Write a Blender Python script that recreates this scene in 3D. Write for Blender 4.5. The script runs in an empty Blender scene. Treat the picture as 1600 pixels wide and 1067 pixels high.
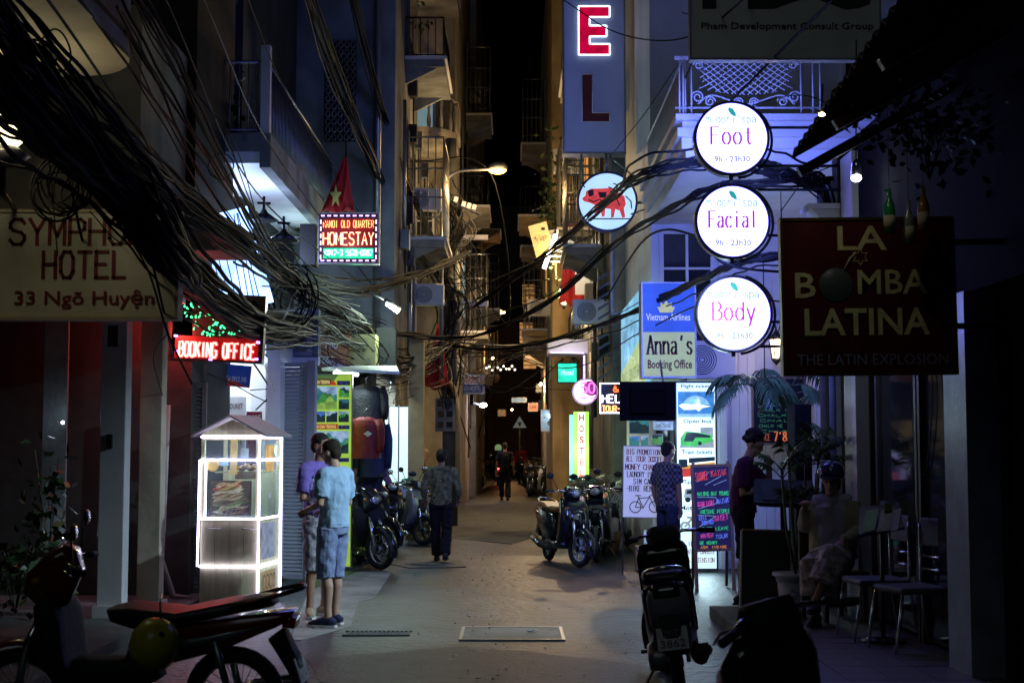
import bpy, math, random
import numpy as np
from mathutils import Vector, Matrix, noise
random.seed(7)
pi = math.pi
scn = bpy.context.scene
COL = scn.collection
# ---------------- camera, world, exposure ----------------
F, CX, CY, H = 2222.0, 800.0, 533.5, 1.68
TILT = math.atan(162 / F)
cd = bpy.data.cameras.new('camera'); cam = bpy.data.objects.new('camera', cd); COL.objects.link(cam)
cd.sensor_width = 36; cd.lens = 36 * F / 1600; cd.clip_start = .1; cd.clip_end = 1000
cam.location = (0, 0, H); cam.rotation_euler = (pi / 2 + TILT, 0, 0)
cd.dof.use_dof = True; cd.dof.focus_distance = 17.5; cd.dof.aperture_fstop = 4.0
scn.camera = cam
scn.view_settings.view_transform = 'Standard'; scn.view_settings.look = 'None'
scn.view_settings.gamma = 1; scn.view_settings.use_curve_mapping = False
scn.view_settings.exposure = 0.0
wd = bpy.data.worlds.new('World'); scn.world = wd; wd.use_nodes = True
wn = wd.node_tree; bg = wn.nodes['Background']
sky = wn.nodes.new('ShaderNodeTexSky'); sky.sky_type = 'NISHITA'; sky.sun_disc = False
sky.sun_elevation = math.radians(-6); sky.sun_rotation = math.radians(200)
wn.links.new(sky.outputs[0], bg.inputs[0]); bg.inputs[1].default_value = 0.015
sd = bpy.data.lights.new('faint_fill_light', 'SUN'); sd.energy = .06; sd.angle = math.radians(25); sd.color = (.75, .92, 1)  # weak fill lamp added behind the camera to lift the dark signs
sn = bpy.data.objects.new('faint_fill_light', sd); COL.objects.link(sn); sn.rotation_euler = (math.radians(50), 0, math.radians(-12))
# ---------------- helpers ----------------
ct, st = math.cos(TILT), math.sin(TILT)
def at(px, py, Y):
    u = (px - CX) / F; v = -(py - CY) / F
    d = Vector((u, ct - v * st, st + v * ct)); k = Y / d.y
    return Vector((d.x * k, Y, H + d.z * k))
def gY(py):
    v = -(py - CY) / F
    return -(ct - v * st) * H / (st + v * ct)
MC = {}
def nodes(name):
    m = bpy.data.materials.new(name); m.use_nodes = True
    nt = m.node_tree; b = nt.nodes['Principled BSDF']
    return m, nt, b
def M(name, col, rough=.6, metal=0, var=.18, scale=5, bump=.15, coat=0, grime=0, stretch=None, spec=.5, trans=0):
    if name in MC: return MC[name]
    m, nt, b = nodes(name); N = nt.nodes.new; Lk = nt.links.new
    tc = N('ShaderNodeTexCoord'); mp = N('ShaderNodeMapping'); Lk(tc.outputs['Object'], mp.inputs[0])
    if stretch: mp.inputs['Scale'].default_value = stretch
    nz = N('ShaderNodeTexNoise'); nz.inputs['Scale'].default_value = scale; nz.inputs['Detail'].default_value = 6
    nz.inputs['Roughness'].default_value = .65
    Lk(mp.outputs[0], nz.inputs['Vector'])
    r = N('ShaderNodeValToRGB'); r.color_ramp.elements[0].position = .3; r.color_ramp.elements[1].position = .72
    r.color_ramp.elements[0].color = (*[c * (1 - var) for c in col], 1)
    r.color_ramp.elements[1].color = (*[min(1, c * (1 + var)) for c in col], 1)
    Lk(nz.outputs[0], r.inputs[0]); out = r.outputs[0]
    if grime:
        n2 = N('ShaderNodeTexNoise'); n2.inputs['Scale'].default_value = 1.7; n2.inputs['Detail'].default_value = 8
        mp2 = N('ShaderNodeMapping'); mp2.inputs['Scale'].default_value = (.9, .9, .5); Lk(tc.outputs['Object'], mp2.inputs[0]); Lk(mp2.outputs[0], n2.inputs['Vector'])
        r2 = N('ShaderNodeValToRGB'); r2.color_ramp.elements[0].position = .38; r2.color_ramp.elements[1].position = .7
        r2.color_ramp.elements[0].color = (1, 1, 1, 1); r2.color_ramp.elements[1].color = (1 - grime,) * 3 + (1,)
        Lk(n2.outputs[0], r2.inputs[0])
        mx = N('ShaderNodeMix'); mx.data_type = 'RGBA'; mx.blend_type = 'MULTIPLY'; mx.inputs[0].default_value = 1
        Lk(out, mx.inputs[6]); Lk(r2.outputs[0], mx.inputs[7]); out = mx.outputs[2]
    Lk(out, b.inputs['Base Color'])
    b.inputs['Roughness'].default_value = rough; b.inputs['Metallic'].default_value = metal
    b.inputs['Specular IOR Level'].default_value = spec
    b.inputs['Coat Weight'].default_value = coat
    if trans: b.inputs['Transmission Weight'].default_value = trans
    if bump:
        bp = N('ShaderNodeBump'); bp.inputs['Strength'].default_value = bump; bp.inputs['Distance'].default_value = .02
        n3 = N('ShaderNodeTexNoise'); n3.inputs['Scale'].default_value = scale * 5; n3.inputs['Detail'].default_value = 5
        Lk(mp.outputs[0], n3.inputs['Vector']); Lk(n3.outputs[0], bp.inputs['Height']); Lk(bp.outputs[0], b.inputs['Normal'])
    MC[name] = m; return m
def E(name, col, s, var=.1, base=None, scale=9):
    if name in MC: return MC[name]
    m, nt, b = nodes(name); N = nt.nodes.new; Lk = nt.links.new
    nz = N('ShaderNodeTexNoise'); nz.inputs['Scale'].default_value = scale
    tc = N('ShaderNodeTexCoord'); Lk(tc.outputs['Object'], nz.inputs['Vector'])
    mr = N('ShaderNodeMapRange'); mr.inputs[1].default_value = .3; mr.inputs[2].default_value = .7
    mr.inputs[3].default_value = s * (1 - var); mr.inputs[4].default_value = s * (1 + var)
    Lk(nz.outputs[0], mr.inputs[0]); Lk(mr.outputs[0], b.inputs['Emission Strength'])
    b.inputs['Base Color'].default_value = (*(base or [min(.8, c * .6) for c in col]), 1)
    b.inputs['Emission Color'].default_value = (*col, 1); b.inputs['Roughness'].default_value = .4
    MC[name] = m; return m
def glassmat(name='clear_glass', col=(.8, .9, .92), alpha=.25, rough=.05):
    if name in MC: return MC[name]
    m, nt, b = nodes(name); N = nt.nodes.new; Lk = nt.links.new
    b.inputs['Base Color'].default_value = (*col, 1); b.inputs['Roughness'].default_value = rough
    tr = N('ShaderNodeBsdfTransparent'); tr.inputs[0].default_value = (*[min(1, c + .1) for c in col], 1)
    nz = N('ShaderNodeTexNoise'); nz.inputs['Scale'].default_value = 4
    mr = N('ShaderNodeMapRange'); mr.inputs[3].default_value = alpha * .6; mr.inputs[4].default_value = alpha * 1.4
    Lk(nz.outputs[0], mr.inputs[0])
    mx = N('ShaderNodeMixShader'); Lk(mr.outputs[0], mx.inputs[0]); Lk(tr.outputs[0], mx.inputs[1]); Lk(b.outputs[0], mx.inputs[2])
    Lk(mx.outputs[0], nt.nodes['Material Output'].inputs[0]); MC[name] = m; return m

class MB:
    def __init__(s, Mx=None): s.v = []; s.f = []; s.sm = []; s.mi = []; s.M = Mx; s.cur = 0
    def add(s, vs, fs, smooth=False):
        o = len(s.v)
        if s.M is not None: vs = [s.M @ Vector(v) for v in vs]
        s.v.extend([tuple(v) for v in vs])
        for f in fs: s.f.append([i + o for i in f]); s.sm.append(smooth); s.mi.append(s.cur)
        return s
    def box(s, x0, x1, y0, y1, z0, z1):
        return s.add([(x0, y0, z0), (x1, y0, z0), (x1, y1, z0), (x0, y1, z0), (x0, y0, z1), (x1, y0, z1), (x1, y1, z1), (x0, y1, z1)],
              [(3, 2, 1, 0), (4, 5, 6, 7), (0, 1, 5, 4), (1, 2, 6, 5), (2, 3, 7, 6), (3, 0, 4, 7)])
    def quad(s, *p): return s.add(p, [tuple(range(len(p)))])
    def prism(s, pts, plane, a, b):
        n = len(pts)
        mk = {'xz': lambda p, t: (p[0], t, p[1]), 'xy': lambda p, t: (p[0], p[1], t), 'yz': lambda p, t: (t, p[0], p[1])}[plane]
        return s.add([mk(p, a) for p in pts] + [mk(p, b) for p in pts],
              [tuple(range(n)), tuple(range(2 * n - 1, n - 1, -1))] + [(i, i + n, (i + 1) % n + n, (i + 1) % n) for i in range(n)])
    def tube(s, pts, r, n=6, closed=False, caps=True, side=None, smooth=True):
        P_ = [Vector(p) for p in pts]; k = len(P_)
        if k < 2: return s
        rs = r if isinstance(r, (list, tuple)) and len(r) == k else [r] * k
        vs = []; up = Vector(side) if side else None; u = None
        for i in range(k):
            if closed: d = P_[(i + 1) % k] - P_[i - 1]
            else: d = P_[min(i + 1, k - 1)] - P_[max(i - 1, 0)]
            if d.length < 1e-9: d = Vector((0, 0, 1))
            d.normalize()
            ref = up if up is not None else u
            if ref is None: ref = Vector((0, 0, 1)) if abs(d.z) < .9 else Vector((1, 0, 0))
            w = ref - d * ref.dot(d)
            if w.length < 1e-6: w = Vector((1, 0, 0)) - d * d.x
            w.normalize(); u = w; q = d.cross(w)
            ri = rs[i]; a, b = (ri if isinstance(ri, (list, tuple)) else (ri, ri))
            for j in range(n):
                t = 2 * pi * j / n; vs.append(P_[i] + w * (a * math.cos(t)) + q * (b * math.sin(t)))
        fs = []
        for i in range(k if closed else k - 1):
            i2 = (i + 1) % k
            for j in range(n): fs.append((i * n + j, i * n + (j + 1) % n, i2 * n + (j + 1) % n, i2 * n + j))
        if caps and not closed: fs += [tuple(range(n))[::-1], tuple((k - 1) * n + j for j in range(n))]
        return s.add(vs, fs, smooth)
    def lathe(s, prof, n=16, c=(0, 0, 0), axis='z', smooth=True, caps=True):
        vs = []; c = Vector(c)
        for (r, h) in prof:
            for j in range(n):
                t = 2 * pi * j / n; a, b = r * math.cos(t), r * math.sin(t)
                vs.append(c + Vector({'z': (a, b, h), 'y': (a, h, b), 'x': (h, a, b)}[axis]))
        fs = []
        for i in range(len(prof) - 1):
            for j in range(n):
                q = (i * n + j, i * n + (j + 1) % n, (i + 1) * n + (j + 1) % n, (i + 1) * n + j)
                fs.append(q if axis != 'y' else q[::-1])
        if caps and prof[0][0] > 1e-5: fs.append(tuple(range(n))[::-1])
        if caps and prof[-1][0] > 1e-5: fs.append(tuple((len(prof) - 1) * n + j for j in range(n)))
        return s.add(vs, fs, smooth)
    def ball(s, c, r, n=12, m=8):
        rx, ry, rz = r if isinstance(r, (list, tuple)) else (r, r, r)
        vs = []; fs = []
        for i in range(m + 1):
            a = pi * i / m
            for j in range(n):
                t = 2 * pi * j / n
                vs.append((c[0] + rx * math.sin(a) * math.cos(t), c[1] + ry * math.sin(a) * math.sin(t), c[2] - rz * math.cos(a)))
        for i in range(m):
            for j in range(n): fs.append((i * n + j, i * n + (j + 1) % n, (i + 1) * n + (j + 1) % n, (i + 1) * n + j))
        return s.add(vs, fs, True)
    def pillow(s, pts, w, y=0, k=.85):
        cx = sum(p[0] for p in pts) / len(pts); cz = sum(p[1] for p in pts) / len(pts); n = len(pts); vs = []; fs = []
        lay = [(-w, k), (-w * .85, .97), (-w * .5, 1), (w * .5, 1), (w * .85, .97), (w, k)]
        for (yy, sc) in lay:
            for p in pts: vs.append((cx + (p[0] - cx) * sc, y + yy, cz + (p[1] - cz) * sc))
        for i in range(len(lay) - 1):
            for j in range(n): fs.append((i * n + j, i * n + (j + 1) % n, (i + 1) * n + (j + 1) % n, (i + 1) * n + j))
        fs += [tuple(range(n))[::-1], tuple((len(lay) - 1) * n + j for j in range(n))]
        return s.add(vs, fs, True)
    def mesh(s, name, mats):
        me = bpy.data.meshes.new(name); me.from_pydata(s.v, [], s.f)
        for m in (mats if isinstance(mats, (list, tuple)) else [mats]): me.materials.append(m)
        me.polygons.foreach_set('use_smooth', s.sm); me.polygons.foreach_set('material_index', s.mi); me.update(); return me
def P(name, mb, mat, parent=None, bevel=0, loc=None, kind=None, label=None, rot=None):
    me = mb if isinstance(mb, bpy.types.Mesh) else mb.mesh(name, mat)
    o = bpy.data.objects.new(name, me); COL.objects.link(o)
    if parent: o.parent = parent
    if loc is not None: o.location = loc
    if rot is not None: o.rotation_euler = rot
    if bevel:
        b = o.modifiers.new('bevel', 'BEVEL'); b.width = bevel; b.segments = 2; b.limit_method = 'ANGLE'
    if kind: o['kind'] = kind
    if label: o['label'] = label
    return o
def tag(o, label, cat, group=None):
    o['label'] = label; o['category'] = cat
    if group: o['group'] = group
    return o
def thing(name, label, cat, loc=(0, 0, 0), rz=0, group=None, rx=0, ry=0):
    o = bpy.data.objects.new(name, None); COL.objects.link(o); o.empty_display_size = .1
    o.location = loc; o.rotation_euler = (rx, ry, rz); return tag(o, label, cat, group)
def S(name, mb, mat, parent=None):
    o = P(name, mb, mat, parent)
    if not parent: o['kind'] = 'structure'
    return o
def rep(name, mesh, parent, locs, rots=None):
    out = []
    for i, l in enumerate(locs):
        o = bpy.data.objects.new(name, mesh); COL.objects.link(o); o.parent = parent; o.location = l
        if rots: o.rotation_euler = rots[i]
        out.append(o)
    return out
def kids(o): return [c for c in bpy.data.objects if c.parent == o]
def clone(root, loc, rot, label, group=None):
    def cp(o, par):
        c = o.copy(); COL.objects.link(c); c.parent = par
        for k in chmap.get(o.name, []): cp(k, c)
        return c
    chmap = {}
    for o in bpy.data.objects:
        if o.parent: chmap.setdefault(o.parent.name, []).append(o)
    r = cp(root, None); r.location = loc; r.rotation_euler = rot; r['label'] = label
    if group: r['group'] = group
    return r
def lamp(kind, loc, power, col, parent=None, size=.1, rot=None, sy=None, spot=None):
    d = bpy.data.lights.new('lamp_light', kind); d.energy = power; d.color = col
    if kind == 'POINT': d.shadow_soft_size = size
    if kind == 'SPOT': d.shadow_soft_size = size; d.spot_size = spot or 2.2; d.spot_blend = .8
    if kind == 'AREA' and spot: d.spread = spot
    if kind == 'AREA': d.shape = 'RECTANGLE'; d.size = size; d.size_y = sy or size
    o = bpy.data.objects.new('lamp_light', d); COL.objects.link(o); o.location = loc
    if rot: o.rotation_euler = rot
    if parent: o.parent = parent
    return o
def aim(frm, to): return (Vector(to) - Vector(frm)).to_track_quat('-Z', 'Y').to_euler()
TC = {}
def textdata(s, bold=0, ext=0):
    k = (s, bold, ext)
    if k not in TC:
        cu = bpy.data.curves.new('t', 'FONT'); cu.body = s; cu.offset = bold; cu.resolution_u = 2; cu.extrude = ext
        o = bpy.data.objects.new('t', cu); COL.objects.link(o)
        me = bpy.data.meshes.new_from_object(o.evaluated_get(bpy.context.evaluated_depsgraph_get()))
        V = [tuple(v.co) for v in me.vertices]; Fc = [tuple(p.vertices) for p in me.polygons]
        COL.objects.unlink(o); bpy.data.objects.remove(o); bpy.data.meshes.remove(me); TC[k] = (V, Fc)
    return TC[k]
def textfit(mb, s, x0, z0, x1, z1, y, bold=0, slant=0, rise=0):
    """default-font lettering fitted to the rectangle, facing -y"""
    V, Fc = textdata(s, bold)
    if not V: return mb
    xs = [v[0] for v in V]; ys = [v[1] for v in V]; a, b, c, d = min(xs), max(xs), min(ys), max(ys)
    out = []
    for v in V:
        tx = (v[0] - a) / (b - a); tz = (v[1] - c) / (d - c)
        out.append((x0 + tx * (x1 - x0) + slant * tz * (z1 - z0), y, z0 + tz * (z1 - z0) + rise * tx))
    return mb.add(out, [f for f in Fc])
# stroke glyphs on a 4 x 6 grid, for serif, neon and hand lettering
GL = {
 'A': '0,0 2,6 4,0|.8,2.2 3.2,2.2', 'B': '0,0 0,6 2.6,6 3.6,5 3.6,4 2.6,3.2 0,3.2|2.6,3.2 4,2.4 4,.9 2.8,0 0,0', 'C': '4,5 3,6 1,6 0,4.6 0,1.4 1,0 3,0 4,1',
 'D': '0,0 0,6 2.4,6 4,4.6 4,1.4 2.4,0 0,0', 'E': '3.8,6 0,6 0,0 3.8,0|0,3.1 3,3.1', 'F': '3.8,6 0,6 0,0|0,3.1 3,3.1', 'G': '4,5 3,6 1,6 0,4.6 0,1.4 1,0 3,0 4,1 4,2.8 2.4,2.8',
 'H': '0,0 0,6|4,0 4,6|0,3.1 4,3.1', 'I': '2,0 2,6', 'J': '3,6 3,1 2,0 1,0 .3,1', 'K': '0,0 0,6|4,6 0,2.6|1.4,3.7 4,0', 'L': '0,6 0,0 3.6,0', 'M': '0,0 0,6 2,2 4,6 4,0',
 'N': '0,0 0,6 4,0 4,6', 'O': '1,0 0,1.4 0,4.6 1,6 3,6 4,4.6 4,1.4 3,0 1,0', 'P': '0,0 0,6 2.8,6 4,5.2 4,3.7 2.8,2.9 0,2.9', 'Q': '1,0 0,1.4 0,4.6 1,6 3,6 4,4.6 4,1.4 3,0 1,0|2.4,1.6 4.2,-.6',
 'R': '0,0 0,6 2.8,6 4,5.2 4,3.8 2.8,3 0,3|2,3 4,0', 'S': '3.9,5 3,6 1,6 .1,5 .1,4 1,3.3 3,2.8 3.9,2 3.9,1 3,0 1,0 0,1', 'T': '0,6 4,6|2,6 2,0', 'U': '0,6 0,1.4 1,0 3,0 4,1.4 4,6',
 'V': '0,6 2,0 4,6', 'W': '0,6 1,0 2,4.4 3,0 4,6', 'X': '0,6 4,0|0,0 4,6', 'Y': '0,6 2,3 4,6|2,3 2,0', 'Z': '0,6 4,6 0,0 4,0',
 '0': '1,0 0,1.4 0,4.6 1,6 3,6 4,4.6 4,1.4 3,0 1,0', '1': '1,5 2,6 2,0', '2': '0,5 1,6 3,6 4,5 4,4 0,0 4,0', '3': '0,5.2 1,6 3,6 4,5 4,4 3,3.2 1.6,3.2|3,3.2 4,2.2 4,1 3,0 1,0 0,.9',
 '5': '3.8,6 .3,6 0,3.4 2.6,3.8 4,2.7 4,1.1 2.8,0 0,.4', '6': '3.6,6 1,4.6 0,2.6 0,1.2 1,0 3,0 4,1.2 4,2.4 3,3.4 .3,3', '7': '0,6 4,6 1.5,0', '8': '2,3.2 .4,4.2 .4,5.2 1.3,6 2.7,6 3.6,5.2 3.6,4.2 2,3.2 0,2 0,1 1,0 3,0 4,1 4,2 2,3.2',
 '9': '.4,0 3,1.4 4,3.4 4,4.8 3,6 1,6 0,4.8 0,3.6 1,2.6 3.7,3', '%': '0,0 4,6|.9,6 .1,5.2 .9,4.4 1.7,5.2 .9,6|3.1,1.6 2.3,.8 3.1,0 3.9,.8 3.1,1.6', '-': '.4,3 3.6,3', '_': '-1,3 5,3', "'": '2,6 1.6,4.6', '&': '4,0 .6,4.8 1.6,6 2.6,4.9 .2,2 1,0 2.6,0 4,2.4', '/': '0,0 4,6', '.': '1.8,0 2.2,.3',
 'a': '.4,3.6 1.4,4 2.8,4 3.4,3.2 3.4,0|3.4,2.4 1.2,2.2 .2,1.2 1,0 2.2,0 3.4,1', 'b': '0,6 0,0|0,3 1.4,4 3,4 4,2.6 4,1.3 3,0 1.4,0 0,1', 'c': '3.6,3.3 2.6,4 1.2,4 .2,2.8 .2,1.2 1.2,0 2.6,0 3.6,.7',
 'd': '3.6,6 3.6,0|3.6,3 2.4,4 1.2,4 .2,2.7 .2,1.2 1.2,0 2.4,0 3.6,1', 'e': '.2,2.1 3.7,2.1 3.4,3.4 2.4,4 1.2,4 .2,2.8 .2,1.2 1.2,0 2.6,0 3.6,.7', 'f': '3,5.6 2,6 1.4,5 1.4,0|.3,3.9 2.8,3.9',
 'g': '3.6,4 3.6,-1 2.6,-2 .8,-1.8|3.6,3 2.4,4 1.2,4 .2,2.7 .2,1.4 1.2,.3 2.4,.3 3.6,1.2', 'h': '.2,6 .2,0|.2,2.8 1.6,4 2.8,4 3.6,3 3.6,0', 'i': '1.8,4 1.8,0|1.8,5.3 1.8,5.7', 'j': '2,4 2,-1 1,-2|2,5.3 2,5.7', 'k': '.2,6 .2,0|3.4,4 .2,1.6|1.4,2.4 3.6,0', 'l': '2,6 2,0',
 'm': '0,4 0,0|0,3 .9,4 1.6,3.8 2,3 2,0|2,3 3,4 3.7,3.8 4,3 4,0', 'n': '.2,4 .2,0|.2,2.8 1.6,4 2.8,4 3.6,3 3.6,0', 'o': '1.2,0 .2,1.2 .2,2.8 1.2,4 2.7,4 3.7,2.8 3.7,1.2 2.7,0 1.2,0', 'p': '.2,4 .2,-2|.2,3 1.4,4 2.8,4 3.7,2.7 3.7,1.3 2.7,0 1.4,0 .2,1',
 'r': '.6,4 .6,0|.6,2.6 1.8,4 3,3.8', 's': '3.4,3.4 2.4,4 1.2,4 .5,3.2 1.2,2.3 2.6,1.8 3.4,1 2.6,0 1.2,0 .3,.6', 't': '1.8,5.6 1.8,1 2.4,0 3.2,.3|.6,4 3,4', 'u': '.3,4 .3,1.2 1.2,0 2.4,0 3.6,1.2|3.6,4 3.6,0', 'v': '.2,4 1.9,0 3.6,4', 'w': '0,4 1,0 2,3 3,0 4,4', 'x': '.3,4 3.6,0|.3,0 3.6,4', 'y': '.2,4 1.9,0|3.6,4 1.2,-2', 'z': '.3,4 3.5,4 .3,0 3.5,0'}
def strokes(s, x0, z0, x1, z1, jit=0, slant=0, rise=0, gap=1.5):
    """polylines of a word fitted in a rectangle"""
    adv = 4 + gap; W = len(s) * adv - gap; out = []
    for i, ch in enumerate(s):
        g = GL.get(ch) or GL.get(ch.upper())
        if not g: continue
        for pl in g.split('|'):
            q = []
            for t in pl.split():
                a, b = map(float, t.split(','))
                a += random.uniform(-jit, jit); b += random.uniform(-jit, jit)
                tx = (i * adv + a) / W; tz = b / 6
                q.append((x0 + tx * (x1 - x0) + slant * tz * (z1 - z0), z0 + tz * (z1 - z0) + rise * tx))
            out.append(q)
    return out
def flatline(mb, q, w, y, wv=None):
    """flat ribbon in the xz plane; wv = thickness of upright strokes"""
    for (a, b) in zip(q, q[1:]):
        dx, dz = b[0] - a[0], b[1] - a[1]; l = math.hypot(dx, dz)
        if l < 1e-6: continue
        k = w if wv is None else w + (wv - w) * abs(dz) / l
        nx, nz = -dz / l * k / 2, dx / l * k / 2; ex, ez = dx / l * w / 2.2, dz / l * w / 2.2
        mb.add([(a[0] + nx - ex, y, a[1] + nz - ez), (a[0] - nx - ex, y, a[1] - nz - ez), (b[0] - nx + ex, y, b[1] - nz + ez), (b[0] + nx + ex, y, b[1] + nz + ez)], [(0, 1, 2, 3)])
def serif(mb, s, x0, z0, x1, z1, y, wv=.16, wh=.06, ser=.5, **k):
    h = z1 - z0; q = strokes(s, x0, z0, x1, z1, **k); n = len(s); cw = (x1 - x0) / (n * 5.5 - 1.5)
    for pl in q:
        flatline(mb, pl, wh * h, y, wv * cw * 6)
        if ser:
            for (a, b) in ((pl[0], pl[1]), (pl[-1], pl[-2])):
                if abs(a[1] - b[1]) > h * .5: flatline(mb, [(a[0] - ser * cw * 1.5, a[1]), (a[0] + ser * cw * 1.5, a[1])], wh * h, y - .0004)
def neon(mb, s, x0, z0, x1, z1, y, r, **k):
    for pl in strokes(s, x0, z0, x1, z1, **k): mb.tube([(a, y, b) for a, b in pl], r, 5)
class Sign:
    def __init__(s, name, label, cat, x0, y0, x1, y1, Y, mat, th=.08, yaw=0, group=None, frame=None, fw=.02, rx=0, ry=0, body='board'):
        s.r = (x0, y0, x1, y1); a = at(x0, y1, Y); b = at(x1, y0, Y); s.w = (b.x - a.x) / math.cos(yaw); s.h = b.z - a.z
        s.root = thing(name, label, cat, ((a.x + b.x) / 2, Y, a.z), yaw, group, rx, ry); s.k = 0
        P(body, MB().box(-s.w / 2, s.w / 2, 0, th, 0, s.h), mat, s.root)
        if frame:
            m = MB(); w, h = s.w / 2, s.h; f = fw
            m.box(-w - f, w + f, -.012, th + .004, -f, .002).box(-w - f, w + f, -.012, th + .004, h - .002, h + f)
            m.box(-w - f, -w + .002, -.012, th + .004, .002, h - .002).box(w - .002, w + f, -.012, th + .004, .002, h - .002); P('frame', m, frame, s.root)
    def L(s, px, py): x0, y0, x1, y1 = s.r; return ((px - x0) / (x1 - x0) * s.w - s.w / 2, (y1 - py) / (y1 - y0) * s.h)
    def yy(s): s.k += 1; return -.002 - .0025 * s.k
    def text(s, t, x0, y0, x1, y1, mat, bold=0, name='lettering', kind='sans', y=None, **k):
        a = s.L(x0, y1); b = s.L(x1, y0); m = MB(); y = s.yy() if y is None else y
        if kind == 'sans': textfit(m, t, a[0], a[1], b[0], b[1], y, bold, **k)
        elif kind == 'serif': serif(m, t, a[0], a[1], b[0], b[1], y, **k)
        elif kind == 'neon': neon(m, t, a[0], a[1], b[0], b[1], y, k.pop('r', .006), **k)
        return P(name, m, mat, s.root)
    def rect(s, name, x0, y0, x1, y1, mat, d=.002, y=None):
        a = s.L(x0, y1); b = s.L(x1, y0); y = s.yy() if y is None else y
        return P(name, MB().box(a[0], b[0], y, y + d, a[1], b[1]), mat, s.root)
    def poly(s, name, pts, mat, d=0):
        y = s.yy(); q = [s.L(*p) for p in pts]
        return P(name, MB().quad(*[(a, y, b) for a, b in q]), mat, s.root)
    def line(s, name, polys, w, mat):
        y = s.yy(); m = MB()
        for q in polys: flatline(m, [s.L(*p) for p in q], w, y)
        return P(name, m, mat, s.root)
    def photo(s, x0, y0, x1, y1, cols, seed=0, kind='hills', name='picture', st=None):
        """small printed photograph: sky, ridges, foreground"""
        rnd = random.Random(seed); a = s.L(x0, y1); b = s.L(x1, y0); y = s.yy(); W = b[0] - a[0]; Hh = b[1] - a[1]
        m = MB(); ms = []
        def band(f, mat, dy):
            ms.append(mat); m.cur = len(ms) - 1; n = 14; vs = []
            for i in range(n + 1):
                x = a[0] + W * i / n; vs.append((x, y - dy, a[1])); vs.append((x, y - dy, a[1] + Hh * max(.02, min(1, f(i / n)))))
            m.add(vs, [(2 * i, 2 * i + 2, 2 * i + 3, 2 * i + 1) for i in range(n)])
        band(lambda t: 1, cols[0], 0)
        for k, c in enumerate(cols[1:]):
            p1, p2 = rnd.uniform(0, 6), rnd.uniform(0, 6); base = .72 - .17 * k; amp = .16
            band(lambda t: base + amp * math.sin(p1 + t * (5 + k)) + .06 * math.sin(p2 + t * 17), c, .0004 * (k + 1))
        if kind == 'people':
            ms.append(cols[-1]); m.cur = len(ms) - 1
            for i in range(5):
                x = a[0] + W * (.12 + .18 * i); z = a[1] + Hh * rnd.uniform(.1, .2)
                m.add([(x - W * .05, y - .003, z), (x + W * .05, y - .003, z), (x + W * .03, y - .003, z + Hh * .5), (x - W * .03, y - .003, z + Hh * .5)], [(0, 1, 2, 3)])
        return P(name, m, ms, s.root)
def cr(pts, n=8):
    P_ = [Vector(p) for p in pts]; P_ = [P_[0] * 2 - P_[1]] + P_ + [P_[-1] * 2 - P_[-2]]; out = []
    for i in range(1, len(P_) - 2):
        for k in range(n):
            t = k / n; a, b, c, d = P_[i - 1:i + 3]
            out.append(.5 * ((2 * b) + (c - a) * t + (2 * a - 5 * b + 4 * c - d) * t * t + (3 * b - a - 3 * c + d) * t ** 3))
    out.append(P_[-2]); return out
# ---------------- materials ----------------
m_asph = M('asphalt', (.033, .047, .06), .48, var=.55, scale=2.2, bump=.8, spec=.5, grime=.55)
m_asph2 = M('asphalt_patch', (.036, .042, .047), .55, var=.4, scale=5, bump=.6)
m_asph3 = M('asphalt_worn', (.055, .063, .068), .7, var=.3, scale=6, bump=.5)
m_conc = M('concrete_light', (.3, .3, .29), .75, var=.3, scale=2.5, bump=.4, grime=.5)
m_conc2 = M('concrete_dark', (.085, .09, .09), .8, var=.35, scale=3, bump=.4, grime=.4)
m_tile = M('pavement_tile', (.12, .1, .1), .5, var=.2, scale=8, bump=.1, grime=.3)
m_plast = M('plaster_grey', (.25, .265, .26), .88, var=.3, scale=1.1, bump=.5, grime=.6, spec=.2)
m_cream = M('plaster_cream', (.55, .5, .36), .85, var=.15, scale=1.4, bump=.3, grime=.4)
m_yell = M('plaster_ochre', (.55, .4, .2), .85, var=.18, scale=1.2, bump=.3, grime=.5)
m_beige = M('plaster_beige', (.45, .4, .31), .88, var=.25, scale=1.2, bump=.5, grime=.65, spec=.2)
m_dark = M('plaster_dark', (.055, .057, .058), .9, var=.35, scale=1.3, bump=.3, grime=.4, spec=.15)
m_white = M('white_paint', (.75, .75, .76), .55, var=.06, scale=3, bump=.08, grime=.18)
m_stone = M('marble_white', (.62, .62, .64), .35, var=.12, scale=2, bump=.05, grime=.15)
m_metal = M('grey_metal', (.3, .31, .33), .4, metal=.8, var=.2, bump=.1)
m_steel = M('chrome', (.75, .76, .78), .16, metal=1, var=.05, bump=0)
m_black = M('black_paint', (.012, .012, .014), .35, var=.3, bump=.05)
m_blkmat = M('black_rubber', (.014, .014, .014), .75, var=.3, bump=.2)
m_cable = M('cable_sheath', (.004, .0045, .005), .62, var=.3, bump=0, spec=.12)
m_cable2 = M('cable_sheath_grey', (.035, .035, .035), .55, var=.3, bump=0)
m_shut = M('shutter_grey', (.32, .35, .4), .45, metal=.1, var=.08, scale=3, bump=.05, grime=.25)
m_shutd = M('shutter_dark', (.1, .115, .135), .45, metal=.1, var=.1, scale=3, bump=.05, grime=.3)
m_wood = M('pine_wood', (.62, .62, .36), .6, var=.3, scale=2.2, bump=.15, stretch=(6, 6, .5), grime=.2)
m_woodd = M('dark_wood', (.05, .027, .016), .5, var=.4, scale=2.5, bump=.15, stretch=(6, 6, .5))
m_woodf = M('frame_wood', (.35, .2, .1), .55, var=.3, scale=2.5, bump=.12, stretch=(6, 6, .6))
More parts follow.
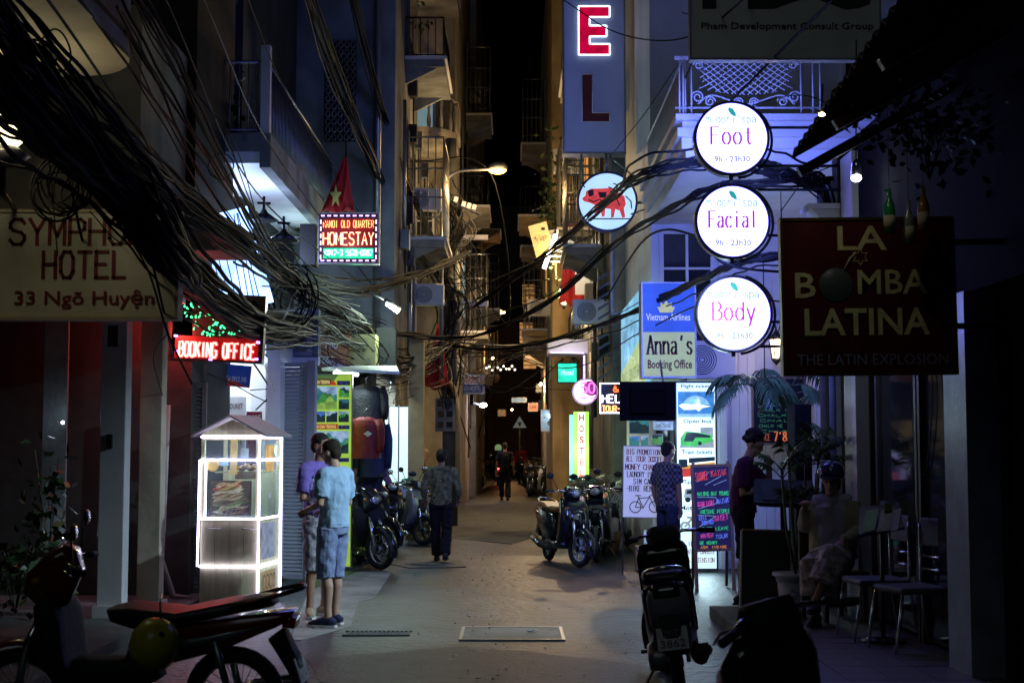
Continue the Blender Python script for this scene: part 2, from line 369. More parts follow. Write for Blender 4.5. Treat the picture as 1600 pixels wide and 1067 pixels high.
m_rust = M('corrugated_iron', (.1, .085, .075), .65, metal=.4, var=.4, scale=2, bump=.2, grime=.5)
m_win = M('window_glass_dark', (.02, .025, .03), .08, var=.2, bump=0, spec=.6)
m_leaf = M('leaf_green', (.05, .1, .035), .45, var=.5, scale=3, bump=.05)
m_leafb = M('palm_leaf', (.06, .115, .05), .4, var=.4, scale=3, bump=.05)
m_stem = M('plant_stem', (.06, .07, .03), .6, var=.3, bump=.1)
m_red = M('red_paint', (.35, .015, .015), .25, var=.15, bump=.02, coat=.5)
m_redc = M('flag_red', (.5, .02, .02), .8, var=.15, bump=.1)
m_blue = M('blue_paint', (.03, .08, .35), .45, var=.15, bump=.05)
m_glass = glassmat(alpha=.09)
m_gold = M('pale_yellow', (.75, .68, .3), .6, var=.1, bump=.05)
c_spa = (.2, .19, 1.0)
e_spa = E('spa_sign_light', c_spa, 8, .06)
e_led = E('led_strip', (.7, .62, 1.0), 9, .1)
e_red = E('led_red', (1, .08, .07), 5, .3, scale=60)
e_redw = E('led_red_core', (1, .55, .45), 2.6, .15)
e_org = E('led_orange', (1, .35, .12), 3, .2)
e_grn = E('led_green', (.05, 1, .38), 2.6, .3, scale=40)
e_grnw = E('led_green_core', (.45, 1, .8), 2.6, .15)
e_pur = E('led_purple', (.5, .25, 1), 4, .2)
e_purw = E('led_violet_white', (.72, .6, 1), 2.2, .1)
e_white = E('tube_white', (.85, .95, 1), 9, .05)
e_warm = E('bulb_warm', (1, .62, .25), 22, .05)
e_sod = E('sodium_lamp', (1, .42, .1), 7, .05)
e_cyan = E('backlit_cyan', (.62, .95, 1), 1.05, .1, base=(.6, .7, .7))
# ---------------- ground ----------------
S('ground', MB().quad((-120, -40, -.02), (120, -40, -.02), (120, 400, -.02), (-120, 400, -.02)), m_conc2)
def strip(name, L_, mat, z):
    m = MB(); m.add([(x0, y, z) for (y, x0, x1) in L_] + [(x1, y, z) for (y, x0, x1) in L_], [(i, i + len(L_), i + len(L_) + 1, i + 1) for i in range(len(L_) - 1)])
    return S(name, m, mat)
# slightly uneven asphalt
m = MB(); nx, ny = 24, 200; vs = []
for j in range(ny + 1):
    y = 2 + 98 * j / ny
    for i in range(nx + 1):
        x = -4 + 7 * i / nx; vs.append((x, y, .004 * noise.noise(Vector((x * .9, y * .6, 0)))))
m.add(vs, [(j * (nx + 1) + i, j * (nx + 1) + i + 1, (j + 1) * (nx + 1) + i + 1, (j + 1) * (nx + 1) + i) for j in range(ny) for i in range(nx)], True)
S('road', m, m_asph)
def patch(name, px, mat, z=.016, n=1):
    m = MB(); q = []
    for (x, y) in px: p = at(x, y, gY(y)); q.append((p.x, p.y))
    out = []
    for i in range(len(q)):
        a, b = q[i], q[(i + 1) % len(q)]
        for k in range(5):
            t = k / 5; x = a[0] + (b[0] - a[0]) * t; y = a[1] + (b[1] - a[1]) * t
            out.append((x + .015 * noise.noise(Vector((x * 4, y * 4, 3))), y + .03 * noise.noise(Vector((x * 4, y * 4, 9)))))
    m.prism(out, 'xy', z - .022, z - .0115); return S(name, m, mat)
patch('road_patch', [(455, 1000), (480, 925), (560, 893), (612, 893), (586, 935), (560, 940), (548, 978), (470, 1000)], m_conc, .018)
patch('road_patch', [(480, 1030), (500, 1066), (1100, 1130), (1010, 1040), (840, 1020), (720, 1010)], m_asph2, .0175)
patch('road_patch', [(600, 880), (640, 872), (720, 876), (728, 886), (640, 888)], m_asph2, .0225)
patch('road_patch', [(720, 790), (860, 782), (840, 838), (800, 850), (700, 840)], m_conc2, .017)
# drain cover plate, manhole, litter, dust
t = thing('drain_cover', 'long pale rectangular steel drain cover let into the asphalt in the centre foreground', 'drain cover', at(800, 991, gY(991)))
a = at(722, 1001, gY(1001)); b = at(878, 982, gY(982)); w = (at(878, 1001, gY(1001)).x - a.x) / 2; d = (b.y - a.y) / 2
P('plate', MB().box(-w, w, -d, d, .002, .014), M('worn_steel_plate', (.13, .135, .13), .6, metal=.3, var=.35, scale=4, bump=.4, grime=.5), t, bevel=.004)
P('rim', MB().box(-w - .03, w + .03, -d - .03, -d, .0, .018).box(-w - .03, w + .03, d, d + .03, .0, .018).box(-w - .03, -w, -d, d, .0, .018).box(w, w + .03, -d, d, .0, .018), m_metal, t)
P('lifting_ring', MB().tube([(w - .25 + .04 * math.cos(a_), .04 * math.sin(a_), .032) for a_ in np.linspace(0, 2 * pi, 12)][:-1], .006, 5, closed=True), m_metal, t)
t = thing('drain_grate', 'worn oblong drain grate in a dusty patch near the two men', 'drain grate', at(590, 990, gY(990)))
m = MB()
for i in range(14): m.box(-.26 + i * .04, -.24 + i * .04, -.12, .12, -.01, .012)
m.box(-.3, .3, -.15, -.12, 0, .013).box(-.3, .3, .12, .15, 0, .013); P('bars', m, m_conc2, t, kind='stuff')
t = thing('manhole_cover', 'round iron manhole cover set in the road between the men and the parked motorbikes', 'manhole cover', at(672, 882, gY(882)))
P('lid', MB().lathe([(0, .012), (.3, .012), (.3, 0)], 28), m_conc2, t); P('rim', MB().lathe([(.305, .006), (.31, .014), (.36, .014), (.42, .0)], 28), m_conc2, t)
m = MB()
for i in range(420):
    px = random.choice([random.gauss(740, 30), random.uniform(480, 1000)]); py = random.gauss(801, 7) if px < 780 and i % 2 else random.uniform(800, 1066)
    p = at(px, py, gY(max(py, 760))); s = random.uniform(.004, .016) * (1 + (i % 9 == 0)); a_ = random.uniform(0, 6)
    m.add([(p.x + s * math.cos(a_ + k * 1.57), p.y + s * math.sin(a_ + k * 1.57), .014 + .01 * random.random() + (.008 if k == 1 else 0)) for k in range(4)], [(0, 1, 2, 3)])
o = P('litter', m, m_conc, kind='stuff'); tag(o, 'scattered leaves, grit and paper scraps on the asphalt', 'litter')
# right raised pavement with tiles
t = MB().prism([(1.95, 3), (8, 3), (8, 14.2), (1.95, 14.2)], 'xy', -.02, .1); S('pavement', t, m_conc2)
t = MB().box(-8, -3.25, 6, 15.6, -.02, .09); S('pavement', t, m_conc2)
tm = MB().box(-.147, .147, -.147, .147, 0, .012).mesh('tile', m_tile); pv = bpy.data.objects['pavement']
for i in range(6):
    for j in range(16):
        o = bpy.data.objects.new('tile', tm); COL.objects.link(o); o.parent = pv; o.location = (2.1 + .3 * i, 8 + .3 * j, .1 + .003 * random.random()); o.rotation_euler = (random.gauss(0, .004), random.gauss(0, .004), 0)

# ---------------- building helpers ----------------
def bld(name, label, x0, x1, y0, y1, h, mat, z0=0, cat='building'):
    t = thing(name, label, cat, ((x0 + x1) / 2, y0, 0)); w = (x1 - x0) / 2
    P('wall', MB().box(-w, w, 0, y1 - y0, z0, h), mat, t); return t
def LP(t, px, py, Y): p = at(px, py, Y); return (p.x - t.location.x, p.z)   # pixel -> local x, z of an unrotated thing
def window(t, x0, x1, z0, z1, y=0, fm=None, lit=None, bars=0, side=None, mull=1):
    """window on a wall facing -y at local y ; side='x' -> wall facing +x at local x=y"""
    fm = fm or m_white; f = .06; m = MB(); R = None
    if side: R = Matrix.Translation((y, 0, 0)) @ Matrix.Rotation(pi / 2 if side > 0 else -pi / 2, 4, 'Z'); yy = 0
    else: yy = y
    m = MB(R); m.box(x0 - f, x1 + f, yy - .05, yy - .004, z1, z1 + f).box(x0 - f, x1 + f, yy - .09, yy - .004, z0 - f, z0)
    m.box(x0 - f, x0, yy - .05, yy - .004, z0, z1).box(x1, x1 + f, yy - .05, yy - .004, z0, z1)
    for i in range(mull): xm = x0 + (x1 - x0) * (i + 1) / (mull + 1); m.box(xm - .018, xm + .018, yy - .04, yy - .006, z0, z1)
    zm = z0 + (z1 - z0) * .7; m.box(x0, x1, yy - .038, yy - .007, zm - .015, zm + .015)
    fr = P('window', m, fm, t)
    P('pane', MB(R).box(x0, x1, yy - .012, yy - .003, z0, z1), lit or m_win, fr)
    if bars:
        m = MB(R)
        for i in range(bars + 1): x = x0 + (x1 - x0) * i / bars; m.tube([(x, yy - .11, z0), (x, yy - .11, z1)], .009, 4)
        for k in range(4): z = z0 + (z1 - z0) * k / 3; m.tube([(x0, yy - .11, z), (x1, yy - .11, z)], .009, 4)
        P('bars', m, m_metal, fr)
def railing(t, pts, z0, z1, mat, gap=.11, r=.009, name='railing'):
    m = MB()
    for (a, b) in zip(pts, pts[1:]):
        L = math.dist(a, b); n = max(2, int(L / gap))
        m.tube([(a[0], a[1], z1), (b[0], b[1], z1)], r * 2.2, 6).tube([(a[0], a[1], z0 + .05), (b[0], b[1], z0 + .05)], r * 1.5, 5)
        for i in range(n + 1):
            x = a[0] + (b[0] - a[0]) * i / n; y = a[1] + (b[1] - a[1]) * i / n; m.tube([(x, y, z0), (x, y, z1)], r, 4)
    return P(name, m, mat, t)
def louvre(t, x0, x1, z0, z1, y, mat, dz=.045, fr=.05, M4=None, name='shutter_leaf', sm=None):
    m = MB(); th = .035
    m.box(x0, x0 + fr, y, y + th, z0, z1).box(x1 - fr, x1, y, y + th, z0, z1).box(x0 + fr, x1 - fr, y, y + th, z0, z0 + fr).box(x0 + fr, x1 - fr, y, y + th, z1 - fr, z1)
    leaf = P(name, m, mat, t); w = (x1 - x0 - 2 * fr) / 2
    me = MB().add([(-w, .0, -dz * .42), (w, .0, -dz * .42), (w, .028, dz * .42), (-w, .028, dz * .42), (-w, .005, -dz * .5), (w, .005, -dz * .5), (w, .034, dz * .35), (-w, .034, dz * .35)],
                  [(0, 1, 2, 3), (7, 6, 5, 4), (0, 4, 5, 1), (3, 2, 6, 7)]).mesh('slat', sm or mat)
    n = int((z1 - z0 - 2 * fr) / dz)
    rep('slat', me, leaf, [((x0 + x1) / 2, y, z0 + fr + dz * (i + .5)) for i in range(n)]); return leaf
def aircon(label, loc, rz=0, s=1):
    t = thing('air_conditioner', label, 'air conditioner', loc, rz)
    P('casing', MB().box(-.4 * s, .4 * s, 0, .28 * s, 0, .55 * s), m_white, t, bevel=.02)
    m = MB()
    for k in range(6): r = (.04 + .033 * k) * s; m.tube([(-.1 * s + r * math.cos(a), -.012, .27 * s + r * math.sin(a)) for a in np.linspace(0, 2 * pi, 20)][:-1], .006 * s, 4, closed=True)
    P('fan_grille', m, m_blkmat, t); P('bracket', MB().box(-.35 * s, -.31 * s, 0, .4 * s, -.06, 0).box(.31 * s, .35 * s, 0, .4 * s, -.06, 0), m_metal, t); return t

# ================= LEFT SIDE =================
# --- hotel with the two pillars ---
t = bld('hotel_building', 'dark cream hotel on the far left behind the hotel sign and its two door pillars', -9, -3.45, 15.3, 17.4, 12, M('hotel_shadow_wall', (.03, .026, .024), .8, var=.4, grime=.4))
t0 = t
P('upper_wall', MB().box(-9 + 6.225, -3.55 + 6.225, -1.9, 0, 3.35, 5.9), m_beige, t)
P('ceiling', MB().box(-2.75, 2.7, -1.9, -.01, 3.2, 3.35), m_white, t)
for (a, b, Y, nm) in ((150, 190, 13.3, 0), (212, 247, 13.7, 1)):
    p = at(a, 960, Y); q = at(b, 960, Y); x0, x1 = p.x + 6.225, q.x + 6.225
    P('pillar', MB().box(x0, x1, Y - 15.3, Y - 15.3 + .2, .09, 3.2), [m_stone, m_beige][nm], t, bevel=.008)
    P('pillar_base', MB().box(x0 - .03, x1 + .03, Y - 15.33, Y - 15.3 + .23, .06, .2), m_stone, t)
p = at(172, 690, 13.3); P('door_entry_phone', MB().box(p.x + 6.2, p.x + 6.25, -2.04, -2.0, p.z - .06, p.z + .07), m_black, t)
p = at(175, 525, 13.3); P('number_plate', MB().box(p.x + 6.19, p.x + 6.28, -2.02, -2.0, p.z - .1, p.z + .1), m_dark, t)
P('door', MB().box(-.9, -.1, -.3, -.25, .1, 3.0), m_win, t)
rep('door_frame', MB().box(0, .05, -.36, -.3, .1, 3.1).mesh('door_frame', m_woodd), t, [(x, 0, 0) for x in (-.95, -.5, -.08)])
for i in range(8):
    x = .55 + .26 * i; P('panel', MB().box(x - 2.6, x - 2.36, -.08, -.02, .1, 3.15), m_woodd, t)
# white glimmering strip panel with lamps behind vines
p = at(88, 650, 14.6); P('glass_panel', MB().box(p.x - .12 + 6.225, p.x + .12 + 6.225, -.75, -.7, .1, 3.0), m_conc2, t)
for py in (660, 838):
    p = at(98, py, 14.4); P('spotlight', MB().ball((p.x + 6.225, p.y - 15.3, p.z), .018, 8, 6), e_white, t)
    lamp('POINT', (p.x + 6.225, p.y - 15.36, p.z + .05), 1.3, (.6, .8, 1), t, .03)
# rounded balcony overhead
t = thing('rounded_balcony', 'deep rounded cream balcony jutting over the alley at the top left corner', 'balcony', (-4.5, 8, 4.6))
out = [(-4.5, -4), (1.63, -4), (1.63, 2.35)] + [(1.63 - .5 + .5 * math.cos(a), 2.35 + .75 * math.sin(a)) for a in np.linspace(.1, pi / 2, 8)] + [(0.6, 3.16), (-.4, 3.2), (-4.5, 3.2)]
P('slab', MB().prism(out, 'xy', 0, .12), m_cream, t); P('trim', MB().prism([(x * 1.0 + (.04 if x > 0 else 0), y + .04) for x, y in out], 'xy', .121, .24), m_woodf, t)
P('parapet', MB().prism(out, 'xy', .241, 1.5), m_plast, t)
# globe lamp
p = at(6, 190, 10.6); t = thing('wall_lantern', 'glowing white globe lamp at the left edge under the rounded balcony', 'lamp', p)
P('globe', MB().lathe([(.09, -.2), (.17, -.12), (.19, 0), (.15, .12), (.08, .18), (.001, .2)], 20), E('globe_light', (1, .88, .55), 2.6, .05), t)
P('base', MB().lathe([(.1, -.34), (.2, -.26), (.12, -.2)], 16), m_black, t); P('arm', MB().tube([(0, 0, -.3), (-.1, .3, -.5), (-.3, 1.2, -.5)], .025), m_black, t)
lamp('POINT', (.05, -.35, -.1), 11, (1, .84, .55), t, .1)
# hotel sign
s = Sign('hotel_sign', 'cream hotel sign reading SYMPHONY HOTEL above the entrance pillars', 'sign', -45, 332, 276, 495, 11.6, M('sign_cream', (.62, .63, .53), .5, var=.06, bump=.03, grime=.2), th=.16, frame=m_cream, fw=.025)
mr_ = M('maroon_letter', (.16, .008, .012), .5, bump=0)
s.text('SYMPHONY', 13, 343, 257, 382, mr_, kind='serif', wv=.17, wh=.13, ser=.0, gap=1.4)
s.text('HOTEL', 67, 394, 197, 434, mr_, kind='serif', wv=.19, wh=.13, ser=0, gap=1.8)
s.text('33 Ngõ Huyện', 23, 453, 243, 483, mr_, bold=.012)
# canopy lit red behind the sign
t = thing('entrance_canopy', 'white slatted canopy ceiling above the pillars, tinted red by the booking sign', 'canopy', (-3.75, 13.0, 2.93))
sl = MB().box(-.6, .45, -.045, .045, 0, .02).mesh('slat', m_white); rep('slat', sl, t, [(0, -.9 + .1 * i, .0 + .01 * i) for i in range(22)]); P('fascia', MB().box(-.62, .47, -.98, -.96, -.02, .1), m_white, t)
# rolled dark awning / grey box next to it
t = thing('awning_box', 'grey boxy awning housing with brown top beside the hotel sign', 'awning', at(325, 360, 14.2))
P('box', MB().box(-.33, .32, 0, .8, -.2, .06), m_plast, t); P('cover', MB().add([(-.4, -.05, .3), (-.1, -.05, .33), (.38, -.05, -.1), (.3, .9, -.12), (-.4, .9, .3)], [(0, 1, 2, 3, 4)]), M('brown_tarpaulin', (.14, .1, .06), .8, var=.5, scale=8, bump=.5), t)
# --- booking office building ---
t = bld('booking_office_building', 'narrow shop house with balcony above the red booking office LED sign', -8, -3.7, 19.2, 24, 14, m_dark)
t1 = t; ox = t.location.x
P('shop_wall', MB().box(-4.9 - ox, -2.95 - ox, -.25, -.02, .1, 2.9), m_white, t)
P('column', MB().box(-3.03 - ox, -2.87 - ox, -1.6, -.01, .05, 3.3), m_white, t)
# balcony slab X edge -3.0 from Y17 to 23
P('balcony_slab', MB().box(-5.2 - ox, -2.95 - ox, -2.3, 0, 5.06, 5.2).box(-3.7 - ox, -2.95 - ox, .001, 4.7, 5.06, 5.2), m_white, t)
P('balcony_parapet', MB().box(-3.03 - ox, -2.9 - ox, -2.34, 4.0, 5.0, 5.42).box(-5.2 - ox, -3.03 - ox, -2.34, -2.2, 5.201, 5.42), m_plast, t)
railing(t, [(-5.2 - ox, -2.28), (-2.96 - ox, -2.28), (-2.96 - ox, 3.9)], 5.42, 6.3, m_metal)
P('corner_post', MB().box(-3.03 - ox, -2.92 - ox, -2.32, -2.2, 5.42, 6.5), m_white, t)
window(t, -5.2 - ox, -3.9 - ox, 5.7, 7.6, fm=m_metal); window(t, -5.2 - ox, -3.9 - ox, 9, 10.8, fm=m_metal)
lv = MB()
for i in range(34): lv.box(-5.1 - ox + i * .04, -5.08 - ox + i * .04, -.14, -.1, 7.7, 12)
P('window_grille', lv, m_metal, t)
# slanted shop fascia banner (red/blue)
s = Sign('shop_banner', 'red and blue travel shop banner sloping below the booking office sign', 'banner', 258, 566, 390, 600, 17.2, M('banner_red', (.5, .03, .03), .5, bump=.02), th=.04, ry=.09)
s.poly('blue_field', [(300, 566), (390, 566), (390, 600), (345, 583)], m_blue); s.text('17 Ngo Huyen St - Hoan Kiem Dist - Ha Noi', 266, 582, 345, 594, m_white, bold=.02); s.text('Tel 0912 345', 352, 584, 385, 592, m_white)
lamp('AREA', (-3.85, 18.2, 3.05), 42, (.72, .85, 1), None, .9, (0, 0, 0), 1.2)
# posters inside
s = Sign('tour_poster', 'white cafe tourist poster board standing behind the food kiosk roof', 'poster', 320, 620, 384, 790, 18.2, m_white, th=.03)
s.rect('side_strip', 313, 620, 320.5, 790, M('sky_blue', (.1, .3, .7), .5)); tx = M('print_dark', (.06, .02, .05), .6, bump=0); s.text('SINH CAFÉ TOURIST', 324, 628, 379, 639, tx, bold=.01)
s.text('BUS CAMBODIA LAO', 326, 648, 378, 656, M('print_grey', (.12, .14, .2), .6, bump=0)); s.text('ALL TOURS VISA', 330, 700, 374, 710, tx)
s.photo(326, 664, 378, 694, [M('pr_sky', (.3, .5, .8)), M('pr_sea', (.1, .3, .5)), M('pr_land', (.2, .3, .1))], 3); s.photo(326, 714, 378, 752, [M('pr_sky', (.3, .5, .8)), m_gold, m_woodf], 8)
s = Sign('online_sign', 'small maroon sign reading ONLINE on the white column', 'sign', 383, 643, 409, 790, 18.0, M('maroon_board', (.22, .01, .03), .5), th=.03); s.text('ONLINE', 385, 648, 407, 658, m_white, bold=.02)
# blue-white striped light panel above booking sign
t = thing('striped_light_panel', 'bright bluish white striped signboard glowing behind the cable bundle', 'sign', at(372, 486, 16.3), rz=.15, ry=-.28)
w, h = .42, 1.15; P('panel', MB().box(-w, w, 0, .06, 0, h), E('panel_light', (.3, .5, 1), 3, .45, scale=3), t)
ms = MB().box(-.006, .006, -.012, -.002, .03, h - .05).mesh('stripe', M('stripe_blue', (.03, .12, .45), .5)); rep('stripe', ms, t, [(-w + .04 + .065 * i, 0, 0) for i in range(11)], [(0, .05 + .05 * math.sin(i), 0) for i in range(11)])
# two cone floodlights under the balcony
for (px, py, lab) in ((412, 345, 'black floodlight on the left under the balcony soffit'), (443, 376, 'black floodlight with violet glow on the right under the balcony soffit')):
    t = thing('floodlight', lab, 'lamp', at(px, py, 17.3), rz=.3, group='floodlights under the balcony'); P('shade', MB().lathe([(.03, .14), (.05, .1), (.19, .0), (.17, 0.0)], 18), m_black, t)
    P('lens', MB().lathe([(0, .008), (.15, .004)], 18), e_purw, t); P('bracket', MB().box(-.015, .015, -.015, .015, .12, .3).box(-.08, .08, -.01, .01, .2, .23), m_black, t)
lamp('POINT', (-3.5, 18.2, 4.35), 85, (.48, .62, 1), None, .12); lamp('POINT', (-3.25, 21, 4.3), 26, (.5, .75, .95), None, .1)
# --- left dark louvred leaf, hose, bright louvred leaf ---
t = thing('folding_shutter', 'dark louvred folding shutter between the hotel pillar and the food kiosk', 'shutter', at(278, 940, 15.5) * Vector((1, 1, 0)), rz=-.06)
louvre(t, -.24, .02, .05, 2.36, 0, m_shutd, sm=m_shutd); louvre(t, .03, .27, .05, 2.36, .03, m_shutd)
t = thing('drain_hose', 'grey corrugated hose standing against the dark shutter', 'hose', at(256, 780, 14.9) * Vector((1, 1, 0)))
P('pipe', MB().tube([(0.02, 0, 2.1), (0, 0, 1.2), (-.02, 0, .5), (.1, .05, .12), (.3, .1, .08)], .035, 8), m_plast, t)
t = thing('louvred_door', 'tall grey louvred metal door standing open right of the food kiosk', 'door', at(459, 900, 17.9) * Vector((1, 1, 0)), rz=-.30)
louvre(t, -.30, .16, .02, 2.72, 0, m_shut, dz=.048, sm=m_shut); P('jamb', MB().box(.16, .27, -.02, .05, .0, 2.74), m_shut, t); P('hinge', MB().tube([(.16, -.02, .5), (.16, -.02, .62)], .014).tube([(.16, -.02, 2.1), (.16, -.02, 2.22)], .014), m_metal, t)
P('handle', MB().box(.11, .15, -.05, -.005, 1.1, 1.3), m_black, t)
t = thing('louvred_window', 'louvred transom window with slanting slats above the open grey door', 'window', at(453, 556, 18.6))
louvre(t, -.3, .28, 0, .42, 0, m_shut, dz=.05); P('wall_panel', MB().box(-.4, .36, .06, .3, -.1, .62), m_plast, t); P('lower_beam', MB().box(-.38, .38, -.03, .05, -.12, -.02), m_white, t)
P('white_wall_edge', MB().box(-.5, -.31, -.02, .3, -2.9, .62), m_white, t)
# --- neutral tall wall (upper left centre) with fretwork panel ---
t = bld('grey_tall_house', 'tall plain grey rendered house with a black fretwork window panel and hanging flag', -6.5, -2.02, 24.2, 30, 16, m_plast, z0=3.2)
t2 = t; ox = t.location.x
a = LP(t, 508, 222, 24.2); b = LP(t, 557, 66, 24.2); P('fretwork_backing', MB().box(a[0], b[0], -.05, -.005, a[1], b[1]), m_black, t)
nxx, nz_ = 5, 13; fw_ = (b[0] - a[0]) / nxx; fh = (b[1] - a[1]) / nz_
me = MB().tube([(fw_ * .36 * math.cos(q), 0, fh * .4 * math.sin(q)) for q in np.linspace(0, 2 * pi, 9)][:-1], .012, 4, closed=True).mesh('fretwork_ring', m_metal)
rep('fretwork_ring', me, t, [(a[0] + fw_ * (i + .5), -.07, a[1] + fh * (j + .5)) for i in range(nxx) for j in range(nz_)])
window(t, -1.6, -.6, 8.6, 10, bars=6)
P('downpipe', MB().tube([(1.95, -.08, 3), (1.95, -.08, 15)], .06, 8), m_metal, t)
# ground floor of the clothes shop
t = bld('clothes_shop', 'shop front with posters and hanging clothes behind the two men', -6, -2.3, 21.6, 24.1, 3.15, m_dark)
P('inner_wall', MB().box(-1.85, 1.6, -.5, -.05, 0.05, 2.9), m_conc2, t)
t = bld('lit_glass_shop', 'shop with tall backlit pale cyan glass panels behind the parked scooters', -6, -2.15, 26.2, 33, 3.6, m_beige)
a = LP(t, 592, 838, 26.1); b = LP(t, 640, 636, 26.1)
for k in range(3):
    xa = a[0] + (b[0] - a[0]) * k / 3; xb = a[0] + (b[0] - a[0]) * (k + 1) / 3 - .03
    P('lit_panel', MB().box(xa, xb, -.06 - .03 * k, -.01, .1, b[1]), e_cyan, t)
    P('panel_frame', MB().box(xb, xb + .03, -.09, -.0, .1, b[1] + .04), m_metal, t)
m = MB(); textfit(m, 'Shop 66', a[0] + .05, b[1] - .22, a[0] + .5, b[1] - .1, -.075); P('lettering', m, M('soft_red', (.5, .1, .1), bump=0), t)
p = at(651, 700, 26); P('pillar', MB().box(p.x - t.location.x - .13, p.x - t.location.x + .13, -.4, -.005, 0, 3.6), m_yell, t)
lamp('AREA', (-2.3, 25.5, 2.9), 26, (.75, .95, 1), None, .5, (0, .6, 0), .5)
# --- beige balcony house ---
def balhouse(name, label, x0, x1, Y0, Y1, h, mat, floors, zb, proj=1.0, lit=None, win=True, edge=1):
    t = bld(name, label, x0, x1, Y0, Y1, h, mat); w = (x1 - x0) / 2; xo = w if edge > 0 else -w
    for i in range(floors):
        z = zb + 3.3 * i
        xa, xb = (w - 1.6, w + .12) if edge > 0 else (-w - .12, -w + 1.6)
        pts = [(xa, 0), (xb, 0), (xb, -proj * .6)] + [(xb - (xb - xa) * .5 * (1 - math.cos(q)), -proj * .6 - proj * .4 * math.sin(q)) for q in np.linspace(.2, pi - .2, 9)] + [(xa, -proj * .6)]
        P('balcony_slab', MB().prism(pts, 'xy', z, z + .14), m_beige, t); P('balcony_moulding', MB().prism([(x, y - .04) for x, y in pts], 'xy', z + .141, z + .24), mat, t)
        m = MB(); rim = pts[1:]
        for (a, b) in zip(rim, rim[1:]):
            n = max(1, int(math.dist(a, b) / .16))
            for q in range(n):
                u = q / n; x = a[0] + (b[0] - a[0]) * u; y = a[1] + (b[1] - a[1]) * u
                m.lathe([(.03, 0), (.05, .15), (.025, .35), (.045, .6), (.03, .7)], 6, (x, y + .05, z + .24))
        P('baluster_row', m, m_beige, t); P('handrail', MB().tube([(x, y + .05, z + .97) for x, y in rim], .05, 6), mat, t)
        if win: window(t, -w * .5, w * .7, z + .5, z + 2.4, fm=m_white, lit=lit if i == 1 else None, mull=2)
    return t
t3 = balhouse('balcony_house', 'beige house with stacked rounded balconies left of the curved street lamp', -4.6, -1.35, 32.5, 45, 17, m_beige, 3, 5.0, 2.2, E('cool_window', (.5, .8, .85), .25))
for z in (8.24, 4.94): lamp('POINT', (-1.9, 30.9, z - 1.6), 9, (1, .78, .45), None, .1)
P('ceiling_lamp', MB().lathe([(.18, 0), (.12, -.06), (0, -.07)], 12, (.75, -1.2, 8.29)), m_black, t3)
t4 = balhouse('dim_tall_house', 'dim narrow tall house receding behind the electricity pole', -5, -1.2, 47, 62, 19, m_plast, 3, 6.5, 1.3)
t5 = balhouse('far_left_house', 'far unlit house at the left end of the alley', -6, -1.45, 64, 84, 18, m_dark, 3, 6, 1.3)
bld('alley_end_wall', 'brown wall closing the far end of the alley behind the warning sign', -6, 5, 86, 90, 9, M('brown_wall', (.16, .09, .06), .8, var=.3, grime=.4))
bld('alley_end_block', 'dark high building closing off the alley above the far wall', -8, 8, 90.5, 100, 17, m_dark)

# ================= RIGHT SIDE =================
# spa house
t = bld('spa_house', 'white planked spa house with violet lit balcony on the right', 1.93, 9, 19.6, 24, 14, m_white)
tS = t; ox = t.location.x
pm = MB().box(-.055, .055, -.022, 0, 0, 3.9).mesh('plank', m_white); rep('plank', pm, t, [(2.95 - ox + .118 * i, -.002, .1) for i in range(17)]); P('plank_backing', MB().box(2.86 - ox, 4.9 - ox, -.001, .0, 0, 4.2), m_white, t)
P('balcony_slab', MB().box(1.9 - ox, 5 - ox, -4.25, -.002, 4.74, 4.9), m_white, t)
for k, (d, z0, z1) in enumerate(((.05, 4.901, 5.02), (.1, 5.021, 5.12), (.04, 5.121, 5.2), (.12, 5.201, 5.27))): P('cornice', MB().box(1.9 - ox - d, 5 - ox, -4.25 - d, -.003 - .001 * k, z0, z1), m_white, t)
# ornamental railing front
a = LP(t, 1062, 180, 15.35); b = LP(t, 1262, 92, 15.35); zt, zb = b[1] + .02, a[1]; yf = -4.25; m = MB(); R = .011
x0, x1 = a[0], b[0] + .05
for z in (zt, zb + .08, zt - .02): m.tube([(x0 - .05, yf, z), (x1 + .35, yf, z)], R * 1.3, 5)
for x in (x0, x0 + .04, x0 + .13, x1 - .13, x1, x1 + .08): m.tube([(x, yf, zb - .05), (x, yf, zt)], R, 5)
P('railing_frame', m, m_white, t); m = MB(); xm = (x0 + x1) / 2; hw = (x1 - x0) / 2 - .2; hz = zt - zb
for i in range(13):
    u = -hw + 2 * hw * i / 12
    for sg in (-1, 1):
        q = []
        for k in range(9):
            v = k / 8; x = u + sg * (v - .5) * .5
            if abs(x) < hw: q.append((xm + x, yf, zt - .02 - v * hz * (.5 + .12 * math.cos(x / hw * 1.5))))
        if len(q) > 1: m.tube(q, R * .6, 4)
P('railing_lattice', m, m_white, t)
def scroll(cx, cz, r, d, turns=1.6, n=26): return [(cx + d * (r * (1 - .75 * k / n)) * math.cos(pi + turns * 2 * pi * k / n), yf, cz + (r * (1 - .75 * k / n)) * math.sin(turns * 2 * pi * k / n)) for k in range(n + 1)]
me = []
for (cx, cz, r, d) in ((x0 + .21, zt - .09, .055, 1), (x0 + .2, zb + .2, .07, 1), (x1 - .21, zt - .09, .055, -1), (x1 - .2, zb + .2, .07, -1), (xm - hw * .75, zb + .15, .06, -1), (xm + hw * .75, zb + .15, .06, 1), (xm - .08, zb + .14, .055, 1), (xm + .08, zb + .14, .055, -1)):
    P('scroll', MB().tube(scroll(cx, cz, r, d), R * .9, 5), m_white, t)
P('curve_bar', MB().tube(cr([(x0 + .2, yf, zb + .12), (xm - hw * .7, yf, zb + .22), (xm, yf, zb + .12), (xm + hw * .7, yf, zb + .22), (x1 - .2, yf, zb + .12)], 6), R * .9, 5), m_white, t)
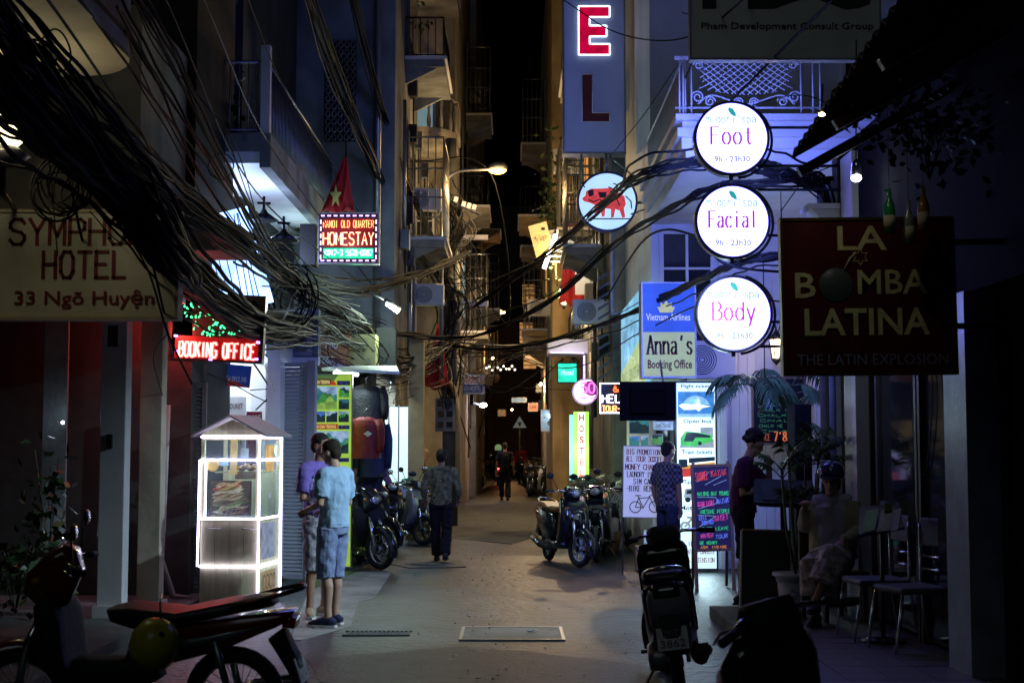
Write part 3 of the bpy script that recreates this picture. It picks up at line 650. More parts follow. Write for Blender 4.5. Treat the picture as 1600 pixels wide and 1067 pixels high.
railing(t, [(1.9 - ox, -4.25), (1.9 - ox, 0)], 5.2, zt, m_white, gap=.1, name='side_railing'); P('side_panel', MB().box(1.905 - ox, 1.915 - ox, -4.2, 0, 5.28, 5.9), m_plast, t)
window(t, .4 - 1.2, 1.0, 5.4, 7.4, fm=m_white, mull=2)
window(t, 2.1 - ox, 2.75 - ox, 3.0, 4.6, fm=m_white, mull=1); P('corner_pier', MB().box(2.86 - ox, 2.94 - ox, -.1, -.003, 0, 4.73), m_white, t)
P('shopfront_glass', MB().box(1.98 - ox, 2.8 - ox, -.03, -.01, .1, 2.5), m_win, t)
# side mural banner along the alley
t = thing('side_banner', 'long blue and green banner with white lettering along the alley side of the spa house', 'banner', (1.9, 19.4, 0), rz=-pi / 2)
zb_ = at(1005, 600, 19.5).z; zt_ = at(1005, 443, 19.5).z
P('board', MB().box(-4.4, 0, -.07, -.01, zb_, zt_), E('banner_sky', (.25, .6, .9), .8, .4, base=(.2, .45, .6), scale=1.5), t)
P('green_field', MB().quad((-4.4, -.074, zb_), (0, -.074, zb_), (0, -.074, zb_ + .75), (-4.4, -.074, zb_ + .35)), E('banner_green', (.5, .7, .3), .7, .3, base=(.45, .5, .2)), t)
m = MB()
for i in range(7): textfit(m, ['Tours', 'OPEN BUS', 'Visa', 'TRAIN', 'Halong bay', 'Sapa', 'Motorbike'][i], -4.2 + .6 * i, zt_ - .5 - .1 * (i % 3), -3.7 + .6 * i, zt_ - .3 - .1 * (i % 3), -.076, .01)
textfit(m, 'TRAVEL  SERVICE  HOTEL', -4.2, zb_ + .15, -.2, zb_ + .33, -.076, .01); P('lettering', m, m_white, t)
# box sign Vietnam Airlines / Anna's
s = Sign('airline_agency_sign', 'two part box sign, blue lotus airline panel over yellow green booking office panel', 'sign', 1005, 443, 1085, 588, 18.9, E('sign_yellowgreen', (.55, .7, .28), .42, .12, base=(.5, .55, .2)), th=.35, frame=m_metal)
s.rect('blue_panel', 1005, 443, 1085, 519, E('sign_blue', (.02, .1, .75), .55, .15, base=(.02, .08, .4)))
lot = E('lotus_yellow', (.75, .8, .35), .5, .1); m = MB(); c = s.L(1041, 484)
for k in range(-2, 3):
    a = k * .5; L_ = .17 - .015 * abs(k); u = (math.sin(a), math.cos(a)); v = (u[1], -u[0])
    m.add([(c[0] + u[0] * L_ * p + v[0] * q, -.012 - .0004 * abs(k), c[1] - .04 + u[1] * L_ * p + v[1] * q) for p, q in ((0, 0), (.5, .045), (1, 0), (.5, -.045))], [(0, 1, 2, 3)])
P('lotus_emblem', m, lot, s.root); s.text('Vietnam Airlines', 1010, 490, 1078, 501, E('sign_white_soft', (.7, .8, 1), .6), bold=.008)
mr2 = M('dark_red_print', (.12, .01, .03), .6, bump=0)
s.text("Anna's", 1012, 525, 1081, 553, mr2, kind='serif', wv=.26, wh=.07, ser=.55, gap=1.3); s.text('Booking Office', 1012, 562, 1080, 580, mr2, bold=.02)
aircon('white air conditioner on the spa house wall right of the booking office sign', at(1108, 592, 19.2), s=.95)
# nearest right building with roller shutter, blue pillar, glass door
t = thing('bar_building', 'dark bar building filling the right edge with glass door and roller shutter', 'building', (3.2, 3, 0)); tB = t
m_nearblack = M('near_black_wall', (.014, .014, .014), .95, var=.4, grime=.3, spec=.03)  # even near-black base colour for the bar wall and cupboard
P('wall', MB().box(0, 5, 0, 10.95, 2.75, 4.55).box(.14, 5, 0, 10.9, 0, 2.75), m_nearblack, t)
P('wall_end', MB().box(-.02, .3, 10.75, 10.97, 0, 4.5), m_plast, t)
P('pilaster', MB().box(-.06, .25, 10.0, 10.45, 0, 4.4), m_stone, t); P('pilaster', MB().box(-.09, .2, 6.75, 7.25, 0, 2.74), M('stone_bluegrey', (.2, .26, .32), .4, var=.3, grime=.4), t)
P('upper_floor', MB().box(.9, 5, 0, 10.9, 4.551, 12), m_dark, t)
for k in range(3): P('corbel', MB().prism([(-.02, 0), (-.3 + .08 * k, 0), (-.22 + .08 * k, -.1), (-.1, -.16), (-.02, -.3)], 'xz', 10.6 + .12 * 0, 10.9).box(-.35 + .1 * k, 0, 10.55, 10.95, .0, .05), m_white, t, loc=(0, .0, 3.95 - .42 * k))
dg = MB().box(.1, .13, 7.05, 9.95, .15, 2.7); P('glass_door', dg, m_win, t)
rep('door_frame', MB().box(.06, .17, 0, .06, .1, 2.74).mesh('door_frame', m_woodd), t, [(0, y, 0) for y in (7.26, 8.4, 8.5, 9.95)]); me = MB().box(-.02, .05, 0, 2.8, 0, .1).mesh('shutter_rib', m_shutd)
rep('shutter_rib', me, t, [(.08, 2.6, .15 + .13 * i) for i in range(19)], [(0, .25, 0)] * 19); P('guide_rail', MB().box(0, .12, 5.5, 5.6, 0, 2.7), m_metal, t)
P('drain_pipe', MB().tube([(-.06, 9.2, .1), (-.06, 9.2, 2.7)], .03, 8), m_plast, t); m = MB()
for k in range(2): m.tube(cr([(.09, 8.2 - .7 * k, 2.6), (.08, 8.1 - .7 * k, 2.0), (.08, 8.4 - .7 * k, 1.45), (.08, 8.6 - .7 * k, 2.6)], 6), .006, 4)
P('hanging_cord', m, m_cable2, t)
# corrugated awning
t = thing('corrugated_awning', 'black corrugated iron awning sloping out from the bar at the upper right', 'awning', (0, 0, 0)); m = MB(); n = 70; vs = []
for i in range(n + 1):
    y = 4.2 + 6.25 * i / n; dz = .028 * (1 if i % 2 else -1); zz = 4.05 - .22 * (y - 7.65) / 2.75
    vs += [(2.08, y, zz + dz), (3.3, y + .0, zz + .68 + dz), (2.08, y, zz + dz + .006), (3.3, y, zz + .686 + dz)]
m.add(vs, [(4 * i, 4 * i + 4, 4 * i + 5, 4 * i + 1) for i in range(n)] + [(4 * i + 2, 4 * i + 3, 4 * i + 7, 4 * i + 6) for i in range(n)] + [(4 * i, 4 * i + 2, 4 * i + 6, 4 * i + 4) for i in range(n)])
P('sheet', m, m_rust, t); bm = MB().box(-.03, .03, 0, 1.35, 0, .07).mesh('rafter', m_woodd); rep('rafter', bm, t, [(2.1, 5.6 + 1.15 * i, 3.96 - .085 * i + .1 - .1) for i in range(5)], [(math.atan(.56), 0, -pi / 2)] * 5)
pass
# EL sign house
t = bld('hotel_sign_house', 'dark house behind the vertical hotel sign with beige lit shop box', 1.72, 9, 24.3, 34, 15, m_plast); ox = t.location.x
a = LP(t, 958, 488, 24.1); b = LP(t, 1008, 335, 24.1); P('beige_panel', MB().box(a[0], b[0], -.25, -.005, a[1], b[1]), m_beige, t); P('panel_frame', MB().box(a[0] - .04, a[0], -.28, 0, a[1], b[1]).box(a[0] - .04, b[0], -.28, 0, a[1] - .05, a[1]), m_metal, t)
lm = MB().box(0, .03, -.0, .5, 0, .1).mesh('louvre_blade', m_woodd); rep('louvre_blade', lm, t, [(-w_ , .3, 0) for w_ in ()])
for i in range(16): pass
rep('louvre_blade', MB().add([(-.1, -.2, 0), (.1, -.2, .12), (.1, -.2, .17), (-.1, -.2, .05)], [(0, 1, 2, 3)]).mesh('louvre_blade', m_shutd), t, [(a[0] - .16, 0, 2.6 + .17 * i) for i in range(12)])
# ochre house
t = bld('ochre_house', 'tall ochre house lit warm by wall lanterns in the middle of the right side', 1.0, 6, 35, 48, 15, m_yell); tO = t; ox = t.location.x
for zz in (4.2, 7.8, 11): window(t, -2.0, -1.15, zz, zz + 1.7, fm=m_woodf, mull=1, bars=5)
P('balcony_slab', MB().box(-2.1, .3, -2.2, -.003, 3.75, 3.9), m_white, t); P('cornice', MB().box(-2.55, 1, -.2, -.004, 7.2, 7.4), m_beige, t)
P('arch', MB().tube([(-1.2 + .42 * math.cos(q), -.1, 7.9 + .42 * math.sin(q)) for q in np.linspace(0, pi, 12)], .12, 8), m_yell, t)
railing(t, [(-2.1, 0), (-2.1, -2.2), (.3, -2.2)], 3.9, 4.8, m_black)
aircon('air conditioner on the ochre house above the bull sign', at(893, 270, 34.3), s=1.1)
t6 = balhouse('dim_right_house', 'dim house with orange lit windows beyond the ochre house', 1.25, 6, 50, 62, 17, m_yell, 3, 6, 1.2, edge=-1, lit=E('warm_window', (1, .45, .12), .5))
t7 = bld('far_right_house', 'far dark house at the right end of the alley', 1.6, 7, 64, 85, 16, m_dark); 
for z in (6.5, 8.5, 10.5): window(t7, -2.9, -2.3, z, z + 1.0, lit=E('warm_window', (1, .45, .12), .5), mull=1)

# pipes, cables boxes and meters along both walls
rf_ = random.Random(41)
def clutter(x, y0, y1, sgn, n, z0=2.6, z1=7.5):
    for i in range(n):
        y = rf_.uniform(y0, y1); z = rf_.uniform(z0, z1); k = rf_.random(); nm = 'left' if sgn > 0 else 'right'
        if k < .45:
            t = thing('wall_pipe', 'grey wall pipe running up a house front on the %s of the alley' % nm, 'pipe', (x + sgn * .05, y, z - 1.5), 0, 'wall pipes on the %s' % nm); P('pipe', MB().tube([(0, 0, 0), (0, 0, rf_.uniform(2, 5))], rf_.uniform(.02, .05), 7), rf_.choice([m_metal, m_plast, m_conc2]), t)
        elif k < .93:
            t = thing('junction_box', 'small junction box fixed to a house front on the %s of the alley' % nm, 'box', (x + sgn * .08, y, z), 0, 'junction boxes on the %s' % nm); P('box', MB().box(-.08, .08, -.15, .15, 0, .35), rf_.choice([m_metal, m_plast, m_blkmat]), t, bevel=.01); P('conduit', MB().tube([(0, 0, 0), (0, .02, -.7)], .015), m_blkmat, t)
        else: aircon('air conditioner high on a house front on the %s of the alley' % nm, (x + sgn * .3, y, z), 0, .8)['group'] = 'air conditioners on the %s' % nm
clutter(1.7, 25, 33.5, -1, 14); clutter(-2.0, 25, 31, 1, 12, 4, 9); clutter(1.02, 36, 47, -1, 10); clutter(-1.3, 33, 44, 1, 10); clutter(-1.15, 48, 60, 1, 8)
# weather boards / downpipes near
for (px, Y, lab) in ((1288, 14.2, 'drain pipe on the violet lit corner of the bar'), (1300, 14.6, 'second slimmer pipe behind the corner of the bar')):
    p = at(px, 600, Y); t = thing('drain_pipe', lab, 'pipe', (p.x, Y, 0)); P('pipe', MB().tube([(0, 0, .1), (0, 0, 4.4)], .045, 10), m_plast, t); P('clamp', MB().lathe([(.06, 1.5), (.06, 1.54)], 10), m_metal, t)

def side_balcony(label, x, y0, L_, z, sgn, cage=True, d=.7, mat=m_beige, lit=None):
    """balcony on an alley wall; sgn +1: projects to +x (left houses), -1: to -x (right houses)"""
    t = thing('side_balcony', label, 'balcony', (x, y0, z), 0); a, b = sorted((0, sgn * d))
    P('slab', MB().box(a, b, 0, L_, 0, .14), mat, t); P('moulding', MB().box(a - .04 * (sgn < 0), b + .04 * (sgn > 0), -.04, L_ + .04, .141, .2), m_white, t)
    zt = 2.1 if cage else .95; q = sgn * (d - .03); m = MB()
    n = int(L_ / .13)
    for i in range(n + 1): m.tube([(q, L_ * i / n, .2), (q, L_ * i / n, zt)], .009, 4)
    k = int(d / .13)
    for i in range(k + 1):
        for yy in (.02, L_ - .02): m.tube([(q * i / k, yy, .2), (q * i / k, yy, zt)], .009, 4)
    for zz in ((.95, 1.5, 2.1) if cage else (.95,)): m.tube([(0, .02, zz), (q, .02, zz), (q, L_ - .02, zz), (0, L_ - .02, zz)], .018, 5)
    P('railing', m, m_metal if cage else m_black, t); 
    R = Matrix.Translation((0, 0, 0)) @ Matrix.Rotation(pi / 2 if sgn > 0 else -pi / 2, 4, 'Z'); u0, u1 = (.25, L_ - .25) if sgn > 0 else (-L_ + .25, -.25)
    f = P('door', MB(R).box(u0, u1, -.05, -.003, .2, 2.3), m_shutd, t); P('pane', MB(R).box(u0 + .12, u1 - .12, -.06, -.051, .7, 2.15), lit or m_win, f)
    P('brackets', MB().prism([(0, -.3), (0, 0), (sgn * d * .8, 0)], 'xz', .1, .2), mat, t); P('brackets', MB().prism([(0, -.3), (0, 0), (sgn * d * .8, 0)], 'xz', L_ - .2, L_ - .1), mat, t)
    return t
wl = E('warm_window', (1, .45, .12), .5); cl = E('cool_window', (.5, .8, .85), .25)
for a in (('caged balcony just behind the bull sign on the right', 1.7, 26.2, 2.2, 5.2, -1, True), ('plain railed balcony above the caged one behind the bull sign', 1.7, 26.5, 2.4, 8.7, -1, False), ('second caged balcony on the right before the ochre house', 1.7, 30, 2.3, 6.1, -1, True, .7, m_plast, wl),
          ('open balcony high over the red flag of the ochre house', 1.0, 37.5, 2.6, 7.6, -1, False, .8, m_yell), ('caged balcony midway along the ochre house', 1.0, 38, 2.4, 4.6, -1, True, .7, m_yell, wl), ('third storey cage on the ochre house', 1.0, 41.5, 2.5, 10.4, -1, True, .7, m_beige),
          ('lower caged balcony at the back of the ochre house', 1.0, 43, 2.5, 4.4, -1, True, .6, m_beige), ('railed balcony at the back of the ochre house', 1.0, 44, 2.5, 7.7, -1, False, .7, m_yell),
          ('caged balcony beside the pole on the left', -2.02, 26.6, 2.4, 5.4, 1, True, .75, m_beige), ('railed balcony above the pole cables on the left', -2.02, 26.4, 2.6, 8.8, 1, False, .75, m_plast), ('caged balcony under the round balconies of the beige house', -1.3, 35, 2.5, 4.3, 1, True, .7, m_beige, cl),
          ('railed balcony on the flank of the beige house', -1.3, 36, 2.6, 7.6, 1, False, .7, m_beige), ('high caged balcony on the flank of the beige house', -1.3, 39.5, 2.5, 10.8, 1, True, .7, m_plast), ('far caged balcony on the left beyond the beige house', -1.15, 49, 2.6, 6.2, 1, True, .7, m_plast), ('far railed balcony high on the left', -1.15, 53, 2.6, 9.6, 1, False, .7, m_beige), ('lowest far balcony on the left above the bulb', -1.15, 55, 2.6, 4.2, 1, True, .6, m_beige, wl)): side_balcony(*a)

for (px, lab) in ((259, 'violet LED strip standing left of the booking sign edge'), (267, 'second violet LED strip close to the booking sign')):
    p = at(px, 600, 15.6); t = thing('led_tube', lab, 'light', p); P('tube', MB().tube([(0, 0, 0), (.03 if px < 262 else -.02, 0, .62)], .014, 6), E('led_violet_tube', (.55, .4, 1), 8, .1), t); P('channel', MB().box(-.02, .02, .02, .04, 0, .62), m_metal, t)
# ================= SIGNS AND LAMPS =================
def disc_sign(name, label, cx, cy, dia, Y, face, rimm, th=.14, group=None):
    c = at(cx, cy, Y); r = dia / 2 * Y / F
    t = thing(name, label, 'sign', (c.x, Y, c.z), 0, group)
    P('light_face', MB().lathe([(r * .96, 0), (0, -.004)], 48, axis='y', caps=False), face, t)
    P('light_back', MB().lathe([(r * .96, th), (0, th + .004)], 48, axis='y', caps=False), face, t)
    P('rim', MB().lathe([(r * .95, -.003), (r * .97, -.02), (r * 1.02, -.01), (r * 1.02, th + .01), (r * .95, th + .02), (r * .95, th)], 48, axis='y', caps=False), rimm, t)
    return t, r
pink = E('spa_letter_pink', (.42, .03, .5), .8, .1, base=(.3, .02, .2)); teal = E('spa_letter_teal', (.03, .5, .48), .7, .1); grey_l = E('spa_letter_grey', (.1, .2, .25), .7, .1)
m_navy = M('navy_paint', (.03, .035, .12), .4, var=.2, bump=.05)
for (cx, cy, dia, word, lab) in ((1143.5, 216, 117, 'Foot', 'topmost of the three round glowing spa signs, reading Foot'), (1145, 346, 117, 'Facial', 'middle round glowing spa sign, reading Facial'), (1147, 490, 119, 'Body', 'lowest of the three round glowing spa signs, reading Body')):
    t, r = disc_sign('round_spa_sign', lab, cx, cy, dia, 13.5, e_spa, m_navy, group='round spa signs on the bracket arms')
    m = MB(); w = r * (.56 if word != 'Facial' else .64)
    for pl in strokes(word, -w, -r * .17, w, r * .3 if word != 'Facial' else r * .28, slant=.0, gap=1.2): flatline(m, pl, .008, -.012, .02)
    P('lettering', m, pink, t)
    m = MB()
    for pl in strokes("midori'spa", -r * .7, r * .42, r * .66, r * .62, gap=.7): flatline(m, pl, .0075, -.012)
    P('brand_lettering', m, teal, t)
    m = MB(); lx, lz = -r * .06, r * .84
    m.add([(lx - .01, -.012, lz), (lx + .035, -.012, lz - .015), (lx + .06, -.012, lz - .06), (lx + .062, -.012, lz - .095), (lx + .01, -.012, lz - .07), (lx - .014, -.012, lz - .03)], [(0, 1, 2, 3, 4, 5)]); P('leaf_emblem', m, teal, t)
    m = MB(); textfit(m, '9h - 23h30', -r * .48, -r * .66, r * .48, -r * .5, -.012, .015); P('hours_lettering', m, grey_l, t)
    m = MB()
    for dz in ((.05, -r * .72) if word == 'Foot' else (r * .62, -r * .62)) if word != 'Body' else (r * .85, -r * .85): pass
    for dz in ((-.1 + .62 * r, -r * .72) if word == 'Foot' else (.9 * r, -.35 * r) if word == 'Facial' else (-.2 * r, -.85 * r)):
        m = MB().tube([(r * .72, .08, dz), (3.16 - t.location.x, .08, dz)], .014, 6); P('bracket_arm', m, m_navy, t)
    for yy_, pw_, rx_ in ((-.06, 1.5, -pi / 2), (.24, 38, pi / 2)): lamp('AREA', (0, yy_, 0), pw_, (.15, .22, 1), t, .5, (rx_, 0, 0), spot=2.3)
    P('hanger', MB().tube([(0, .07, -r * 1.0), (0, .07, -r * 1.12)], .02, 6), m_navy, t)
    m = MB().tube([(r * 1.05 * math.cos(q) + .03, .1, r * 1.05 * math.sin(q)) for q in np.linspace(-1.45, 1.3, 20)], .013, 6); P('side_hoop', m, m_navy, t)
# EL vertical hotel sign
s = Sign('vertical_hotel_sign', 'tall vertical lightbox with red letters E and L hanging at the top right of centre', 'sign', 882, -70, 974, 238, 22, E('el_board', (.1, .14, .45), .15, .25, base=(.3, .32, .45), scale=2), th=.3, frame=m_metal, fw=.025)
def blockletter(s, polys, mat, name, hw=None, hm=None):
    y = s.yy(); q = [s.L(*p) for p in polys]
    P(name, MB().prism(q, 'xz', y - .03, y), mat, s.root)
    if hm:
        m = MB(); n = len(q)
        for i in range(n): a, b = q[i], q[(i + 1) % n]; m.tube([(a[0], y - .035, a[1]), (b[0], y - .035, b[1])], hw, 5)
        P(name + '_outline', m, hm, s.root)
el = M('el_red', (.4, .01, .03), .4, bump=0)
def Ep(x0, y0, x1, y1, t=17): ym = (y0 + y1) / 2; return [(x0, y0), (x1, y0), (x1, y0 + t), (x0 + t, y0 + t), (x0 + t, ym - t * .45), (x1 - 5, ym - t * .45), (x1 - 5, ym + t * .55), (x0 + t, ym + t * .55), (x0 + t, y1 - t), (x1, y1 - t), (x1, y1), (x0, y1)]
blockletter(s, Ep(904, 12, 952, 88), E('el_lit_red', (.8, .0, .06), .55, .3, base=(.5, 0, .03)), 'letter_e', .013, E('el_outline', (.6, .85, 1), 2.6))
blockletter(s, [(909, 118), (925, 118), (925, 178), (951, 178), (951, 192), (909, 192)], M('el_dull_red', (.12, .01, .02), .5, bump=0), 'letter_l', .008, m_white)
blockletter(s, [(904, -64), (952, -64), (952, -48), (936, -48), (936, 2), (920, 2), (920, -48), (904, -48)], el, 'letter_t', .008, m_white)
m = MB(); 
for dx in (-.2, .25): m.tube([(dx, .1, 0), (dx, .1, -.5)], .018, 6)
m.tube([(.25, .1, -.05), (.9, .5, -.5)], .015, 6); P('hanger', m, m_metal, s.root)
# bull sign
t, r = disc_sign('round_bull_sign', 'round white steakhouse style sign with a red bull wearing sunglasses', 949, 315, 94, 20.5, E('bull_face', (.48, .75, 1), 1.0, .1, scale=3), m_navy)
k_ = r / 47; red_ = E('bull_red', (.75, .07, .07), .7, .3, base=(.4, .02, .02), scale=20); blk_ = E('bull_black', (.03, .015, .03), .2, base=(.01, .01, .01))
def bp(*pts): return [((x - 951) * k_ * 1.12, -(y - 312) * k_ * 1.12) for x, y in pts]
bull = bp((915, 308), (920, 304), (921, 298), (928, 294), (940, 294), (955, 293), (966, 299), (975, 305), (977, 316), (974, 322), (976, 334), (972, 336), (968, 325), (962, 323), (960, 334), (956, 336), (956, 323), (948, 322), (947, 333), (943, 334), (941, 321), (937, 330), (933, 331), (933, 317), (926, 314), (918, 312))
P('bull_figure', MB().prism(bull, 'xz', -.014, -.006), red_, t)
m = MB()
for e in (bp((923, 297), (931, 295), (932, 303), (925, 306)), bp((938, 299), (950, 299), (949, 307), (940, 307))): m.prism(e, 'xz', -.019, -.016)
P('sunglasses', m, blk_, t); m = MB()
for q in (bp((919, 292), (915, 286), (920, 284)), bp((953, 292), (963, 296), (966, 289), (960, 287)), bp((977, 305), (984, 312), (985, 322)), bp((930, 337), (982, 337)), bp((940, 309), (946, 316), (958, 312)), bp((955, 298), (964, 308), (968, 318)), bp((925, 310), (931, 313), (938, 310))): flatline(m, q, .018, -.021)
P('bull_outline', m, blk_, t); P('bracket', MB().tube([(0, .1, r), (0, .1, r + .3)], .025).tube([(r, .1, 0), (1.3, .1, 0)], .02), m_metal, t)
# PDC sign
s = Sign('development_company_sign', 'large dim grey company board reading Pham Development Consult, cut by the top edge', 'sign', 1080, -90, 1372, 92, 13.2, M('board_offwhite', (.62, .66, .6), .5, var=.06, bump=.03, grime=.15), th=.1, frame=m_metal, fw=.015)
bl = M('print_black', (.01, .01, .012), .5, bump=0)
s.text('PDC', 1098, -80, 1358, 16, bl, bold=.03); s.text('Pham Development Consult Group', 1096, 36, 1362, 50, bl, bold=.01)
# La Bomba Latina
s = Sign('bar_sign', 'dark red painted bar sign reading LA BOMBA LATINA at the right', 'sign', 1228, 344, 1488, 582, 9.2, M('maroon_sign', (.1, .008, .012), .35, var=.4, bump=.08, scale=4, grime=.3), th=.07, frame=M('brass_frame', (.11, .06, .03), .4, metal=.5), fw=.018, ry=-.01)
gold = M('letter_gold', (.8, .74, .36), .5, var=.3, scale=8, bump=0, grime=.2); s.text('LA', 1312, 353, 1388, 391, gold, bold=.012)
s.text('B', 1245, 426, 1277, 465, gold, bold=.012); s.text('MBA', 1341, 422, 1448, 460, gold, bold=.012); s.text('LATINA', 1258, 482, 1450, 524, gold, bold=.018)
s.text('THE LATIN EXPLOSION', 1245, 553, 1476, 570, M('letter_blue_dim', (.2, .28, .4), .5, bump=0))
c = s.L(1308, 445); rr = 26 * s.w / 260
P('bomb_emblem', MB().lathe([(rr, 0), (rr * .8, -.012), (rr * .4, -.02), (0, -.022)], 24, (c[0], -.008, c[1]), 'y'), M('bomb_grey', (.08, .1, .1), .4), s.root)
P('fuse', MB().tube([(c[0] + rr * .5, -.02, c[1] + rr * .9), (c[0] + rr * .8, -.02, c[1] + rr * 1.5), (c[0] + rr * 1.2, -.02, c[1] + rr * 1.9)], .006, 5), gold, s.root)
c = s.L(1346, 402); q = [(c[0] + (.028 if i % 2 else .055) * math.sin(i * pi / 6), c[1] + (.028 if i % 2 else .055) * math.cos(i * pi / 6)) for i in range(13)]; m = MB(); flatline(m, q, .004, -.012); P('spark_emblem', m, gold, s.root)
P('bracket', MB().tube([(.5, .04, .3), (1.0, .04, .3)], .02).tube([(.5, .04, .85), (1.0, .04, .85)], .02), m_black, s.root)
# BOOKING OFFICE LED board
s = Sign('booking_led_sign', 'black LED board glowing red BOOKING OFFICE with scattered green characters above', 'sign', 266, 462, 408, 562, 15.3, m_black, th=.12, ry=.05, frame=m_black)
s.rect('painted_letter_glow', 272, 527, 404, 562, E('led_red_haze', (1, .02, .03), .16, .5, base=(.1, 0, 0), scale=4))  # red haze around the letters painted on as weak emission
s.text('BOOKING OFFICE', 280, 536, 399, 559, e_red, kind='neon', r=.017, y=-.02, gap=1.3); s.text('BOOKING OFFICE', 280, 536, 399, 559, e_redw, kind='neon', r=.008, y=-.034, gap=1.3, name='lettering_core')
m = MB(); m2 = MB(); rnd = random.Random(5)
for row, (ya, yb, xa, xb) in enumerate(((478, 500, 284, 350), (505, 528, 300, 392))):
    for i in range(30):
        px, py = rnd.uniform(xa, xb), rnd.uniform(ya, yb); a = s.L(px, py); L_ = rnd.uniform(.008, .03); th_ = rnd.uniform(0, 3)
        m.tube([(a[0], -.02, a[1]), (a[0] + L_ * math.cos(th_), -.02, a[1] + L_ * math.sin(th_)), (a[0] + L_ * math.cos(th_) + .01, -.02, a[1] + L_ * math.sin(th_) + .015)], .0075, 5)
P('green_characters', m, e_grn, s.root, kind='stuff'); m = MB()
for (px, py) in ((300, 466), (330, 468), (352, 470), (276, 498), (273, 528), (403, 532), (402, 558), (330, 562), (276, 552)): a = s.L(px, py); m.box(a[0] - .02, a[0] + .02, -.02, -.01, a[1] - .012, a[1] + .012)
P('border_lamps', m, e_pur, s.root, kind='stuff'); lamp('POINT', (-.45, -.3, .3), 26, (1, .07, .05), s.root, .06)
P('mount', MB().tube([(-.5, .05, .2), (-1.0, .1, .2)], .015).tube([(-.5, .05, .8), (-.9, .1, .9)], .015), m_metal, s.root)
# HOMESTAY LED
s = Sign('homestay_led_sign', 'LED board reading HANOI OLD QUARTER HOMESTAY with dashed violet border', 'sign', 498, 334, 591, 411, 20, M('led_blackred', (.04, .005, .006), .5, bump=0), th=.15, frame=m_metal, fw=.015)
s.rect('painted_letter_glow', 505, 342, 584, 386, E('led_red_haze2', (1, .03, .03), .16, .4, base=(.1, 0, 0), scale=4)); s.rect('green_panel', 505, 388, 584, 404, E('led_green_panel', (.0, .85, .35), .75, .3, scale=6))  # glow of the red letters put on the board as weak emission
s.text('HANOI OLD QUARTER', 505, 345, 584, 356, e_org, kind='neon', r=.0055, y=-.02, gap=1.6); s.text('HOMESTAY', 505, 364, 584, 383, e_org, kind='neon', r=.011, y=-.02, gap=1.3)
s.text('HOMESTAY', 505, 364, 584, 383, e_redw, kind='neon', r=.005, y=-.032, gap=1.3, name='lettering_core'); s.text('0912-345678-0987', 508, 391, 582, 400, e_grnw, kind='neon', r=.009, y=-.02, gap=1)
m = MB()
for i in range(9):
    for y_ in (337.5, 407.5): a = s.L(504 + i * 10, y_); m.box(a[0] - .025, a[0] + .025, -.02, -.01, a[1] - .009, a[1] + .009)
for i in range(6):
    for x_ in (501, 588): a = s.L(x_, 347 + i * 11); m.box(a[0] - .009, a[0] + .009, -.02, -.01, a[1] - .03, a[1] + .03)
P('border_dashes', m, E('led_violet', (.6, .4, 1), 3, .1), s.root, kind='stuff')
P('housing', MB().box(-.68, -.46, -.06, .3, -.03, .55), m_black, s.root); lamp('POINT', (0, -.35, .3), 5, (.6, .3, .35), s.root, .1); lamp('POINT', (0.1, .1, -.15), 3, (.1, 1, .45), s.root, .1)
P('mount', MB().tube([(-.5, .2, .4), (-1.2, .3, .4)], .02), m_metal, s.root)
# curved street lamp
a = at(690, 360, 29); h = at(775, 266, 29)
t = thing('street_lamp', 'curved sodium street lamp glowing orange at top centre', 'street lamp', (a.x, 29, 0))
P('post', MB().tube([(0, 0, 3), (0, 0, at(690, 300, 29).z)], .04, 8), m_metal, t)
P('arm', MB().tube(cr([(0, 0, at(690, 302, 29).z), (.08, 0, at(698, 282, 29).z), (.35, 0, at(720, 268, 29).z), (h.x - a.x - .1, 0, h.z + .02)], 8), .03, 8), m_metal, t)
x = h.x - a.x; P('housing', MB().tube([(x - .14, 0, h.z + .04), (x, 0, h.z + .07), (x + .14, 0, h.z + .07), (x + .22, 0, h.z + .03)], [.05, .1, .11, .04], 10), m_metal, t)
P('lens', MB().ball((x + .03, 0, h.z), (.19, .1, .085), 14, 8), e_sod, t); lamp('SPOT', (x + .03, 0, h.z - .12), 380, (1, .66, .3), t, .1, (0, 0, 0), spot=2.1)
lamp('POINT', (x + .03, -.1, h.z - .25), 190, (1, .62, .24), t, .15)
# electricity pole
p = at(703, 700, 30); t = thing('electricity_pole', 'concrete electricity pole smothered in cables left of centre', 'pole', (p.x, 30, 0))
P('shaft', MB().tube([(0, 0, 0), (0, 0, 8.2)], [.17, .12], 12), m_conc2, t); rep('cross_arm', MB().box(-.8, .8, -.06, .06, 0, .1).mesh('cross_arm', m_metal), t, [(0, -.2, 6), (0, -.2, 4.6)])
a = at(680, 674, 29.6); b = at(711, 622, 29.6); m4 = thing('meter_cabinet', 'pale metal cabinet of electricity meters strapped to the pole', 'cabinet', ((a.x + b.x) / 2, 29.6, a.z)); w = (b.x - a.x) / 2; hh = b.z - a.z
P('cabinet', MB().box(-w, w, 0, .2, 0, hh), m_plast, m4, bevel=.01); me = MB().box(-.06, .06, -.02, 0, 0, .12).mesh('meter_window', m_win); rep('meter_window', me, m4, [(-w * .45, 0, .08), (w * .45, 0, .08), (-w * .45, 0, .3), (w * .45, 0, .3), (-w * .45, 0, .52), (w * .45, 0, .52)])
P('conduit', MB().tube([(w + .05, .05, -1.2), (w + .06, .05, .4), (w - .02, .05, .9), (w - .2, .05, 1.1)], .05, 8), m_yell, m4)
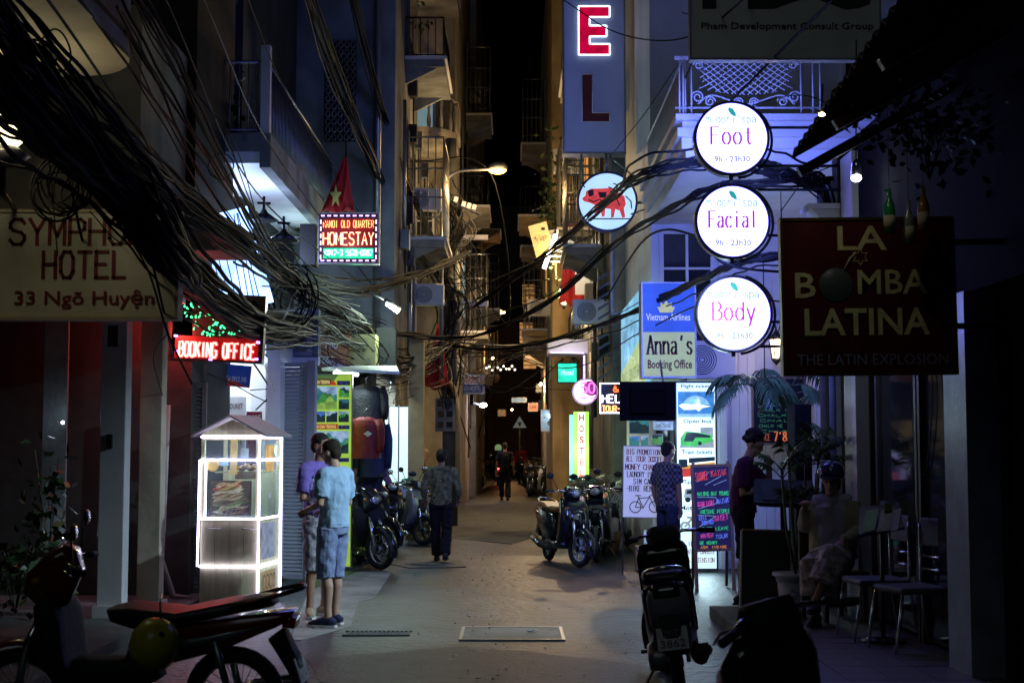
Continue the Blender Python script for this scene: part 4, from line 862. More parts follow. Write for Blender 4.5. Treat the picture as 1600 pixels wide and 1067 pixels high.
# fluorescent street light
t = thing('tube_street_light', 'greenish white fluorescent light on a slanting arm under the homestay sign', 'lamp', at(616, 481, 21.5))
P('tube', MB().tube([(-.11, 0, .08), (.07, 0, -.05)], .045, 8), E('tube_green_white', (.8, 1, .8), 26), t); P('shade', MB().tube([(-.14, 0, .13), (.09, 0, -.02)], [(.03, .1), (.03, .1)], 8), m_metal, t); P('arm', MB().tube([(-.38, 0, .24), (-.1, 0, .1)], .02, 6), m_metal, t)
lamp('POINT', (0, -.12, -.12), 70, (.75, 1, .82), t, .08)
# left mid level sign boxes
s = Sign('orange_sign_box', 'weathered orange brown sign box tilted below the louvred window', 'sign', 489, 512, 541, 572, 21.2, M('orange_board', (.45, .22, .08), .6, var=.3, grime=.4), th=.3, ry=.12); s.text('Phở', 505, 526, 524, 545, m_white, bold=.02)
s = Sign('brown_lettered_sign', 'narrow brown sign with white lettering sloping down to the left shop light', 'sign', 482, 556, 540, 578, 20.8, M('brown_board', (.12, .05, .03), .6), th=.06, ry=.45); s.text('RESTAURANT & COFFEE', 487, 561, 536, 572, m_white, bold=.02)
s = Sign('yellow_sign_box', 'plain pale yellow sign box next to the orange one', 'sign', 541, 522, 587, 570, 21.4, M('yellowish_board', (.6, .58, .25), .6, var=.2, grime=.3), th=.5)
s = Sign('dark_side_panel', 'dark metal panel hanging right of the pale yellow sign box', 'sign', 588, 512, 618, 574, 22.2, m_dark, th=.3)
t = thing('shop_canopy_light', 'white lit canopy with bright tube above the hanging clothes', 'canopy', at(575, 582, 20.6)); P('canopy', MB().add([(-.55, -.9, -.02), (.5, -.5, -.05), (.35, .7, .1), (-.5, .7, .1), (-.55, -.9, .02), (.5, -.5, -.01), (.35, .7, .14), (-.5, .7, .14)], [(0, 3, 2, 1), (4, 5, 6, 7), (0, 1, 5, 4), (1, 2, 6, 5), (2, 3, 7, 6), (3, 0, 4, 7)]), m_white, t)
P('tube', MB().tube([(-.42, -.6, -.04), (-.1, -.4, -.05)], .025, 8), e_white, t); lamp('AREA', (-.2, -.7, -.1), 16, (.7, .9, 1), t, .6, (-.5, .2, 0), .3)
# trekking poster stand
yg = E('poster_yellowgreen', (.5, .8, .08), .5, .1, base=(.45, .6, .05))
s = Sign('trekking_poster', 'tall lime green trekking poster with mountain photographs behind the two men', 'poster', 487, 585, 550, 885, 19.4, yg, th=.04, frame=m_metal, fw=.01)
def pc(n, c, k=.45): return E('pic_' + n, c, k, .5, scale=14)
PS, PG, PB, PD, PW = pc('sky', (.45, .65, .8)), pc('green', (.1, .4, .08)), pc('teal', (.06, .3, .28)), pc('dark', (.02, .05, .05)), pc('lime', (.35, .6, .1))
s.poly('green_corner', [(487, 585), (528, 585), (517, 600), (487, 600)], E('poster_green', (.15, .3, .08), .4)); s.rect('title_band', 489, 592, 516, 602, E('poster_brown', (.15, .06, .01), .3)); s.rect('price_band', 526, 595, 547, 602, E('poster_navy', (.02, .02, .12), .4))
s.poly('red_flash', [(514, 602), (519, 594), (526, 602)], E('poster_red', (.8, .05, .02), .5)); yl = E('poster_letter', (1, .8, .3), .7); s.text('SAPA TREKKING', 490, 594, 514, 600, yl, bold=.02); s.text('2 days 1 night', 528, 597, 545, 600, m_white)
s.photo(489, 604, 526, 640, [PS, PB, PG, PW], 1); s.photo(529, 604, 546, 621, [PS, PD, PG], 2); s.photo(529, 624, 546, 640, [PB, PD], 3, 'people'); s.photo(489, 643, 507, 660, [pc('blue', (.1, .3, .8)), PD], 4)
s.photo(509, 643, 527, 660, [PS, PD, PD], 5); s.photo(529, 643, 546, 660, [PS, PG, PD], 6, 'people'); s.rect('title_band', 489, 663, 528, 671, E('poster_red2', (.5, .04, .01), .5)); s.text('MAI CHAU TREKKING', 491, 664.5, 525, 669.5, yl, bold=.02); s.rect('price_band', 529, 665, 547, 671, MC['poster_navy']); s.text('1 day tour', 531, 666, 545, 669, m_white)
s.photo(489, 674, 507, 691, [PS, pc('pink', (.6, .15, .3)), PD], 7, 'people'); s.photo(509, 674, 546, 709, [PS, PB, PG, PD], 8); s.photo(489, 694, 507, 709, [PS, PB, PD], 9); s.rect('title_band', 489, 714, 510, 722, MC['poster_red2']); s.text('BA BE', 493, 715, 508, 720, yl, bold=.02)
s.rect('price_band', 529, 716, 547, 722, MC['poster_navy']); s.photo(489, 730, 546, 770, [PS, PB, PG], 10); s.photo(489, 776, 546, 810, [PS, PG, PD], 11)
# hanging clothes
def jacket(label, cx, cy0, cy1, Y, w, mat, tagm=True, rz=0, zipm=None):
    a = at(cx, cy0, Y); b = at(cx, cy1, Y); hh = a.z - b.z; t = thing('hanging_jacket', label, 'jacket', (a.x, Y, a.z), rz, 'jackets hanging outside the clothes shop')
    ring = lambda z, rx, ry: [(rx * math.cos(q) * (1 + .06 * math.sin(5 * q + z * 9)), ry * math.sin(q) * (1 + .1 * math.cos(7 * q + z * 13)), z) for q in np.linspace(0, 2 * pi, 25)[:-1]]
    zs = [(-.02, .08, .06), (-.06, .17, .08), (-.12, .24, .1), (-.3, .25, .12), (-.5, .25, .12), (-.75, .26, .13), (-1, .28, .14)]; vs = []; fs = []
    for z, rx, ry in zs: vs += ring(z * hh, rx * w / .25, ry)
    for i in range(len(zs) - 1):
        for j in range(24): fs.append((i * 24 + j, (i + 1) * 24 + j, (i + 1) * 24 + (j + 1) % 24, i * 24 + (j + 1) % 24))
    P('jacket_body', MB().add(vs, fs, True), mat, t)
    for sg in (-1, 1): P('sleeve', MB().tube([(sg * w * .85, 0, -.1 * hh), (sg * w * 1.08, -.02, -.35 * hh), (sg * w * 1.12, -.03, -.6 * hh), (sg * w * 1.1, -.05, -.85 * hh)], [.075, .07, .06, .05], 10), mat, t)
    P('hanger', MB().tube([(0, 0, -.03), (0, 0, .08), (.03, 0, .11)], .006, 5), m_metal, t)
    if tagm: P('paper_tag', MB().add([(0, -.16, -.42 * hh), (.06, -.165, -.35 * hh), (.12, -.16, -.42 * hh), (.06, -.155, -.49 * hh)], [(0, 1, 2, 3)]), m_white, t)
m_parka = M('parka_black', (.008, .008, .012), .5, var=.5, scale=12, bump=.8); m_jred = M('jacket_red', (.22, .012, .008), .6, var=.3, scale=5, bump=.4)
jacket('shiny black down jacket hanging highest at the clothes shop', 572, 600, 665, 20.2, .24, m_parka, False); jacket('bright red jacket with white tag hanging behind the woman in a vest', 570, 650, 716, 19.9, .2, m_jred)
jacket('navy blue jacket hanging behind the red one', 583, 655, 745, 20.5, .2, M('jacket_navy', (.02, .03, .09), .6, bump=.4), False); jacket('second dark quilted jacket with white stripes hanging at the shop edge', 564, 628, 700, 20.6, .18, m_parka, True)
# mid street left signs
s = Sign('guesthouse_sign', 'small red and blue guesthouse board over the far end of the alley', 'sign', 713, 586, 756, 615, 40, m_white, th=.06, frame=m_metal)
s.rect('blue_half', 713, 601, 754, 613, m_blue); s.text('GUESTHOUSE 51', 714, 589, 754, 599, M('sign_red', (.5, .03, .02), .5), bold=.02); s.text('HANOI HOSTEL', 716, 603, 752, 611, m_white, bold=.01); lamp('POINT', (0, -.6, .8), 4, (.7, .85, 1), s.root)
t = thing('warning_sign', 'small triangular warning road sign in the middle distance', 'road sign', at(812, 700, 62) * Vector((1, 1, 0))); zc = at(812, 661, 62).z; m_dimw = E('faint_glow_white', (.5, .6, .6), .12)  # plate has no lamp, its brightness is put in as faint emission
P('plate', MB().prism([(-.3, zc - .2), (.3, zc - .2), (0, zc + .3)], 'xz', 0, .03), m_dimw, t); P('symbol', MB().prism([(-.05, zc - .12), (.05, zc - .12), (.07, zc + .05), (-.07, zc + .05)], 'xz', -.01, -.004), m_black, t); P('post', MB().tube([(0, .05, 0), (0, .05, zc + .2)], .04), m_metal, t)
s = Sign('house_number_sign', 'small white sign with number 66 lit by a bright lamp', 'sign', 846, 641, 880, 673, 38, E('sign66', (.5, .7, .85), .35), th=.06, frame=m_white); s.text('66', 855, 656, 868, 664, bl, bold=.02); s.text('AUTHENTIC', 849, 650, 874, 654, bl)
P('lamp_bulb', MB().ball((s.L(861, 650)[0], -.12, s.L(861, 650)[1]), .07), E('cool_bulb', (.75, .9, 1), 30), s.root); lamp('POINT', (0, -.5, .4), 160, (.75, .88, 1), s.root, .08); s.rect('lower_board', 864, 674, 885, 700, M('board_blue', (.1, .2, .3), .5))
for (px, py, Y, c, pw, lab) in ((755, 633, 44, (.7, .75, 1), 40, 'small bluish white lamp on a bracket over the far left bikes'), (781, 488, 58, (1, .55, .2), 60, 'distant sodium street lamp glowing in the dark gap')):
    t = thing('far_street_light', lab, 'street lamp', at(px, py, Y)); P('lens', MB().ball((0, 0, 0), (.12 if Y < 50 else .22, .1, .07)), E('far_lamp_%d' % px, c, 22), t); P('arm', MB().tube([(-.1, 0, .02), (-.9, .2, .3)], .03), m_metal, t); lamp('POINT', (0, -.15, -.2), pw, c, t, .1)
t = thing('floodlight_row', 'row of four small warm floodlights on a slanting rail right of the street lamp pole', 'lamps', at(733, 326, 27)); m = MB(); P('rail', MB().tube([(-.35, 0, .14), (.2, 0, -.12)], .02), m_metal, t)
fl = MB().box(-.035, .035, -.05, .0, -.05, .04).mesh('floodlight', E('small_flood', (1, .7, .35), 1.6)); 
for i, (dx, dz) in enumerate(((-.25, .12), (-.1, .03), (0, 0), (.1, -.03))): rep('floodlight_head', fl, t, [(dx, 0, dz + .06)], [(0, .3, 0)])
# green sign, pink crescent, neon board, hostel, monitor
s = Sign('green_cross_sign', 'small bright green backlit sign on the ochre house', 'sign', 872, 568, 901, 597, 30, E('green_sign', (.02, .75, .5), 1.3, .4, scale=5), th=.12, frame=m_black); s.text('Hotel', 877, 578, 896, 586, e_grnw)
t, r = disc_sign('crescent_sign', 'round pink neon sign with white crescent and number 50', 914, 612, 40, 23, E('crescent_dark', (.12, .02, .1), .3), m_white); 
P('crescent', MB().prism([(r * .9 * math.cos(q), r * .9 * math.sin(q)) for q in np.linspace(1.2, 5.6, 24)] + [(.1 + r * .62 * math.cos(q), .06 + r * .62 * math.sin(q)) for q in np.linspace(5.3, 1.4, 20)], 'xz', -.03, -.012), E('crescent_white', (1, .55, 1), 2.6, .3), t)
m = MB(); neon(m, '50', -.06, -.02, .15, .14, -.04, .014); P('lettering', m, E('neon_pink', (1, .1, .6), 3), t); m = MB(); neon(m, 'happy hour', -.08, -.12, .17, -.06, -.04, .005); P('small_lettering', m, MC['neon_pink'], t); lamp('POINT', (0, -.3, 0), 5, (1, .5, 1), t)
s = Sign('neon_tour_sign', 'black neon board with white and orange lettering ending in TOUR beside the blank screen', 'sign', 937, 598, 995, 646, 22.3, m_black, th=.1); e_nw = E('neon_white', (.9, .85, 1), 4)
s.line('neon_border', [[(938, 599), (994, 599), (994, 645), (938, 645), (938, 599)]], .018, e_nw); s.text('HELLO', 941, 617, 990, 629, e_nw, kind='neon', r=.013, y=-.02); s.text('TOUR-VISA', 941, 634, 992, 643, e_org, kind='neon', r=.011, y=-.02, gap=1.2); s.text('&', 958, 603, 966, 612, E('neon_red', (1, .1, .03), 4), kind='neon', r=.011, y=-.02)
s = Sign('hostel_sign', 'vertical yellow green lightbox reading HOSTEL', 'sign', 897, 643, 920, 750, 24, E('hostel_green', (.45, .95, .12), 1.0, .15, scale=2), th=.15); s.rect('white_column', 903, 644, 914, 749, E('hostel_white', (1, .95, .8), 1.5, .15))
for i, ch in enumerate('HOSTEL'): s.text(ch, 905, 647 + 17.3 * i, 912.5, 658 + 17.3 * i, e_red if i > 3 else M('hostel_red', (.6, .02, .02), .5), bold=.03)
s.rect('side_panel', 890, 648, 896.5, 752, E('hostel_side', (.3, .9, 1), 1.1)); lamp('POINT', (0, -.5, .5), 12, (.8, 1, .7), s.root)
s = Sign('blank_screen', 'black rectangular screen seen from behind, hanging under the booking office box sign', 'screen', 969, 596, 1055, 657, 17.6, M('screen_black', (.003, .003, .003), .8, bump=0, spec=.1), th=.09); P('rear_bulge', MB().box(-.22, .22, -.06, -.003, .08, .4), M('screen_back', (.002, .002, .002), .9, bump=0, spec=.1), s.root, bevel=.02); P('bracket', MB().tube([(.2, .05, .45), (.2, .4, .75)], .015), m_metal, s.root)
for (a, lab, cols, sd) in (((983, 655, 1015, 678), 'poster of two people taped inside the booking office glass', (PB, PD), 31), ((983, 681, 999, 698), 'small blue poster below the poster of two people', (pc('blue', (.1, .3, .8)), PB), 32), ((1001, 680, 1014, 697), 'small pale blue poster beside the white notice', (PS, PB), 33), ((1018, 678, 1036, 695), 'small green landscape poster in the booking office', (PD, PG), 34), ((1020, 658, 1052, 672), 'white notice with an address in the booking office', (PS, PS), 35)):
    s = Sign('wall_poster', lab, 'poster', *a, 19.3, m_white, th=.02, group='posters in the booking office'); s.photo(a[0] + 1, a[1] + 1, a[2] - 1, a[3] - 1, cols, sd, 'people' if sd in (31,) else 'hills')
    if sd == 35: s.text('ZARA TRAVEL', 1024, 662, 1048, 668, bl)
# BIG PROMOTION sign
t_ = at(1003, 808, 18.6)
s = Sign('promotion_board', 'white board on legs reading BIG PROMOTION with a bicycle drawing', 'sign', 973, 697, 1035, 808, 18.6, E('promo_white', (.65, .7, 1), .4, .06, base=(.7, .7, .75)), th=.03, ry=.02, frame=m_metal, fw=.006)
dr = M('promo_red', (.3, .01, .05), .5, bump=0)
for (txt, y, x0, x1, mt) in (('BIG PROMOTION', 702, 978, 1029, dr), ('ALL TOUR 30%OFF', 713, 977, 1033, dr), ('MONEY CHANGE', 725.5, 976, 1031, dr), ('LAUNDRY 15.000', 737, 979, 1032, bl), ('SIM CARD', 748, 989, 1022, bl), ('-BIKE RENTAL', 759, 978, 1031, bl)): s.text(txt, x0, y, x1, y + 8, mt, kind='serif', wv=.24, wh=.09, ser=.45, gap=1.3)
def circ(cx, cy, r, n=22): return [(cx + r * math.cos(2 * pi * i / n), cy + r * math.sin(2 * pi * i / n)) for i in range(n + 1)]
s.line('bicycle_drawing', [circ(992, 792, 8.5), circ(1022, 791, 8.5), [(992, 792), (997, 778), (1013, 777), (1004, 793), (992, 792)], [(996, 775), (1004, 793)], [(992, 774), (1000, 774)], [(1022, 791), (1013, 775), (1017, 773)]], .011, bl)
P('leg', MB().box(-s.w / 2, -s.w / 2 + .02, .01, .03, -.95 + .03, 0), m_woodd, s.root); P('leg', MB().box(s.w / 2 - .02, s.w / 2, .01, .03, -.95 + .03, 0), m_woodd, s.root)
t = thing('display_crate', 'wooden crate with leaflets and bottles behind the promotion board', 'crate', (2.0, 19.0, 0)); P('box', MB().box(-.35, .25, 0, .3, .02, .34), m_woodf, t); bo = MB().box(-.05, .05, 0, .01, 0, .2).mesh('leaflet', PS); rep('leaflet', bo, t, [(-.2 + .13 * i, -.01 * i, .36) for i in range(4)]); lamp('POINT', (.3, -.5, 1.9), 5, (.7, .85, 1), t)
# flight ticket backlit panel
s = Sign('ticket_lightbox', 'tall backlit white panel listing Flight tickets, Open bus and Train tickets', 'sign', 1059, 598, 1117, 888, 19.1, E('ticket_white', (.66, .95, 1), 1.1, .08, scale=2, base=(.6, .7, .7)), th=.12, frame=m_black, fw=.02)
tb = E('ticket_black', (.02, .03, .04), .2, base=(.02, .02, .02))
for (txt, x0, x1, y0, y1) in (('Flight tickets!', 1066, 1114, 600, 608), ('Open bus', 1069, 1111, 655, 663), ('Train tickets', 1066, 1112, 703, 710), ('Taxi - Car', 1068, 1108, 750, 757), ('Motobikes', 1064, 1108, 790, 797)): s.text(txt, x0, y0, x1, y1, tb, bold=.015)
tr_ = E('ticket_red', (.3, .04, .08), .4)
for (txt, y) in (('ALL VIETNAM TOURS', 846), ('TO LAO AND CAMBODIA', 858), ('VISA EXTENSION', 871)): s.text(txt, 1063, y, 1113, y + 7, tr_, kind='serif', wv=.22, wh=.1, gap=1.3)
def tc(n, c, k=.8): return E('tk_' + n, c, k, .3, scale=12)
bs = tc('sky', (.05, .25, .55)); ls = tc('lsky', (.3, .6, .9)); wh = tc('white', (.8, .95, 1), 1.1); dk = tc('dark', (.02, .05, .06), .3); gr = tc('green', (.08, .6, .12)); rd = tc('red', (.6, .05, .03)); og = tc('orange', (.8, .4, .05)); gy = tc('grey', (.3, .38, .42))
s.rect('flight_picture', 1061, 612, 1115, 652, bs); s.poly('earth_rim', circ(1088, 640, 22, 16)[9:16] + [(1110, 632), (1088, 622), (1066, 632)], ls); s.poly('aeroplane', [(1062, 634), (1067, 631), (1088, 632), (1091, 621), (1095, 632), (1111, 635), (1097, 638), (1092, 643), (1088, 640), (1070, 641)], wh); s.rect('sea', 1061, 647, 1115, 652, ls)
s.rect('bus_picture', 1063, 668, 1114, 700, wh); s.poly('city', [(1094, 668), (1113, 668), (1113, 684), (1094, 680)], gy); s.poly('road', [(1063, 696), (1114, 686), (1114, 700), (1063, 700)], gy); s.poly('coach_body', [(1064, 684), (1072, 674), (1098, 677), (1112, 681), (1112, 690), (1086, 698), (1064, 697)], gr); s.poly('coach_windows', [(1069, 690), (1073, 677), (1085, 676), (1109, 681), (1108, 684), (1086, 684), (1083, 690)], dk); s.poly('coach_wheel', circ(1093, 693, 3), dk)
s.rect('train_picture', 1061, 714, 1115, 747, wh); s.poly('train_red', [(1061, 732), (1115, 726), (1115, 742), (1061, 746)], rd); s.poly('train_yellow', [(1061, 728), (1115, 722), (1115, 727), (1061, 734)], og); s.poly('train_front', [(1061, 718), (1074, 718), (1074, 730), (1061, 731)], dk); s.poly('train_roof', [(1076, 716), (1115, 714), (1115, 720), (1076, 724)], dk)
s.poly('taxi_body', [(1068, 776), (1070, 764), (1090, 762), (1096, 770), (1108, 772), (1108, 780), (1070, 782)], gy); s.poly('taxi_window', [(1072, 772), (1073, 766), (1088, 765), (1091, 771)], dk); s.poly('taxi_wheel', circ(1074, 781, 4), dk); s.poly('taxi_wheel', circ(1101, 780, 4), dk)
s.line('motorbike_drawing', [circ(1070, 822, 6), circ(1100, 822, 6), [(1070, 822), (1078, 812), (1096, 812), (1100, 822)], [(1074, 808), (1086, 810), (1094, 804)]], .03, gy)
lamp('AREA', (0, -.05, 1.3), 42, (.62, .9, 1), s.root, .45, (-pi / 2, 0, 0), 2.2)
# chalkboard A-frame
s = Sign('chalkboard', 'blue black chalkboard on wooden stand covered in pink, green and blue writing', 'chalkboard', 1088, 729, 1142, 857, 16.6, E('chalk_board', (.03, .03, .16), .35, .4, base=(.02, .02, .05), scale=2), th=.02, ry=-.03, frame=m_woodf, fw=.03)
cg, cp_, cb, cr_, cw = [E('chalk_' + n, c, .55, .4, scale=30) for n, c in (('green', (.05, .65, .25)), ('pink', (.75, .08, .45)), ('blue', (.15, .25, 1)), ('red', (.8, .08, .12)), ('white', (.3, .45, .8)))]
rnd = random.Random(3)
for (txt, x0, y0, x1, y1, mt, rise) in (('SNORKEL', 1091, 738, 1110, 751, cr_, .05), ('KAYAK', 1115, 735, 1138, 745, cr_, .05), ('HALONG BAY TOURS', 1093, 768, 1140, 774, cg, 0), ('KAYAK CASTLE', 1093, 783, 1118, 791, cp_, .03), ('KAYAK', 1122, 780, 1140, 788, cb, .05), ('AWESOME PEOPLE', 1096, 796, 1141, 802, cg, 0), ('CELL', 1094, 806, 1106, 812, cb, .03), ('(TUBINGS)', 1095, 814, 1118, 820, cb, .05), ('SUNSET', 1116, 806, 1138, 814, cp_, .04), ('NEVER LEAVE', 1094, 823, 1138, 828, cg, 0), ('MONTEN', 1096, 834, 1114, 840, cp_, .03), ('TOUR', 1118, 836, 1136, 842, cb, .04), ('BE WONKY', 1094, 845, 1120, 850, cg, 0), ('ASK INSIDE', 1095, 852.5, 1134, 856, E('chalk_orange', (.8, .3, .08), .5), 0)):
    s.text(txt, x0, y0, x1, y1, mt, kind='neon', r=.0045, jit=.25, rise=rise * s.h * .4, y=-.005, name='chalk_writing')
s.line('chalk_strokes', [[(1093, 752), (1112, 737)], [(1105, 757), (1130, 744)], [(1118, 758), (1138, 750)], [(1093, 776), (1120, 777), (1126, 785), (1094, 794)], [(1092, 804), (1120, 806), (1094, 822)], [(1094, 858), (1136, 857)]], .006, cw)
h0 = s.root.location.z; P('leg', MB().box(-s.w / 2 - .03, -s.w / 2 + .01, -.01, .03, -h0, -.03), m_woodf, s.root); P('leg', MB().box(s.w / 2 - .01, s.w / 2 + .03, -.01, .03, -h0, -.03), m_woodf, s.root); P('rear_leg', MB().tube([(-.2, .03, 1.0), (-.2, .5, -h0 + .01)], .018).tube([(.2, .03, 1.0), (.2, .5, -h0 + .01)], .018), m_woodf, s.root)
# wall blackboard
s = Sign('wall_blackboard', 'dark framed menu board with green scribbles and orange prices on the planked wall', 'chalkboard', 1178, 592, 1256, 692, 18.9, m_black, th=.03, frame=m_woodf, fw=.03)
for i in range(9): s.text('CHALK MENU'[: rnd.randint(4, 9)], 1184 + rnd.uniform(0, 6), 606 + 8.2 * i, 1222 + rnd.uniform(0, 28), 610 + 8.2 * i, E('chalk_green_dim', (.1, .45, .2), .16), kind='neon', r=.005, jit=.4, y=-.005, name='chalk_writing')
s.text("7'8", 1209, 675, 1228, 689, E('price_orange', (.9, .2, .06), .6), kind='neon', r=.01, y=-.006)
s.text('PRICE', 1184, 678, 1203, 688, E('price_orange_dim', (.6, .15, .05), .3), kind='neon', r=.006, y=-.006)
# wall lanterns
def lantern(label, px, py, Y, pw, s_=1, col=(1, .72, .35), es=5, by=.3):
    t = thing('wall_lantern', label, 'lamp', at(px, py, Y), 0, 'wall lanterns'); k = s_
    P('glow', MB().lathe([(.05 * k, -.13 * k), (.07 * k, 0), (.09 * k, .13 * k)], 8, smooth=False), E('lantern_glow%d' % px, col, es, .3, scale=12), t); m = MB()
    for i in range(6): a = i * pi / 3; m.tube([(.065 * k * math.cos(a), .065 * k * math.sin(a), -.15 * k), (.105 * k * math.cos(a), .105 * k * math.sin(a), .15 * k)], .008 * k, 4)
    P('cage', m, m_black, t); P('cap', MB().lathe([(.12 * k, .14 * k), (.05 * k, .22 * k), (.02 * k, .26 * k), (0, .3 * k)], 8), m_black, t); P('foot', MB().lathe([(0, -.24 * k), (.05 * k, -.19 * k), (.08 * k, -.15 * k), (.03 * k, -.14 * k)], 8), m_black, t)
    P('bracket', MB().tube([(0, 0, .28 * k), (0, .1, .38 * k), (0, by, .3 * k)], .012 * k), m_black, t); lamp('POINT', (0, -.2, 0), pw, col, t, .06)
lantern('black lantern glowing warm on the planked spa wall', 1213, 545, 19.2, 7, .95, (1, .78, .5), 4)
lantern('ornate lantern on the ochre house above the white balcony', 881, 463, 33.4, 380, 1.3, (1, .72, .38), 8, 1.4); lantern('small second lantern higher up beside the red flag', 905, 436, 32.8, 160, .9, (1, .72, .38), 8, 1.8)
# white tube frame, yellow sign near bull
s = Sign('slanted_yellow_sign', 'small slanted yellow sign with faint writing left of the bull sign', 'sign', 837, 348, 866, 398, 31, E('yellow_lit', (.85, .6, .22), .5, .2), th=.1, ry=-.25); s.text('My Saigon', 841, 366, 862, 378, m_woodd)
s.root.rotation_euler[2] = -.2
t = thing('tube_lit_grille', 'bright white slanting tube lamp beside the dark canopy grille', 'lamp', at(860, 395, 31)); P('tube', MB().tube([(-.14, 0, -.35), (.12, 0, .4)], .045, 8), e_white, t); lamp('POINT', (.2, -.4, 0), 40, (1, .85, .6), t)
P('canopy', MB().box(-.2, 1.3, 0, 2.2, .5, .56), m_black, t)
me = MB().box(0, 1.25, -.02, .02, 0, .03).mesh('canopy_bar', m_metal); rep('canopy_bar', me, t, [(0, .1, .4 - .12 * i) for i in range(6)]); P('wall_plate', MB().box(.55, 1.3, .2, .25, -.9, .4), m_white, t)
t = thing('lit_soffit', 'pale lilac lit canopy with violet LED string above the green sign', 'canopy', at(882, 552, 30.5)); P('canopy', MB().box(-.35, .5, 0, 1.2, .0, .3), m_white, t); P('led_string', MB().tube([(.42, -.05, -.6), (.42, -.05, -.05)], .02), e_pur, t); P('led_string', MB().tube([(-.3, -.04, .02), (.42, -.04, .0)], .012), e_purw, t); lamp('POINT', (.1, -.5, -.1), 10, (.75, .7, 1), t)
# flags
def flag(label, px, pytop, pybot, Y, w, star=True, fold=0, rz=0, tip=0):
    a = at(px, pytop, Y); b = at(px, pybot, Y); h = a.z - b.z; t = thing('red_flag', label, 'flag', (a.x, Y, a.z), rz, 'red flags'); vs = []; nx_, nz_ = 16, 14
    for j in range(nz_ + 1):
        v = j / nz_; ww = w * (.12 + .88 * v ** 1.1)
        for i in range(nx_ + 1): u = i / nx_ - .5; vs.append((u * ww + tip * v, .06 * math.sin(u * 14 + v * 2) * (v + .2), -v * h - .08 * w * math.cos(u * 9) * v))
    fs = [(j * (nx_ + 1) + i, (j + 1) * (nx_ + 1) + i, (j + 1) * (nx_ + 1) + i + 1, j * (nx_ + 1) + i + 1) for j in range(nz_) for i in range(nx_)]
    o = P('cloth', MB().add(vs, fs, True), m_redc, t); o.modifiers.new('solid', 'SOLIDIFY').thickness = .004
    P('staff', MB().tube([(0, .05, .25), (0, .05, -.1), (tip * .3, .6, -h)], .015), m_woodd, t)
    if star:
        c = (tip * .75 - .04, -.72 * h); q = []
        for i in range(10): rr = (.16 if i % 2 == 0 else .065) * w / .5; q.append((c[0] + rr * .6 * math.sin(i * pi / 5), -.1, c[1] + rr * 1.2 * math.cos(i * pi / 5)))
        P('star', MB().quad(*q), M('star_yellow', (.7, .6, .12), .7), t)
flag('red flag with yellow star hanging above the homestay sign', 540, 246, 333, 20.8, .5, True, tip=-.12); flag('dark red flag hanging furled on the ochre house', 890, 352, 476, 32, .7, False, tip=.1); flag('dim red flag wrapped round the electricity pole', 687, 508, 606, 29.2, .6, False, tip=-.1)
lamp('POINT', at(560, 290, 19.5), 2.2, (.6, .8, .9), None, .1)
# hanging bulb and bottles of the bar
t = thing('hanging_bulb', 'single bright bulb in a clear socket hanging at the bar corner', 'lamp', at(1338, 278, 12)); P('bulb', MB().ball((0, 0, 0), (.045, .045, .035)), E('bulb_cool', (.8, .85, 1), 25), t); P('socket', MB().lathe([(.05, .02), (.04, .12), (.015, .16)], 12), m_steel, t); P('cord', MB().tube([(0, 0, .15), (.02, 0, 1.2)], .006), m_cable, t); lamp('SPOT', (-.02, -.02, -.07), 1250, (.64, .86, 1), t, .05, aim(t.location, (-1.3, 14.8, .4)), spot=1.1); lamp('POINT', (0, -.06, -.08), 4, (.7, .8, 1), t, .03)
def bottle(label, px, py, Y, col, s_=1):
    t = thing('hanging_bottle', label, 'bottle', at(px, py, Y), 0, 'bottles hanging from the awning'); P('glass', MB().lathe([(0, -.12), (.036, -.12), (.038, 0), (.034, .05), (.014, .1), (.013, .16), (0, .16)], 14), glassmat('bottle_' + label.split()[0], col, .85, .1), t)
    P('label', MB().lathe([(.039, -.09), (.039, -.01)], 14), m_cream, t); P('string', MB().tube([(0, 0, .16), (0, 0, .7)], .002, 4), m_cable2, t)
bottle('green glass bottle hanging above the bar sign', 1390, 335, 8.9, (.02, .3, .08)); bottle('amber bottle with pale cap hanging right of the green one', 1443, 330, 8.9, (.35, .2, .03)); bottle('clear bottle hanging between the green and amber bottles', 1420, 352, 8.95, (.2, .25, .25))
t = thing('bar_spotlight', 'tiny warm lamp fixed to the awning rafter', 'lamp', at(1284, 179, 8.5)); lamp('SPOT', (0, -.01, -.03), 2.2, (1, .9, .7), t, .02, aim(t.location, (2.35, 9.2, 2.5)), spot=1.5); P('lens', MB().ball((0, 0, 0), (.02, .01, .012)), e_warm, t); P('stem', MB().tube([(0, .02, 0), (0.02, .05, .2)], .006), m_black, t)

# ================= FOOD KIOSK =================
p = at(355, 948, 14.7); p2 = at(402, 955, 14.55)
t = thing('food_kiosk', 'wooden food kiosk outlined in white violet LED strips with pitched roof', 'kiosk', (p.x, 14.75, .01), -.13); W, D_, z1, zc, ze, zr = .31, .75, .02, 1.0, 1.74, 1.97
hz = lambda py: at(355, py, 14.7).z
z_b, z_s1, z_s2, z_s3, z_e, z_r = .02, hz(887), hz(812) , hz(720), hz(684), hz(652)
z_m = hz(812)
pm_ = MB().box(-.076, .076, 0, .02, z_b, z_m - .02).mesh('plank', m_wood); rep('plank', pm_, t, [(-.232 + .155 * i, 0, 0) for i in range(4)])
pm2 = MB().box(0, .02, -.09, .09, z_b, z_m - .02).mesh('plank', m_wood); rep('plank', pm2, t, [(W - .02, .095 + .187 * i, 0) for i in range(4)])
P('back_wall', MB().box(-W, W, D_ - .02, D_, z_b, z_e - .35).box(-W, -W + .02, .022, D_ - .021, z_b, z_m), m_wood, t)
m = MB()
